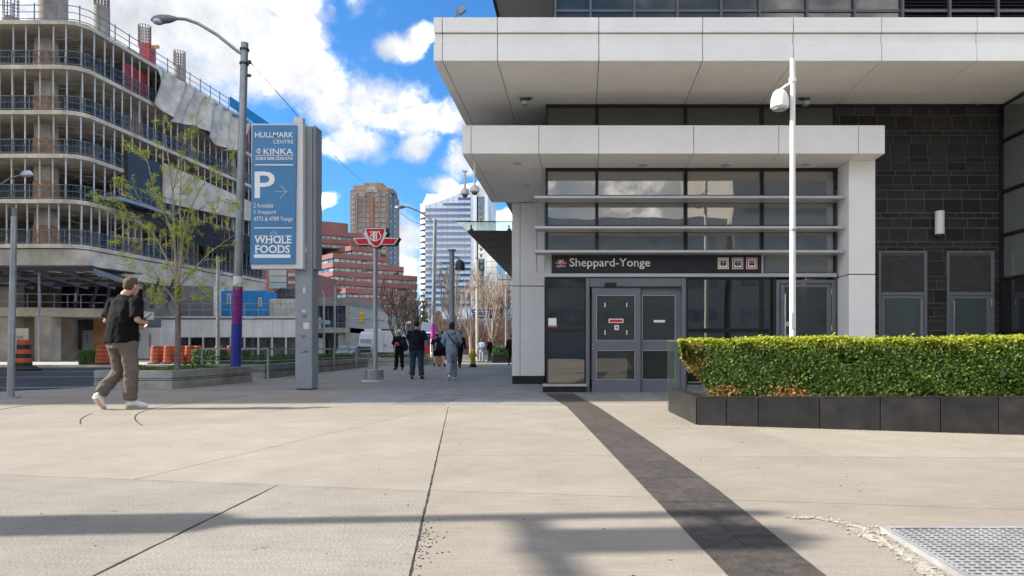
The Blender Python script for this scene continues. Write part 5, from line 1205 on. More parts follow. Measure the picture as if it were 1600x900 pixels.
for i in range(1, 6):
    zf = tops[i]; zc = tops[i - 1] - .30; spc = 1.0 if i < 5 else .78
    q = [(-44.2, 52.25)] + [(x - .22 * (0 if y < 52.5 else 1), y + .25 * (1 if y < 53 else 0)) for x, y in fpz[1:]]
    for (x, y) in along(q, spc):
        if y > 60 and R.random() < .08: continue
        j = R.uniform(-.09, .09)
        inst(stud_m, 'steel_stud', CB, (x - off[0], y + j - off[1], zf), scale=(1, 1, zc - zf))
    # inner row
    for (x, y) in along([(-44, 54.6), (-39.6, 54.6), (-38.6, 58), (-37.6, 76)], 2.6):
        inst(stud_m, 'steel_stud', CB, (x - off[0], y - off[1], zf), scale=(.7, .7, zc - zf))
    rl = MB(); q2 = [(-46, 52.06)] + [(x + (.0 if y > 53 else 0), y + .06) for x, y in fpz[1:]]
    for a, b in zip(q2, q2[1:]): rl.bar((*a, zf + 1.08), (*b, zf + 1.08), .05).bar((*a, zf + .6), (*b, zf + .6), .035).bar((*a, zf + .12), (*b, zf + .12), .05)
    for (x, y) in along(q2, 1.3): rl.bar((x, y, zf), (x, y, zf + 1.12), .05)
    for (x, y) in along(q2, .26): rl.bar((x, y, zf + .1), (x, y, zf + 1.08), .010)
    rl.build('railing', M['rail'], CB)
    nb = MB()
    for a, b in zip(q2, q2[1:]): nb.quad((a[0], a[1] + .03, zf + .08), (b[0], b[1] + .03, zf + .08), (b[0], b[1] + .03, zf + 1.0), (a[0], a[1] + .03, zf + 1.0))
    nb.build('safety_mesh', M['netb'], CB)
    for (x, y, w_) in ((-41.4, 54.0, .62), (-48.5, 54.0, .62), (-39.2, 61, .6), (-38.6, 68.5, .6), (-38.1, 75.5, .6)):
        zm = zf + (zc - zf) * (.62 + R.uniform(-.05, .05))
        MB().box(x - w_, x + w_, y, y + 1.0, zm, zc).build('concrete_column', M['conc'], CB, bevel=.05); MB().box(x - w_ - .03, x + w_ + .03, y - .03, y + 1.03, zf, zm).build('column_wrap', M['wrap'], CB)
    wr = MB()                                            # services and hanging cables inside
    for _ in range(14):
        x = R.uniform(-44, -39); y = R.uniform(54, 58); p = [Vector((x, y, zc - .1))]
        for s in range(4): p.append(p[-1] + Vector((R.uniform(.3, .9), R.uniform(-.2, .4), R.uniform(-.25, .2))))
        wr.tube(p, .03, 4, False)
    tag(wr.build('hanging_cables', M['studs'], CB), kind='stuff')
    MB().box(-45, -39.6, 57.6, 57.8, zf, zf + 1.9 + .5 * (i % 2)).build('stacked_partition', M['concd' if i % 2 else 'dark'], CB)
    MB().box(-45, -35.6, 78.5, 78.8, zf, zc).build('end_wall', M['concd'], CB)
# roof edge: railing, column stubs and rebar cages
rt = tops[0]; rl = MB(); q2 = fpz[1:]
q2 = [(-50, 52.1)] + q2
for a, b in zip(q2, q2[1:]): rl.bar((*a, rt + 1.1), (*b, rt + 1.1), .05).bar((*a, rt + .6), (*b, rt + .6), .04).bar((*a, rt + .1), (*b, rt + .1), .05)
for (x, y) in along(q2, 1.6): rl.bar((x, y, rt), (x, y, rt + 1.25), .06)
rl.build('roof_railing', M['rail'], CB)
def cage(x, y, r, z0, z1, conc_h):
    if conc_h: MB().cyl(x, y, z0, z0 + conc_h, r, 20).build('column_stub', M['concd'], CB, True)
    b = MB()
    for i in range(14): a = 2 * math.pi * i / 14; b.bar((x + r * .9 * math.cos(a), y + r * .9 * math.sin(a), z0 + conc_h - .1), (x + r * .9 * math.cos(a), y + r * .9 * math.sin(a), z1), .05)
    z = z0 + conc_h + .15
    while z < z1:
        p = [(x + r * .93 * math.cos(2 * math.pi * i / 14), y + r * .93 * math.sin(2 * math.pi * i / 14), z) for i in range(15)]; b.tube(p, .022, 3, False); z += .27
    b.build('rebar_cage', pm('rusty_rebar', (.22, .14, .09), .8, var=.3, scale=3) if 'rebar' not in M else M['rebar'], CB)
M['rebar'] = pm('rebar_steel', (.20, .16, .13), .7, var=.3, scale=3)
cage(px(159, 56), 56, .56, rt, pz(-8, 56), pz(12, 56) - rt); cage(px(226, 64), 64, .55, pz(72, 64), pz(40, 64), .02); cage(px(280.5, 70), 70, .56, rt, pz(80, 70), pz(106, 70) - rt); cage(px(17, 54), 54, .55, rt, pz(-12, 54), 1.1); cage(px(83, 57), 57, 1.0, rt, pz(-20, 57), 4.5)
MB().box(px(222, 63), px(237, 63), 62.6, 63.6, rt - .1, pz(70, 63)).build('red_form', M['red'], CB); MB().bar(at(228, 74, 63), at(248, 73, 63), .25).build('timber', M['wrap'], CB); MB().box(px(187, 59), px(206, 59), 58.6, 60, rt, rt + .8).build('equipment_box', M['galv'], CB)
MB().prism([(-37.4, 61), (-36.4, 61), (-34.9, 74), (-36, 74)], rt - .5, rt - .34).build('roof_edge_form', M['galv'], CB)
MB().box(px(355, 74) - .3, px(355, 74) - .2, 73.5, 79, rt + .05, rt + 1.1).build('blue_screen', M['bluebox'], CB); MB().prism([(-35.2, 70.5), (-35.12, 70.5), (-34.95, 79), (-35.03, 79)], rt + .0, rt + 1.0).build('blue_screen', M['bluebox'], CB)
# tarp
tp = MB(); nx, nz = 110, 16
for i in range(nx + 1):
    for j in range(nz + 1):
        s = i / nx; t = j / nz; y = 59.6 + 14.4 * s; base = -36.35 + (y - 59.6) * .058 + .12
        bot = 3.1 + .7 * math.sin(s * 3.0) + .4 * math.sin(s * 11)
        z = tops[0] - .35 - bot * t; fold = .30 * math.sin(s * 26 + t * 3.5 + math.sin(s * 9) * 2) * (.2 + t) + .16 * math.sin(s * 57 + t * 6); tp.v.append((base + .25 + fold, y + .2 * math.sin(t * 3 + s * 7), z))
for i in range(nx):
    for j in range(nz): a = i * (nz + 1) + j; tp.f.append((a, a + 1, a + nz + 2, a + nz + 1))
tp.build('tarp', M['tarp'], CB, True)
for k_ in range(3): MB().box(-37.2, -37.0, 57 + k_ * 1.1, 57.9 + k_ * 1.1, tops[1] + .05, tops[0] - 1.0).build('red_door_panel', M['red'], CB)
for k_ in range(2): MB().box(-36.4, -36.2, 73.5 + k_ * 2, 75 + k_ * 2, tops[1] + .05, tops[0] - .9).build('red_door_panel', M['red'], CB)
# pale wall panel, debris net and loading platform on the street side
MB().prism([(-36.1, 60.7), (-35.9, 60.7), (-35.0, 77.5), (-35.25, 77.5)], [13.5, 13.5, 14.7, 14.7], [16.9, 16.9, 16.5, 16.5]).build('pale_wall_panel', M['conc'], CB)
MB().prism([(-36.6, 56.4), (-36.3, 56.4), (-36.1, 60.6), (-36.4, 60.6)], 12.2, 16.8).build('dark_wall_panel', M['dark'], CB)
MB().prism([(-37.2, 54), (-35.4, 54), (-35.2, 61), (-36.4, 61)], 12.35, 12.6).build('loading_platform', M['galv'], CB)
lr = MB(); lr.bar((-36.9, 53.9, 13.7), (-35.4, 54, 13.7), .05).bar((-35.4, 54, 13.7), (-35.2, 61, 13.7), .05).bar((-35.4, 54, 13.1), (-35.2, 61, 13.1), .04)
for i in range(12): lr.bar((-35.4 + .2 * i / 11, 54 + 7 * i / 11, 12.6), (-35.4 + .2 * i / 11, 54 + 7 * i / 11, 13.75), .04)
lr.build('platform_railing', M['rail'], CB)
nt_ = MB(); nx, nz = 60, 8
for i in range(nx + 1):
    for j in range(nz + 1):
        s = i / nx; t = j / nz; y = 55.0 + 23.5 * s; h = 2.6 * (.5 + .5 * min(1, 3 * s)) * (1 + .15 * math.sin(s * 17)); x = -36.6 + (y - 55) * .066 + .2 + 1.3 * t + .2 * math.sin(s * 40 + t * 4)
        nt_.v.append((x, y, 13.0 - .3 * s + R.uniform(-.06, .06) - h * t))
for i in range(nx):
    for j in range(nz): a = i * (nz + 1) + j; nt_.f.append((a, a + 1, a + nz + 2, a + nz + 1))
nt_.build('debris_net', M['netg'], CB, True)
# ground storey: columns, deck slab, back walls
MB().prism([(-64, 52), (-40.2, 52), (-35.9, 53.6), (-35.2, 58), (-64, 58)], 3.3, 3.95).build('deck_slab', M['conc'], CB)
for (x0, x1, y) in ((-44.6, -42.3, 52.4), (-40.55, -39.35, 52.2), (-38.2, -37.4, 57), (-50, -48.5, 52.4)): MB().box(x0, x1, y, y + 1.1, 0, 3.3).build('ground_column', M['conc'], CB, bevel=.03)
for (x0, x1, y) in ((-44.5, -42.4, 52.6), (-47.5, -46, 54)): MB().box(x0, x1, y, y + 1, 3.95, 6.5).build('upper_column', M['concd'], CB)
MB().box(-64, -41.2, 57.2, 57.6, 0, 3.3).build('ground_wall', M['conc'], CB); MB().box(-39.5, -38.4, 57.0, 57.5, 0, 3.3).build('ground_wall', M['wrap'], CB); MB().box(-64, -38, 61, 61.3, 3.95, 6.6).build('back_wall', M['dark'], CB); MB().box(-38, -37.7, 61, 79, 0, 6.6).build('back_wall', M['concd'], CB)
dr = MB(); dr.bar((-43, 52.1, 5.0), (-36.1, 53.6, 5.0), .06).bar((-43, 52.1, 4.4), (-36.1, 53.6, 4.4), .04)
for i in range(9): x = -43 + 6.9 * i / 8; dr.bar((x, 52.1 + 1.5 * i / 8, 3.95), (x, 52.1 + 1.5 * i / 8, 5.02), .05)
dr.build('deck_railing', M['galv'], CB)
# steel canopy in front of it
SC = thing('steel_canopy', 'dark steel canopy frame with skylight holes over the corner of the unfinished building', 'canopy', (-38, 49, 5))
zc = pz(418, 48)
MB().prism([(-60, 47.4), (px(150, 48), 47.4), (px(196, 50), 51.5), (px(196, 50), 52.0), (-60, 51.9)], zc - .05, zc + .02).build('roof_sheet', M['dark'], SC)
MB().bar((-60, 47.5, zc - .1), (px(150, 48), 47.5, zc - .1), .12, .38).build('edge_beam', M['dark'], SC); MB().bar((px(150, 48), 47.5, zc - .1), (px(197, 52), 52, zc - .45), .12, .4).build('edge_beam', M['dark'], SC)
for i in range(9):
    x = -49 + i * 2.0; MB().bar((x, 47.6, zc - .25), (x + .7, 51.8, zc - 1.0), .12, .32).build('rafter', M['alu'], SC)
for i in range(3): MB().bar((-58, 48.8 + i * 1.2, zc - .5 - .22 * i), (px(170 + 8 * i, 50), 48.8 + i * 1.2, zc - .5 - .22 * i), .1, .16).build('purlin', M['dark'], SC)
for i in range(4): x = -38.8 + 1.25 * i; MB().quad((x, 49 + .3 * (i % 2), zc - .12), (x + .8, 49 + .3 * (i % 2), zc - .12), (x + 1.1, 50.2, zc - .12), (x + .3, 50.2, zc - .12)).build('skylight', M['letter'], SC)
for i in range(7): x = -37.5 + .95 * i; MB().bar((x, 52.2 + .3 * i, 4.0), (x + R.uniform(-.5, .5), 52.6 + .3 * i, 6.3), .16).build('brace', M['dark'], SC)
for (xx_, yy) in ((-36.8, 47.8), (-33.6, 53)): MB().bar((xx_, yy, 0), (xx_, yy, zc - .3), .1).build('canopy_post', M['galv'], SC)
# ---- site walkway, hoarding, containers
WK = thing('site_walkway', 'raised steel site walkway with white hoarding panels and railings along the street', 'scaffold', (-30, 60, 0)); D = 60
n = 15; xs_ = [px(253 + (490 - 253) * i / n, D) for i in range(n + 1)]
for a, b in zip(xs_, xs_[1:]): MB().box(a + .01, b - .01, 59.9, 59.96, pz(527, D), pz(500, D)).build('hoarding_panel', M['hoard'], WK)
MB().box(xs_[0], xs_[-1], 59.97, 64, pz(500, D) - .25, pz(497, D) - .05).build('deck', M['galv'], WK)
MB().box(xs_[0] - .6, xs_[-1], 59.8, 60.0, pz(497, D), pz(494, D)).build('deck_edge', M['alulight'], WK)
jb = MB()
for i in range(60): x = xs_[0] + (xs_[-1] - xs_[0]) * i / 60; jb.box(x, x + .1, 59.98, 60.1, pz(499.5, D), pz(497.3, D))
tag(jb.build('joist_ends', M['dark'], WK), kind='stuff')
for i in range(12): x = xs_[0] + (xs_[-1] - xs_[0]) * i / 11; MB().bar((x, 60, 0), (x, 60, pz(527, D)), .12).build('walkway_post', M['alulight'], WK); MB().bar((x, 60, pz(494, D)), (x, 60, pz(474, D)), .06).build('rail_post', M['galv'], WK)
for z in (pz(474.5, D), pz(484, D)): MB().bar((xs_[0], 60, z), (xs_[-1], 60, z), .05).build('railing', M['galv'], WK)
wx = [(257, 275), (279, 296), (300, 318), (322, 336), (345, 366), (372, 392), (398, 420), (426, 446), (450, 470)]
MB().box(px(253, 64), px(490, 64), 64, 64.3, 0, pz(527, 64) + .5).build('rear_wall', M['beige'], WK)
for (a, b) in wx: w_ = MB().box(px(a, 64), px(b, 64), 63.9, 63.98, .3, 1.9).build('window', M['alu'], WK); MB().box(px(a + 2, 64), px(b - 2, 64), 63.88, 63.9, .45, 1.8).build('pane', M['winp' if a % 4 else 'dim'], w_)
def trailer(label, x0, x1, D, y0, y1, m, wins, depth=2.6):
    k = thing('site_trailer', label, 'trailer', (px((x0 + x1) / 2, D), D, pz(y1, D)))
    MB().box(px(x0, D), px(x1, D), D, D + depth, pz(y1, D), pz(y0, D)).build('body', M[m], k, bevel=.04)
    n_ = int((px(x1, D) - px(x0, D)) / .28)
    for i in range(n_): x = px(x0, D) + .14 + i * .28; MB().box(x, x + .12, D - .03, D, pz(y1, D) + .12, pz(y0, D) - .1).build('corrugation', M[m], k)
    for (a, b, c, d) in wins: w_ = MB().box(px(a, D), px(b, D), D - .05, D + .01, pz(d, D), pz(c, D)).build('window', M['pale'], k); MB().box(px(a + .8, D), px(b - .8, D), D - .06, D - .05, pz(d - 1, D), pz(c + 1, D)).build('pane', M['winp'], w_)
    return k
trailer('bright blue site container on the raised walkway behind the wrapped lamp pole', 345, 413, 61, 454, 494, 'bluebox', [(355, 361, 459, 474), (404, 409, 465, 479)])
trailer('cream site trailer beside the blue container, partly behind the totem', 417, 462, 62, 467, 495, 'cream', [(437, 441, 470, 480), (452, 456, 471, 480)])
trailer('white site cabin at ground level behind the walking man', 128, 168, 58, 516, 560, 'hoard', [(134, 139, 522, 536), (150, 156, 520, 534)])
trailer('second white site cabin at ground level, right of the walking man', 205, 252, 58, 512, 561, 'hoard', [(214, 222, 520, 534), (232, 238, 520, 545)])
k = thing('dark_screen_wall', 'dark grey screen wall above the walkway behind the young tree', 'screen', (px(310, 61), 61, 4)); MB().box(px(280, 61), px(333, 61), 61, 61.2, pz(494, 61), pz(447, 61)).build('screen_panel', M['alu'], k); MB().box(px(333, 61), px(346, 61), 61.05, 61.4, pz(494, 61), pz(447, 61)).build('end_panel', M['hoard'], k)
for (x, y, a, b, dd) in ((420, 452, 462, 445, 66), (430, 458, 466, 452, 66), (418, 455, 458, 458, 66)): pass
k = thing('lean_to_roof', 'dark open rafters of a lean-to roof above the cream trailer', 'roof', (px(440, 64), 64, 5))
for i in range(7): MB().bar(at(418 + i * 7, 466, 64), at(440 + i * 5, 451, 66), .08, .2).build('rafter', M['dark'], k)
MB().bar(at(415, 466, 64), at(465, 464, 64), .1, .15).build('eave_beam', M['dark'], k)
# hedges, barrels across the road
def hedge_box(label, x0, x1, D, y0, y1, depth=1.0, n=3500, s=.11, c0=(.03, .075, .012), c1=(.08, .16, .025)):
    k = thing('box_hedge', label, 'hedge', (px((x0 + x1) / 2, D), D, 0)); X0, X1 = px(x0, D), px(x1, D); z0, z1 = max(0, pz(y1, D)), pz(y0, D)
    MB().box(X0 + .1, X1 - .1, D + .1, D + depth, z0, z1 - .08).build('branch_core', M['rubber'], k)
    P_ = []; N_ = []
    for _ in range(n):
        u = R.random()
        if u < .6: P_.append((R.uniform(X0, X1), D + R.gauss(.03, .04), R.uniform(z0, z1))); N_.append((R.gauss(0, .5), -1, .4))
        elif u < .85: P_.append((R.uniform(X0, X1), R.uniform(D, D + depth), z1 + R.gauss(0, .03))); N_.append((R.gauss(0, .4), 0, 1))
        else: P_.append((R.choice((X0, X1)) + R.gauss(0, .03), R.uniform(D, D + depth), R.uniform(z0, z1))); N_.append((1, R.gauss(0, .5), .4))
    g_ = NR.uniform(0, 1, (n, 1)); leaves('foliage', P_, N_, NR.uniform(.7, 1.3, n) * s, np.array(c0) * (1 - g_) + np.array(c1) * g_, k, kind='stuff'); return k
hedge_box('clipped hedge across the road left of the walking man', 123, 158, 39, 548, 569.5)
hedge_box('clipped hedge across the road right of the tree trunk', 300, 344, 40.5, 546, 567, n=3800)
hedge_box('short clipped hedge across the road beside the blue wrapped pole', 346, 380, 42, 545, 566)
k = hedge_box('dark clipped hedge in a black planter near the white column', 770, 797, 45, 541, 558)
k = thing('stone_planter', 'small black planter under the dark hedge near the white column', 'planter', (px(784, 45), 45, 0)); MB().box(px(769, 44.6), px(798, 44.6), 44.6, 46.4, 0, pz(557, 44.6)).build('granite_box', M['gran'], k, bevel=.01); MB().box(px(768.5, 44.6), px(798.5, 44.6), 44.55, 46.45, pz(557, 44.6), pz(556, 44.6)).build('coping', M['gran'], k)
def barrel_thing(label, group=None):
    k = thing('traffic_barrel', label, 'traffic barrel', (0, 0, 0), 0, group)
    prof = [(.30, .06), (.30, .10), (.285, .12)]
    for i in range(4):
        z = .12 + i * .22; r = .285 - .018 * i; m = 'orange'; MB().lathe((0, 0, 0), [(r, z), (r, z + .10)], 20).build('orange_band', M['orange'], k, True); MB().lathe((0, 0, 0), [(r - .006, z + .10), (r - .012, z + .22)], 20).build('dark_band', M['barrelband'], k, True)
    MB().lathe((0, 0, 0), [(.21, 1.0), (.2, 1.06), (.02, 1.07)], 20).build('top', M['orange'], k, True); MB().lathe((0, 0, 0), [(.42, 0), (.44, .03), (.42, .08), (.31, .10)], 20).build('base_ring', M['rubber'], k, True)
    return k
M['barrelband'] = pm('worn_barrel_band', (.30, .085, .035), .6, var=.3, scale=5)
M['barreldark'] = pm('black_barrel_band', (.02, .015, .015), .6, var=.2, scale=5)
b0 = barrel_thing('orange traffic barrel left of the tree trunk, in front of the hoarding', 'orange traffic barrels across the road')
spots = [(281, 41), (270, 42), (289, 43), (296, 41.5), (263, 41), (303, 42.5), (342, 41.5), (361, 41.5), (158, 38.8), (166, 39), (162, 41), (249, 42), (243, 41), (310, 41.8)]
labs = ['orange traffic barrel just right of the tree trunk', 'orange traffic barrel directly behind the tree trunk', 'orange barrel second right of the tree trunk', 'orange barrel beside the left end of the hedge', 'orange barrel second left of the tree trunk', 'orange barrel against the hedge right of the tree', 'lone orange barrel in front of the thin steel pole', 'lone orange barrel just left of the blue wrapped pole', 'orange barrel at the right end of the left hedge', 'orange barrel just left of the walking man', 'orange barrel behind the pair left of the walking man', 'orange barrel third left of the tree trunk', 'orange barrel leftmost of the row by the tree', 'orange barrel rightmost of the row right of the tree trunk']
for i, ((x, D), l) in enumerate(zip(spots, labs)):
    o = b0 if i == 0 else copy_tree(b0); o.location = (px(x, D), D, 0); o['label'] = l; o.rotation_euler.z = i
k = thing('traffic_barrel', 'large orange and black striped traffic barrel on a rubber base beside the far kerb', 'traffic barrel', (px(37, 32), 32, -.1)); cx_, D = px(37, 32), 32
for i in range(6):
    z0 = .16 + i * .2; r0 = .33 - .014 * i; r1 = r0 - .012
    MB().lathe((cx_, D, -.1), [(r0, z0), (r1, z0 + .2)], 22).build('orange_band' if i % 2 else 'black_band', M['orange' if i % 2 else 'barreldark'], k, True)
MB().lathe((cx_, D, -.1), [(.24, 1.36), (.22, 1.4), (.01, 1.41)], 20).build('top', M['orange'], k, True); MB().lathe((cx_ + .1, D, -.1), [(.60, 0), (.60, .06), (.46, .12), (.40, .2)], 20).build('base_ring', M['rubber'], k, True)
k = thing('site_notice', 'pale site notice board on a temporary stand behind the left steel post', 'notice board', (px(30, 50), 50, 0))
MB().box(px(22, 50), px(44, 50), 50, 50.05, pz(560, 50), pz(513, 50)).build('board', M['cream'], k); MB().box(px(25, 50), px(36, 50), 49.97, 50, pz(540, 50), pz(525, 50)).build('notice_sheet', M['galv'], k)
for x in (13, 22): MB().bar((px(x, 49), 49, 0), (px(x + 3, 49), 49.5, 1.6), .08).build('leg', M['hoard'], k)
# ================================================================ DISTANT BUILDINGS
RB = thing('stepped_brick_building', 'long stepped red brick office building with rows of ribbon windows', 'building', (-95, 285, 0)); D = 280
zz = lambda y: pz(y, 280)
rows = [367.5, 381, 394, 407.5, 421.5, 435.5, 449, 462.5, 477, 491, 505, 519, 533]
spec_ = [(470, 300, 500, 283, 566, 292), (470, 300, 500, 283, 574, 293), (511, 295, 548, 280.5, 592, 288)] + [(480, 296, 520, 277, 606, 290)] + [(480, 296, 520, 277, 631, 294)] + [(480, 296, 520, 277, 652, 297)] * 2 + [(500, 292, 540, 275, 652, 295)] + [(470, 292, 540, 274, 655, 295)] * 5
for i, (yw, (xa, Da, xc, Dc, xe, De)) in enumerate(zip(rows, spec_)):
    A = (px(xa, Da), Da); B = (px(xc, Dc), Dc); E = (px(xe, De), De); back = [(px(xe - 6, 345), 345), (px(xa - 6, 345), 345)]
    zt = zz(yw - 3.2 - 7.6 if i else 357.5); zb = zz(yw - 3.1)
    MB().prism([A, B, E] + back, zb, zt).build('brick_band', M['brick'], RB)
    inn = .6
    dAB = Vector((B[0] - A[0], B[1] - A[1], 0)).normalized(); dBE = Vector((E[0] - B[0], E[1] - B[1], 0)).normalized()
    A2 = (A[0], A[1] + 1); B2 = (B[0] + .1, B[1] + 1.0); E2 = (E[0] - .4, E[1] + .7)
    MB().prism([A2, B2, E2] + back, zz(yw + 4.2), zb - .02).build('window_band', M['black'], RB)
    for (P_, Q, n) in ((A2, B2, max(1, int((xc - xa) / 7))), (B2, E2, max(2, int((xe - xc) / 8.2)))):
        d = Vector((Q[0] - P_[0], Q[1] - P_[1], 0)); L = d.length; d.normalize(); nn = Vector((d.y, -d.x, 0)) * .12
        for j in range(n):
            a = Vector((*P_, 0)) + d * (L * (j + .06) / n) + nn; b = Vector((*P_, 0)) + d * (L * (j + .94) / n) + nn
            MB().quad((a.x, a.y, zz(yw + 2.6)), (b.x, b.y, zz(yw + 2.6)), (b.x, b.y, zz(yw - 2.3)), (a.x, a.y, zz(yw - 2.3))).build('window_pane', M['winp' if R.random() < .72 else 'win'], RB)
MB().prism([(px(470, 300), 300), (px(500, 283), 283), (px(544, 289), 289), (px(538, 345), 345), (px(464, 345), 345)], zz(357.6), zz(343)).build('roof_parapet', M['brick'], RB)
MB().box(px(515, 292), px(523, 292), 284.6, 286, zz(357), zz(355)).build('roof_vent', M['black'], RB); MB().box(px(535, 296), px(537, 296), 287.3, 289, zz(356), zz(353)).build('roof_vent', M['black'], RB)
for (x, y) in ((509, 342), (580, 362)): MB().cyl(px(x, 295), 300, zz(y + 4), zz(y - 1), .5, 8).build('roof_pipe', M['dark'], RB)
k = thing('brick_block', 'dark windowed red brick block seen just left of the totem', 'building', (px(440, 200), 200, 0))
MB().box(px(395, 200), px(470, 200), 200, 230, 0, pz(421, 200)).build('brick_wall', M['brick'], k)
for i in range(3): MB().box(px(421, 199.8), px(448, 199.8), 199.7, 199.95, pz(451 - i * 10, 200), pz(442 - i * 10, 200)).build('dark_glazing', M['win'], k)
for y in (432, 444, 456): MB().box(px(450, 199.8), px(468, 199.8), 199.7, 199.95, pz(y, 200), pz(y - 5, 200)).build('window_strip', M['win'], k)
# tan tower
BT = thing('tan_tower', 'tall tan brick apartment tower with an arched window at its crown', 'building', (px(585, 350), 350, 0)); D = 350; q = lambda x, y: (px(x, D), pz(y, D))
MB().prism([(px(547, D), D), (px(606, D), D), (px(624, 372), 372), (px(560, 372), 372)], 0, pz(298, D)).build('brick_shaft', M['brown'], BT)
MB().prism_xz([q(547, 298.5), q(606, 298.5), q(606, 293), (px(598, D), pz(291, D)), q(597, 285.5), q(570, 285.5), q(568, 289.5), q(552, 289.5), q(552, 296.5), q(547, 297)], D, D + 14).build('crown', M['brown'], BT)
MB().prism([(px(599, 352), 352), (px(615, 356), 356), (px(621, 368), 368), (px(600, 368), 368)], pz(298, D), pz(291, D)).build('crown_side', M['brown'], BT)
a_ = [(px(581, D) + 9.3 * D / FX * math.cos(rad(t)), pz(300.5, D) + 9.3 * D / FX * math.sin(rad(t))) for t in range(0, 181, 15)]
MB().prism_xz(a_, D - .35, D - .05).build('arched_window', M['tealg'], BT)
for t in (45, 90, 135): MB().bar((px(581, D), D - .4, pz(300.5, D)), (px(581, D) + 2.9 * math.cos(rad(t)), D - .4, pz(300.5, D) + 2.9 * math.sin(rad(t))), .2).build('arch_mullion', M['brown'], BT)
wmesh = {}
for ci, (x0, x1) in enumerate(((549, 555), (560, 568.5), (571, 578), (586, 592), (595, 603))):
    y = 301 if ci else 304
    while y < 440:
        W_, H_ = (x1 - x0) * D / FX, 5.8 * D / FX
        if ci not in wmesh:
            for v, mm in enumerate(('win', 'winp')): wmesh[ci, v] = MB().box(-W_ / 2, W_ / 2, 0, .3, -H_ / 2, H_ / 2).mesh('window'); wmesh[ci, v].materials.append(M[mm])
            wmesh[ci] = 1
        inst(wmesh[ci, 1 if (R.random() < .35 or ci == 0) else 0], 'window', BT, (px((x0 + x1) / 2, D) - BT.location.x, -.25, pz(y + 3, D))); y += 8.1
for x in (557.5, 569.8, 593.5): MB().box(px(x, D) - .25, px(x, D) + .25, D - .6, D, 0, pz(301, D)).build('pilaster', M['brown'], BT)
MB().box(px(579.6, D), px(583.8, D), D - .8, D, 0, pz(308, D)).build('centre_pier', pm('rust_pier', (.32, .15, .07), .8, var=.1, scale=.1), BT)
for (x0, D_0, x1, D_1) in ((608, 353, 612, 357), (614, 359, 618, 365)):
    y = 303
    while y < 440: a = (px(x0, D_0) + .35, D_0 - .3); b = (px(x1, D_1) + .35, D_1 - .3); MB().quad((*a, pz(y + 5.5, D_0)), (*b, pz(y + 5.5, D_1)), (*b, pz(y, D_1)), (*a, pz(y, D_0))).build('side_window', M['winp' if R.random() < .3 else 'win'], BT); y += 8.1
MB().cyl(px(585, D), D + 5, pz(286, D), pz(279, D), .12, 6).build('mast', M['dark'], BT); MB().cyl(px(597, D), D + 5, pz(292, D), pz(288, D), .3, 6).build('mast', M['dark'], BT)
# white and blue tower
WT = thing('white_tower', 'white office tower with blue ribbon windows and a curved sloping roofline', 'building', (px(700, 260), 260, 0)); D = 260; q = lambda x, y: (px(x, D), pz(y, D))
MB().prism_xz([q(664.5, 560), q(745, 560), q(745, 289), q(738, 292), q(726, 298), q(712, 304.5), q(698, 310), q(682, 315.5), q(664.5, 321)], D, D + 30).build('pale_front', M['towerb'], WT)
ys_ = [310.4, 319.1] + [327.5 + 9.28 * i for i in range(17)]
for i, y in enumerate(ys_):
    xl = 715.5 if i == 0 else 692.5 if i == 1 else 664.6; MB().box(px(xl, D), px(735, D), D - .12, D + .1, pz(y + 2.0, D), pz(y - 2.0, D)).build('ribbon_window', M['towerg'], WT)
    if i > 1:
        MB().box(px(664.6, D), px(735, D), D - .05, D + .1, pz(y + 3.4, D), pz(y + 2.9, D)).build('panel_joint', M['winp'], WT)
for x in range(672, 745, 9): MB().box(px(x, D), px(x + .35, D), D - .03, D + .1, 0, pz(324 - (x - 664) * .42, D)).build('panel_joint', M['winp'], WT)
# curved left corner with white bands and dark slots
cxr, cyr, r = px(664.5, D), D + 2.3, 2.3
cor = [(cxr - r * math.sin(rad(t)), cyr - r * math.cos(rad(t))) for t in range(90, -1, -15)] + [(cxr, D + 25), (px(657, 285) , D + 25)]
y = 322.0
MB().prism(inset(cor, .25), 0, pz(322, D)).build('corner_glazing', M['black'], WT)
MB().prism(cor, pz(331, D), pz(318, D)).build('corner_band', M['towerw'], WT)
for i in range(26): y = 336 + 9.28 * i - 2; MB().prism(cor, max(0, pz(y + 5.6, D)), pz(y - .2, D)).build('corner_band', M['towerw'], WT) if pz(y, D) > 1 else None
for i in range(4):
    MB().prism_xz([q(655.5 + i * .8, 318 - i * 5.5), q(745, 318 - i * 5.5), q(745, 312 - i * 5.6), q(656.5 + i * .8, 312.6 - i * 5.6)], D + 4 + i * 1.2, D + 30).build('stepped_roof_band', M['towerw'], WT)
MB().prism_xz([q(678, 300), q(750, 300), q(750, 273), q(740, 275.5), q(679, 285)], D + 9, D + 32).build('roof_volume', M['towerw'], WT)
MB().box(px(745, D), px(757.5, D), D + 1.5, D + 25, 0, pz(306, D)).build('recessed_glazing', M['tealg'], WT); MB().prism_xz([q(745, 306.5), q(757.5, 306.5), q(757.5, 295), q(745, 280)], D + 1, D + 25).build('white_cap', M['towerw'], WT)
y = 312
while y < 540:
    MB().box(px(745.3, D), px(757.3, D), D + 1.35, D + 1.5, pz(y + .8, D), pz(y, D)).build('floor_line', M['winp'], WT); MB().box(px(749, D), px(753, D), D + 1.3, D + 1.5, pz(y + 5, D), pz(y + 1.2, D)).build('pale_panel', M['winp'], WT); y += 9.28  # floor line and a pale panel on each storey of the recess
MB().box(px(757.5, D), px(762.5, D), D - .5, D + 25, 0, pz(302, D)).build('white_fin', M['towerw'], WT); MB().cyl(px(765, D), D + 6, 0, pz(318, D), .75, 14).build('pipe_column', M['towerb'], WT, True)
MB().box(px(741.5, D), px(745, D), D - .25, D + 1.5, 0, pz(292, D)).build('white_fin', M['towerw'], WT)
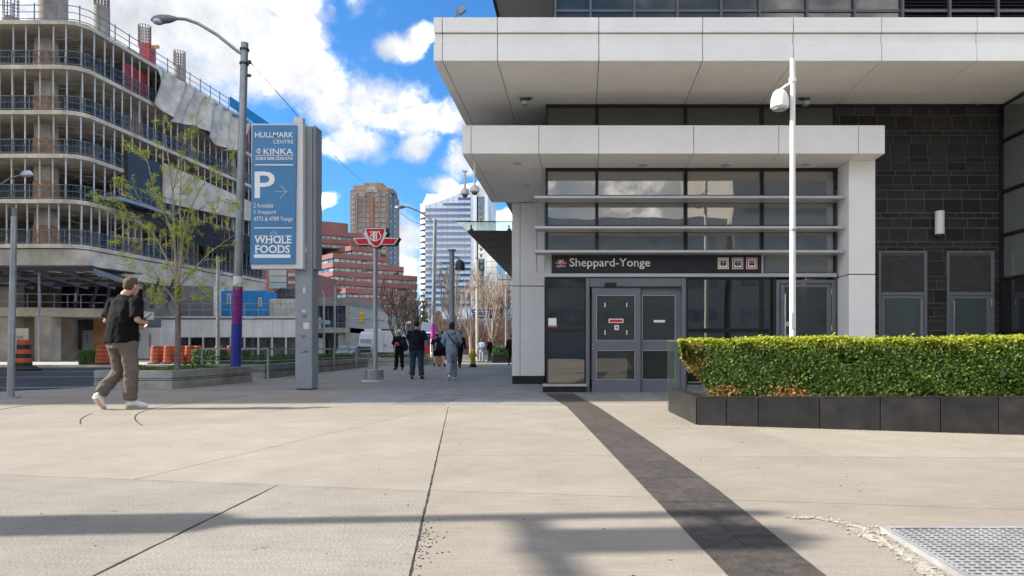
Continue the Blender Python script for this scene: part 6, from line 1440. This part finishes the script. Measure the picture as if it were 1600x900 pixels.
# teal glass block right of it
k = thing('glass_office_building', 'low dark teal glass office building partly behind the canopy and white column', 'building', (px(785, 190), 190, 0)); D = 190
MB().box(px(762, D), px(812, D), D, D + 20, 0, pz(428, D)).build('curtain_wall', M['tealg'], k); MB().box(px(760, D), px(778, D), D - 1, D + 18, 0, pz(398, D)).build('curtain_wall_tower', M['tealg'], k)
for y in range(400, 540, 9): MB().box(px(760 if y < 428 else 762, D), px(778 if y < 428 else 805, D), D - 1.1, D + .1, pz(y + .8, D), pz(y, D)).build('spandrel_line', M['alulight'], k)
for x in (761, 769, 777, 785, 793): MB().box(px(x, D), px(x + .5, D), D - 1.15, D + .1, 0, pz(400 if x < 780 else 428, D)).build('mullion', M['alulight'], k)
# low modern building with the big window
k = thing('low_modern_building', 'low pale building with a large upper window right of the totem', 'building', (px(510, 75), 75, 0)); D = 75
MB().box(px(440, D), px(547, D), D, D + 14, pz(478, D), pz(465, D)).build('roof_band', M['concd'], k, bevel=.03); MB().box(px(440, D), px(547, D), D - .0, D + 14, pz(520, D), pz(512, D)).build('floor_band', M['kerb'], k)
MB().box(px(540, D), px(547, D), D + .02, D + 14, 0, pz(478, D)).build('corner_wall', M['kerb'], k); MB().box(px(440, D), px(540, D), D + .9, D + 1, pz(512, D), pz(478, D)).build('big_window', M['dim'], k)
for x in (494, 500, 508, 516, 523, 531, 537): MB().box(px(x, D), px(x + .8, D), D + .8, D + .9, pz(512, D), pz(478, D)).build('mullion', M['alu'], k)
for x in range(486, 540, 3): MB().box(px(x, D), px(x + .5, D), D + .3, D + .34, pz(512, D), pz(504, D)).build('balcony_bar', M['alu'], k)
MB().box(px(480, D), px(540, D), D + .28, D + .36, pz(504.3, D), pz(503.4, D)).build('balcony_rail', M['alu'], k)
MB().box(px(440, D), px(528, D), D + 2, D + 2.2, 0, pz(520, D)).build('shop_glazing', M['dim'], k); MB().box(px(526, D), px(541, D), D + .5, D + 12, 0, pz(520, D)).build('shop_wall', M['beige'], k); MB().box(px(492, D), px(500, D), D + 1, D + 1.6, 0, pz(528, D)).build('white_door', M['hoard'], k)
for x in (505, 515, 522): MB().box(px(x, D), px(x + 1, D), D + 1.9, D + 2, 0, pz(520, D)).build('mullion', M['alu'], k)
MB().box(px(500, D), px(503, D), D - .4, D - .2, pz(513, D), pz(496, D)).build('yellow_banner', M['cream'], k)
def shop(label, x0, x1, D, yt, m, band=4, floors=1, dep=12):
    k = thing('shop_building', label, 'building', (px((x0 + x1) / 2, D), D, 0)); MB().box(px(x0, D), px(x1, D), D, D + dep, 0, pz(yt, D)).build('wall', M[m], k, bevel=.05)
    h = (546 - yt + 8) / floors
    for f in range(floors):
        n = max(2, int((x1 - x0) / 8))
        for i in range(n):
            a = x0 + (x1 - x0) * (i + .12) / n; b = x0 + (x1 - x0) * (i + .88) / n; y0 = yt + 4 + h * f; y1 = y0 + h * .55
            w_ = MB().box(px(a, D), px(b, D), D - .08, D + .02, pz(y1, D), pz(y0, D)).build('window', M['dark'], k); MB().box(px(a + .8, D), px(b - .8, D), D - .12, D - .08, pz(y1 - .8, D), pz(y0 + .8, D)).build('pane', M['win' if R.random() < .6 else 'winp'], w_)
    return k
shop('beige two storey shop row behind the yellow traffic signal', 546, 602, 100, 493, 'kerb', floors=2); shop('pale low shop row behind the bare dark tree', 600, 658, 120, 502, 'hoard', floors=2); shop('low brown shop building behind the tan shrubs', 655, 700, 130, 512, 'brick', floors=1); shop('distant grey block behind the pale trees', 690, 770, 150, 498, 'concd', floors=2)
k = thing('rooftop_tree_mass', 'dark evergreen trees between the brick building and the white tower', 'trees', (px(660, 170), 170, 0)); k['kind'] = 'stuff'; n = 5000; P_ = []
for _ in range(n): x = R.uniform(625, 695); P_.append((px(x, 170), 170 + R.uniform(-3, 3), R.uniform(.5, pz(500 - 10 * math.sin(x * .25) - 6 * math.sin(x * .6), 170))))
g_ = NR.uniform(0, 1, (n, 1)); leaves('foliage', P_, NR.normal(0, 1, (n, 3)), NR.uniform(.5, 1.1, n), np.array([.03, .05, .02]) * (1 - g_) + np.array([.07, .10, .035]) * g_, k, kind='stuff')
M['neutral'] = pm('neutral_concrete', (.44, .40, .35), .8, var=.08, scale=.2)
# buildings outside the frame: the tall block that shades the plaza, and the two seen in the window reflections
def slab_block(label, x0, x1, y0, y1, h, m, side):
    k = thing('office_building', label, 'building', ((x0 + x1) / 2, (y0 + y1) / 2, 0)); MB().box(x0, x1, y0, y1, 0, h).build('wall', M[m], k)
    z = 3.5
    while z < h - 2:
        if side == 'x': MB().box(x1, x1 + .1, y0 + 1, y1 - 1, z, z + 1.7).build('window_strip', M['win'], k)
        else: MB().box(x0 + 1, x1 - 1, y1, y1 + .1, z, z + 1.5).build('window_strip', M['winp'], k)
        z += 3.8
    return k
slab_block('tall grey office block left of the frame that shades the entrance', -96, -54, 7.6, 34.5, 64, 'concd', 'x')
slab_block('low grey building behind the viewpoint, mirrored in the station windows', -70, 15, -75, -45, 14.5, 'neutral', 'y')
slab_block('taller grey building behind the viewpoint, mirrored in the right hand windows', 15.5, 70, -80, -44.5, 30, 'neutral', 'y')
# ================================================================ VEHICLES
def wheel(k, x, y, z, r, w_=.22, axis='x'):
    o = MB().tube([(x - w_ / 2, y, z), (x + w_ / 2, y, z)], r, 18).build('wheel', M['rubber'], k, True); MB().tube([(x - w_ / 2 - .01, y, z), (x + w_ / 2 + .01, y, z)], r * .55, 12).build('rim', M['galv'], o, True)
VN = thing('delivery_van', 'white delivery van seen from the rear, parked beyond the concrete planter', 'van', (px(599.5, 62), 62, -.12)); D = 62; xa, xb = px(583, D), px(616.5, D); zt = 2.62; W_ = xb - xa; cxv = (xa + xb) / 2
sec = [(0, .42), (0, 1.2), (.03, 2.0), (.10, 2.45), (.22, zt - .04), (.5, zt)]
pr = [(xa + a, b - .12) for a, b in sec] + [(xb - a, b - .12) for a, b in sec[::-1]]
MB().prism_xz(pr[::-1], D, D + 5.6).build('body', M['van'], VN, bevel=.03)
MB().box(xa + .02, xb - .02, D - .08, D + 5.5, .12, .60).build('lower_body', M['dark'], VN, bevel=.03); MB().box(cxv - .01, cxv + .01, D - .012, D, .5, 2.3).build('door_seam', M['black'], VN)
MB().box(xa + .06, xa + .075, D - .012, D, .5, 2.3).build('door_seam', M['black'], VN); MB().box(xb - .075, xb - .06, D - .012, D, .5, 2.3).build('door_seam', M['black'], VN)
for s in (-1, 1): MB().box(cxv + s * (W_ / 2 - .06) - .05, cxv + s * (W_ / 2 - .06) + .05, D - .03, D, .9, 1.35).build('tail_light', M['red'], VN)
MB().box(cxv + .35, cxv + .75, D - .1, D - .08, .30, .43).build('licence_plate', M['letter'], VN); MB().box(cxv - .3, cxv + .6, D + .2, D + 1.1, zt - .13, zt + .05).build('roof_vent', M['dark'], VN, bevel=.04); MB().box(cxv + .1, cxv + .17, D - .05, D, 1.1, 1.3).build('door_handle', M['dark'], VN)
MB().box(xa + .1, cxv - .05, D - .006, D, 1.45, 1.47).build('door_crease', M['galv'], VN); MB().box(cxv + .05, xb - .1, D - .006, D, 1.0, 1.02).build('door_crease', M['galv'], VN)
for s in (-1, 1):
    for y in (.9, 4.6): wheel(VN, cxv + s * (W_ / 2 - .15), D + y, .24, .36)
TK = thing('box_truck', 'white truck facing the camera with a dark windscreen and grille, left of the delivery van', 'truck', (px(572, 68), 68, -.12)); D = 68; xa, xb = px(560, D), px(584, D)
MB().prism_yz([(D, .3), (D, 1.35), (D + .35, 2.35), (D + .9, 2.6), (D + 2.0, 2.6), (D + 2.0, .3)][::-1], xa, xb - .1).build('cab', M['van'], TK, bevel=.03); MB().box(xa - .1, xb + .2, D + 2.1, D + 7, .5, 2.9).build('cargo_box', M['hoard'], TK, bevel=.03)
MB().prism_yz([(D + .02, 1.42), (D + .33, 2.28), (D + .36, 2.27), (D + .06, 1.41)], xa + .12, xb - .22).build('windscreen', M['dim'], TK); MB().box(xa + .2, xb - .3, D - .04, D + .01, .55, 1.1).build('grille', M['dark'], TK)
for x in (xa + .1, xb - .2): MB().cyl(x, D - .0, .62, .9, .11, 12).build('headlight', M['alulight'], TK, True); wheel(TK, x, D + .8, .3, .42); MB().bar((x, D + .2, 1.4), (x + (-.35 if x < (xa + xb) / 2 else .35), D + .1, 1.9), .04).build('mirror_arm', M['dark'], TK)
MB().box(xa, xb - .1, D - .1, D + .05, .28, .5).build('bumper', M['galv'], TK, bevel=.02)
BS = thing('red_bus', 'red and white bus behind the magenta wrapped lamp pole', 'bus', (px(666, 84), 84, -.12)); D = 84; xa, xb = px(655, D), px(682, D)
MB().box(xa, xb, D, D + 9, .3, 1.5).build('lower_body', M['ttcred'], BS, bevel=.06); MB().box(xa, xb, D + .01, D + 9, 1.5, 2.9).build('upper_body', M['hoard'], BS, bevel=.08); MB().box(xa + .15, xb - .15, D - .03, D + .02, 1.45, 2.45).build('windscreen', M['dim'], BS); MB().box(xa + .3, xb - .3, D - .04, D, 2.52, 2.75).build('destination_panel', M['black'], BS)
for x in (xa + .2, xb - .2): wheel(BS, x, D + 1.5, .35, .45); MB().cyl(x, D - .01, .6, .8, .1, 10).build('headlight', M['alulight'], BS, True)
def car(label, x, D, m, y0=0):
    k = thing('parked_car', label, 'car', (px(x, D), D, -.12)); X0 = px(x, D); L = 4.4
    prof = [(0, .35), (0, .75), (.5, .95), (1.15, 1.35), (2.9, 1.38), (3.7, 1.0), (4.35, .85), (4.4, .4)]
    MB().prism_yz([(D + a, b - .12) for a, b in prof][::-1], X0 - .88, X0 + .88).build('body', M[m], k, bevel=.06); MB().prism_yz([(D + .55, .86), (D + 1.12, 1.2), (D + 1.16, 1.18), (D + .6, .84)], X0 - .72, X0 + .72).build('windscreen', M['dim'], k)
    for s in (-1, 1):
        MB().prism_yz([(D + .8, .86), (D + 1.25, 1.17), (D + 2.8, 1.19), (D + 3.4, .88)][::-1], X0 + s * .885 - .005, X0 + s * .885 + .005).build('side_window', M['dim'], k); MB().box(X0 + s * .62 - .14, X0 + s * .62 + .14, D - .02, D + .05, .48, .62).build('headlight', M['alulight'], k)
        for y in (.8, 3.6): wheel(k, X0 + s * .8, D + y, .22, .33)
    return k
car('dark car seen in the street between the walking group and the white column', 760, 78, 'dark'); car('silver car behind the railing right of the totem', 538, 66, 'galv'); car('white car beyond the walking group', 690, 74, 'van')
# ================================================================ SIGNALS, STREET SIGN, HYDRANT
def signal(label, x, D, y0, y1, arm):
    k = thing('traffic_signal', label, 'traffic signal', (px(x, D), D, pz(y1, D))); xa = px(x, D); z0, z1 = pz(y1, D), pz(y0, D); h = z1 - z0; w_ = h * .22
    MB().box(xa - w_, xa + w_, D, D + .25, z0, z1).build('housing', M['yellow'], k, bevel=.03)
    for i in range(3): z = z0 + h * (i + .5) / 3; MB().tube([(xa, D - .14, z), (xa, D, z)], w_ * .72, 12).build('visor', M['yellow'], k); MB().tube([(xa, D - .02, z), (xa, D - .01, z)], w_ * .55, 12).build('lens', M['signalred'], k)
    MB().tube([at(*p, D + .3) for p in arm], .07, 8).build('mast_arm', M['galv'], k, True); return k
signal('yellow traffic signal hanging on a mast arm left of the transit sign pole', 565, 60, 488, 505, [(600, 500), (545, 498), (545, 560)]); signal('yellow traffic signal left of the magenta wrapped pole', 647, 66, 489, 506, [(647, 560), (647, 497), (640, 496)])
k = thing('street_name_sign', 'pair of stacked blue street name signs hanging among the pale bare trees', 'street sign', (px(753, 50), 50, 2.7)); D = 50
for (y0, y1, a, b) in ((484, 489.5, 737, 768), (490.5, 496.5, 739, 769)):
    MB().box(px(a, D), px(b, D), D, D + .05, pz(y1, D), pz(y0, D)).build('sign_plate', M['streetblue'], k, bevel=.01)
    m_ = MB(); x = a + 3
    while x < b - 5: w_ = R.uniform(.8, 1.8); m_.box(px(x, D), px(x + w_, D), D - .01, D, pz(y1 - 1.8, D), pz(y0 + R.uniform(1.6, 2.4), D)); x += w_ + .8
    m_.build('sign_marks', M['letter'], k)
MB().bar((px(737, D), D + .08, pz(483.5, D)), (px(791, 52), 52, pz(480, 52)), .06).build('sign_arm', M['galv'], k)
D = 33.5; k = thing('fire_hydrant', 'yellow fire hydrant standing on the pavement beyond the hooded walker', 'hydrant', (px(739, D), D, 0)); X0 = px(739, D)
MB().lathe((X0, D, 0), [(.17, 0), (.17, .1), (.13, .12), (.125, .18)], 18).build('base', M['rubber'], k, True); MB().lathe((X0, D, 0), [(.125, .18), (.125, .62), (.16, .64), (.16, .68), (.13, .70), (.12, .78), (.07, .86), (.03, .88), (.03, .93), (.0, .94)], 18).build('barrel', M['yellow'], k, True)
for s in (-1, 1): MB().tube([(X0, D, .56), (X0 + s * .2, D, .56)], .06, 12).build('nozzle', M['yellow'], k, True)
MB().tube([(X0, D, .52), (X0, D - .2, .52)], .08, 12).build('front_nozzle', M['yellow'], k, True)
k = thing('concrete_bench_wall', 'low sunlit concrete wall behind the hydrant and the seated pair', 'wall', (px(730, 47), 47, 0)); MB().box(px(712, 47), px(772, 47), 47, 47.5, 0, pz(563, 47) ).build('wall', M['kerb'], k, bevel=.02); MB().box(px(715, 50), px(765, 50), 50, 50.4, 0, .45).build('wall_panel', M['kerb'], k, bevel=.02)
# ================================================================ PEOPLE
from mathutils import noise as mn
def fuse(mb, name, m, parent, voxel, sm=2, amp=0, freq=(8, 8, 8), smooth=True, scale=1.0):
    me = mb.mesh(name); o = bpy.data.objects.new(name, me); col.objects.link(o)
    md = o.modifiers.new('r', 'REMESH'); md.mode = 'VOXEL'; md.voxel_size = voxel; md.adaptivity = 0
    if sm: s_ = o.modifiers.new('s', 'SMOOTH'); s_.factor = .5; s_.iterations = sm
    dg = bpy.context.evaluated_depsgraph_get(); dg.update(); me2 = bpy.data.meshes.new_from_object(o.evaluated_get(dg)); bpy.data.objects.remove(o); bpy.data.meshes.remove(me)
    if amp:
        nn = [v.normal.copy() for v in me2.vertices]
        for v, n in zip(me2.vertices, nn):
            c = v.co; p = Vector((c.x * freq[0], c.y * freq[1], c.z * freq[2])); v.co = c + n * amp * (mn.noise(p) + .5 * mn.noise(p * 2.3))
    me2.materials.clear(); me2.name = name
    if smooth: me2.shade_smooth()
    return place(name, me2, m, parent)
def person(label, x, y, face, height, top, topm, bot, botm, legs, arms, lean=0., head=(0, .02, 0), turn=0., hair='short', hairm='hairb', skin='skin', shoe='shoeb', vox=.016, sole=None, bulk=1., extras=None, group=None, bag=None, side=0.):
    s = height / 1.8
    P = thing('person', label, 'person', (x, y, 0), face, group); P.scale = (s, s, s)
    V_ = Vector; B = bulk
    def sp(z): t = max(0, (z - .93) / .6); return V_((side * t, lean * t, z))
    hd = sp(1.68) + V_(head)
    body = MB()
    body.tube([sp(.9), sp(1.05), sp(1.2), sp(1.36), sp(1.46), sp(1.5)], [(.15 * B, .1 * B), (.14 * B, .095 * B), (.15 * B, .10 * B), (.165, .105), (.15, .085), (.06, .055)], 14)
    nb = sp(1.46); body.tube([nb, sp(1.53), hd + V_((0, -.02, -.06))], [.065, .055, .052], 12)
    f = V_((math.sin(-turn), math.cos(-turn), 0)); sd_ = V_((f.y, -f.x, 0))
    body.ball(hd, .078, .092, .105, 18, 12); body.ball(hd + f * .025 + V_((0, 0, -.05)), .058, .062, .075, 14, 9)
    for s_ in (-1, 1): body.ball(hd + sd_ * s_ * .078 + V_((0, 0, -.012)), .014, .020, .032, 8, 6)
    body.tube([hd + f * .085 + V_((0, 0, .015)), hd + f * .112 + V_((0, 0, -.03)), hd + f * .088 + V_((0, 0, -.04))], [.010, .016, .012], 8)
    for (h, kn, an, toe) in legs: body.tube([V_(h), V_(h).lerp(V_(kn), .4), V_(kn), V_(kn).lerp(V_(an), .35), V_(an)], [.082, .075, .055, .057, .036], 10); body.tube([V_(an), V_(an).lerp(V_(toe), .6), V_(toe)], [.038, .034, .025], 8)
    for (sh, el, wr) in arms:
        sh, el, wr = V_(sh) + V_((side, lean, 0)), V_(el), V_(wr)
        body.ball(sh, .062); body.tube([sh, sh.lerp(el, .5), el, el.lerp(wr, .35), wr], [.052, .046, .038, .038, .025], 10)
        d = (wr - el).normalized(); c_ = d.cross(V_((0, 0, 1)))
        if c_.length < .2: c_ = V_((0, 1, 0)) - d * d.y
        c_.normalize(); pd = d.cross(c_).normalized(); palm = wr + d * .045
        body.tube([wr, wr + d * .03, wr + d * .085], [(.024, .024), (.036, .02), (.038, .018)], 8)
        for i in range(4):
            b0 = wr + d * .08 + c_ * (.027 - .018 * i); L = (.062, .072, .068, .052)[i]; cu = pd * (-.012 - .006 * i)
            body.tube([b0, b0 + d * L * .5 + cu, b0 + d * L * .8 + cu * 3.2], [.0095, .009, .0075], 6)
        b0 = wr + d * .02 + c_ * .03; body.tube([b0, b0 + c_ * .025 + d * .025, b0 + c_ * .028 + d * .055], [.012, .011, .009], 6)
    fuse(body, 'body', M[skin], P, min(vox, .011), 2)
    t = MB()
    t.tube([sp(.87), sp(.98), sp(1.1), sp(1.22), sp(1.34), sp(1.43), sp(1.485), sp(1.515)], [(.192 * B, .146 * B), (.190 * B, .142 * B), (.182 * B, .132 * B), (.185 * B, .128 * B), (.20, .13), (.192, .112), (.125, .085), (.072, .07)], 18)
    for (sh, el, wr) in arms:
        sh, el, wr = V_(sh) + V_((side, lean, 0)), V_(el), V_(wr); t.ball(sh + V_((0, 0, -.01)), .078)
        if top == 'short': t.tube([sh, sh.lerp(el, .5), sh.lerp(el, .86)], [.082, .080, .082], 12)
        else: t.tube([sh, sh.lerp(el, .5), el, el.lerp(wr, .5), wr.lerp(el, .04)], [.082, .075, .066, .058, .045], 12)
    if top == 'hoodie': t.ball(sp(1.47) + V_((0, -.10, .0)), .115, .06, .09); t.tube([sp(.9), sp(.93)], [(.185, .135), (.18, .13)], 16)
    fuse(t, 'shirt' if top == 'short' else 'hooded_top' if top == 'hoodie' else 'jacket', M[topm], P, vox, 2, .013, (11, 11, 5.5))
    b = MB(); b.tube([V_((0, 0, .80)), V_((0, 0, .9)), sp(1.02)], [(.160 * B, .115 * B), (.172 * B, .125 * B), (.150 * B, .105 * B)], 16)
    for (h, kn, an, toe) in legs:
        h, kn, an = V_(h), V_(kn), V_(an); end = an + V_((0, 0, .0)) if bot != 'shorts' else kn.lerp(h, .12)
        if bot == 'shorts': b.tube([h, h.lerp(kn, .5), end], [.108, .10, .10], 12)
        else: b.tube([h + V_((0, 0, -.02)), h.lerp(kn, .45), kn, kn.lerp(an, .5), an + (kn - an).normalized() * .03], [.112 * B, .10, .088, .084, .082], 14)
    fuse(b, 'shorts' if bot == 'shorts' else 'trousers', M[botm], P, vox, 2, .014, (9, 9, 13))
    for (h, kn, an, toe) in legs:
        an, toe = V_(an), V_(toe); d = (toe - an); dh = d.normalized(); heel = an - V_((dh.x, dh.y, 0)).normalized() * .045 + V_((0, 0, -.03)) if abs(dh.z) < .6 else an - V_((0, .03, .0))
        sh = MB(); up = V_((0, 0, 1)) if abs(dh.z) < .6 else V_((0, .7, .7)).normalized()
        sh.tube([heel, an.lerp(toe, .3) - up * .01, an.lerp(toe, .75) - up * .012, toe + dh * .05], [(.040, .045), (.046, .048), (.050, .034), (.030, .018)], 12); sh.ball(an - up * .02, .045, .05, .05)
        o = fuse(sh, 'shoe', M[shoe], P, .012, 1)
        if sole:
            so_ = MB(); n_ = up * -.052; so_.tube([heel + n_ * .7, an.lerp(toe, .5) + n_, toe + dh * .05 + n_ * .45], [(.042, .014), (.05, .014), (.034, .010)], 12); place('sole', so_.mesh('sole'), M[sole], o, True)
    hr = MB()
    if hair == 'short':
        hr.ball(hd + f * -.012 + V_((0, 0, .022)), .083, .094, .098, 18, 12); hr.ball(hd + f * -.04 + V_((0, 0, -.01)), .072, .066, .08, 14, 9)
    elif hair == 'crop':
        hr.ball(hd + f * -.012 + V_((0, 0, .032)), .0795, .0915, .079, 20, 12); hr.ball(hd + f * -.036 + V_((0, 0, .0)), .0735, .062, .070, 14, 9)
    elif hair == 'long':
        hr.ball(hd + f * -.012 + V_((0, 0, .022)), .092, .10, .105, 18, 12); hr.tube([hd + f * -.05 + V_((0, 0, .02)), hd + f * -.075 + V_((0, 0, -.10)), hd + f * -.08 + V_((0, 0, -.19))], [(.088, .06), (.082, .05), (.06, .03)], 12)
    elif hair == 'cap':
        hr.ball(hd + V_((0, 0, .035)), .092, .10, .085, 18, 12); hr.tube([hd + f * .06 + V_((0, 0, .035)), hd + f * .15 + V_((0, 0, .025))], [(.075, .012), (.05, .008)], 12)
    fuse(hr, 'cap' if hair == 'cap' else 'hair', M[hairm], P, .010, 2, .004, (30, 30, 30))
    if hair == 'cap' or turn or True:
        for s_ in (-1, 1): place('eye', MB().ball(hd + f * .088 + sd_ * s_ * .03 + V_((0, 0, .012)), .009, .009, .007, 8, 6).mesh('eye'), M['shoeb'], P)
        place('mouth', MB().box(-.022, .022, -.004, .004, -.004, .004).mesh('mouth'), M['ttcred'] if False else M['skind'], P, loc=hd + f * .088 + V_((0, 0, -.062)), rot=(0, 0, turn))
    if extras: extras(P, sp, hd)
    return P
def walk(st, ph=1, w_=.09):                          # legs in mid stride; ph = which foot leads
    fr = [(w_ * ph, 0, .92), (w_ * ph, st * .42, .52), (w_ * ph, st * .5, .09), (w_ * ph * 1.15, st * .5 + .15, .035)]
    bk = [(-w_ * ph, 0, .92), (-w_ * ph, st * .02, .50), (-w_ * ph, -st * .55, .16), (-w_ * ph * 1.15, -st * .55 + .12, .045)]
    return [fr, bk]
stand = [[(-.10, 0, .92), (-.12, .01, .50), (-.14, 0, .08), (-.17, .15, .03)], [(.10, 0, .92), (.12, .02, .50), (.15, 0, .08), (.19, .15, .03)]]
def arm(s, ex, ey, ez, wx, wy, wz): return [(.195 * s, 0, 1.43), (ex * s, ey, ez), (wx * s, wy, wz)]
hang = [arm(-1, .26, -.02, 1.15, .27, .05, .90), arm(1, .26, -.02, 1.15, .27, .05, .90)]
swing = [arm(-1, .25, -.12, 1.17, .26, -.05, .92), arm(1, .25, .06, 1.16, .24, .2, .96)]
def phone(P, sp, hd): place('phone', MB().box(-.04, .04, -.006, .006, -.075, .075).mesh('phone'), M['black'], P, loc=(.09, .28, 1.24), rot=(rad(-50), 0, 0))
person('man in black t-shirt, taupe trousers and white shoes walking while looking at his phone', px(190, 10.0), 10.0, rad(-20), 1.93, 'short', 'tee', 'long', 'chino',
       [[(.10, 0, .92), (.11, .05, .52), (.08, .06, .10), (.13, .21, .045)], [(-.10, 0, .92), (-.13, .06, .50), (-.20, -.17, .19), (-.23, -.08, .05)]],
       [arm(-1, .27, -.02, 1.17, .06, .24, 1.10), arm(1, .29, .0, 1.17, .13, .20, 1.16)], lean=.05, head=(.01, .07, -.035), turn=rad(-2), hair='short', hairm='hairbr', shoe='shoew', sole='sole', vox=.011, bulk=1.2, extras=phone)
person('man in dark navy sweater and blue jeans standing with his back to the camera', px(651, 20.2), 20.2, rad(4), 1.69, 'short', 'navy', 'long', 'jeans', stand, [arm(-1, .27, .02, 1.17, .16, .2, 1.05), arm(1, .29, -.02, 1.15, .30, .05, .88)], bulk=1.22, hair='short')
def coat(P, sp, hd):
    c = MB(); c.tube([(-.17, .22, 1.32), (-.30, .24, 1.2), (-.36, .2, 1.0), (-.34, .18, .84)], [(.09, .07), (.14, .10), (.15, .11), (.09, .07)], 12); o = fuse(c, 'carried_coat', M['navy'], P, .018, 2, .02, (9, 9, 6))
    g = MB(); g.ball((.0, .24, 1.14), .12, .08, .09); fuse(g, 'carried_bag', M['brown'] if False else M['red'], P, .018, 1)
person('man in black with a white cap facing the camera, a dark coat over his arm', px(624, 29.2), 29.2, rad(172), 1.68, 'long', 'blackc', 'long', 'blackc', stand, [arm(-1, .29, .04, 1.16, .10, .24, 1.12), arm(1, .29, .04, 1.16, .08, .26, 1.16)], hair='cap', hairm='whitepole', extras=coat)
def strap(P, sp, hd): place('crossbody_strap', MB().tube([(-.14, -.11, 1.46), (.0, -.155, 1.25), (.16, -.13, 1.08)], [(.018, .006)] * 3, 6).mesh('strap'), M['black'], P); g = MB().ball((.19, -.05, 1.05), .07, .05, .09); fuse(g, 'small_bag', M['black'], P, .018, 1)
person('walker in a pale blue hooded top and grey sweatpants with a crossbody bag', px(706, 19.2), 19.2, rad(8), 1.60, 'hoodie', 'hoodie', 'long', 'sweat', walk(.5, 1, .07), [arm(-1, .27, -.04, 1.18, .20, .16, 1.06), arm(1, .27, .03, 1.18, .2, .2, 1.08)], hair='long', shoe='shoew', extras=strap, bulk=.98)
person('man in navy t-shirt and black shorts walking away, middle of the group', px(691, 34.4), 34.4, rad(14), 1.76, 'short', 'navy', 'shorts', 'blackc', walk(.75, -1), [arm(-1, .3, -.06, 1.18, .34, -.02, .93), arm(1, .27, .06, 1.16, .2, .2, 1.0)])
person('person in dark t-shirt and black shorts walking at the left of the group', px(682, 35.6), 35.6, rad(10), 1.66, 'short', 'navy', 'shorts', 'blackc', walk(.6, 1), hang)
person('person in long black clothes walking right of the hooded walker', px(718, 32.5), 32.5, rad(-6), 1.70, 'long', 'blackc', 'long', 'blackc', walk(.45, -1, .06), swing, hair='long')
person('woman in a dark jacket and jeans standing beside the low sunlit wall', px(765, 45.6), 45.6, rad(60), 1.62, 'long', 'blackc', 'long', 'jeans', stand, hang, hair='long', hairm='hairbr')
sit = [[(-.09, 0, .50), (-.11, .40, .50), (-.11, .44, .09), (-.13, .58, .035)], [(.09, 0, .50), (.11, .40, .48), (.13, .46, .09), (.15, .60, .035)]]
person('person in pale blue top by the low wall, left of the woman in dark jacket', px(753, 46.2), 46.2, rad(150), 1.58, 'long', 'hoodie', 'long', 'sweat', stand, [arm(-1, .28, .04, 1.16, .10, .24, 1.12), arm(1, .28, .04, 1.16, .1, .26, 1.1)], hair='long', hairm='hairbr', skin='skind')
person('person in black half hidden behind the white column', px(799, 38), 38, rad(-10), 1.68, 'long', 'blackc', 'long', 'blackc', walk(.4, 1), hang)
print('objects', len(bpy.data.objects))
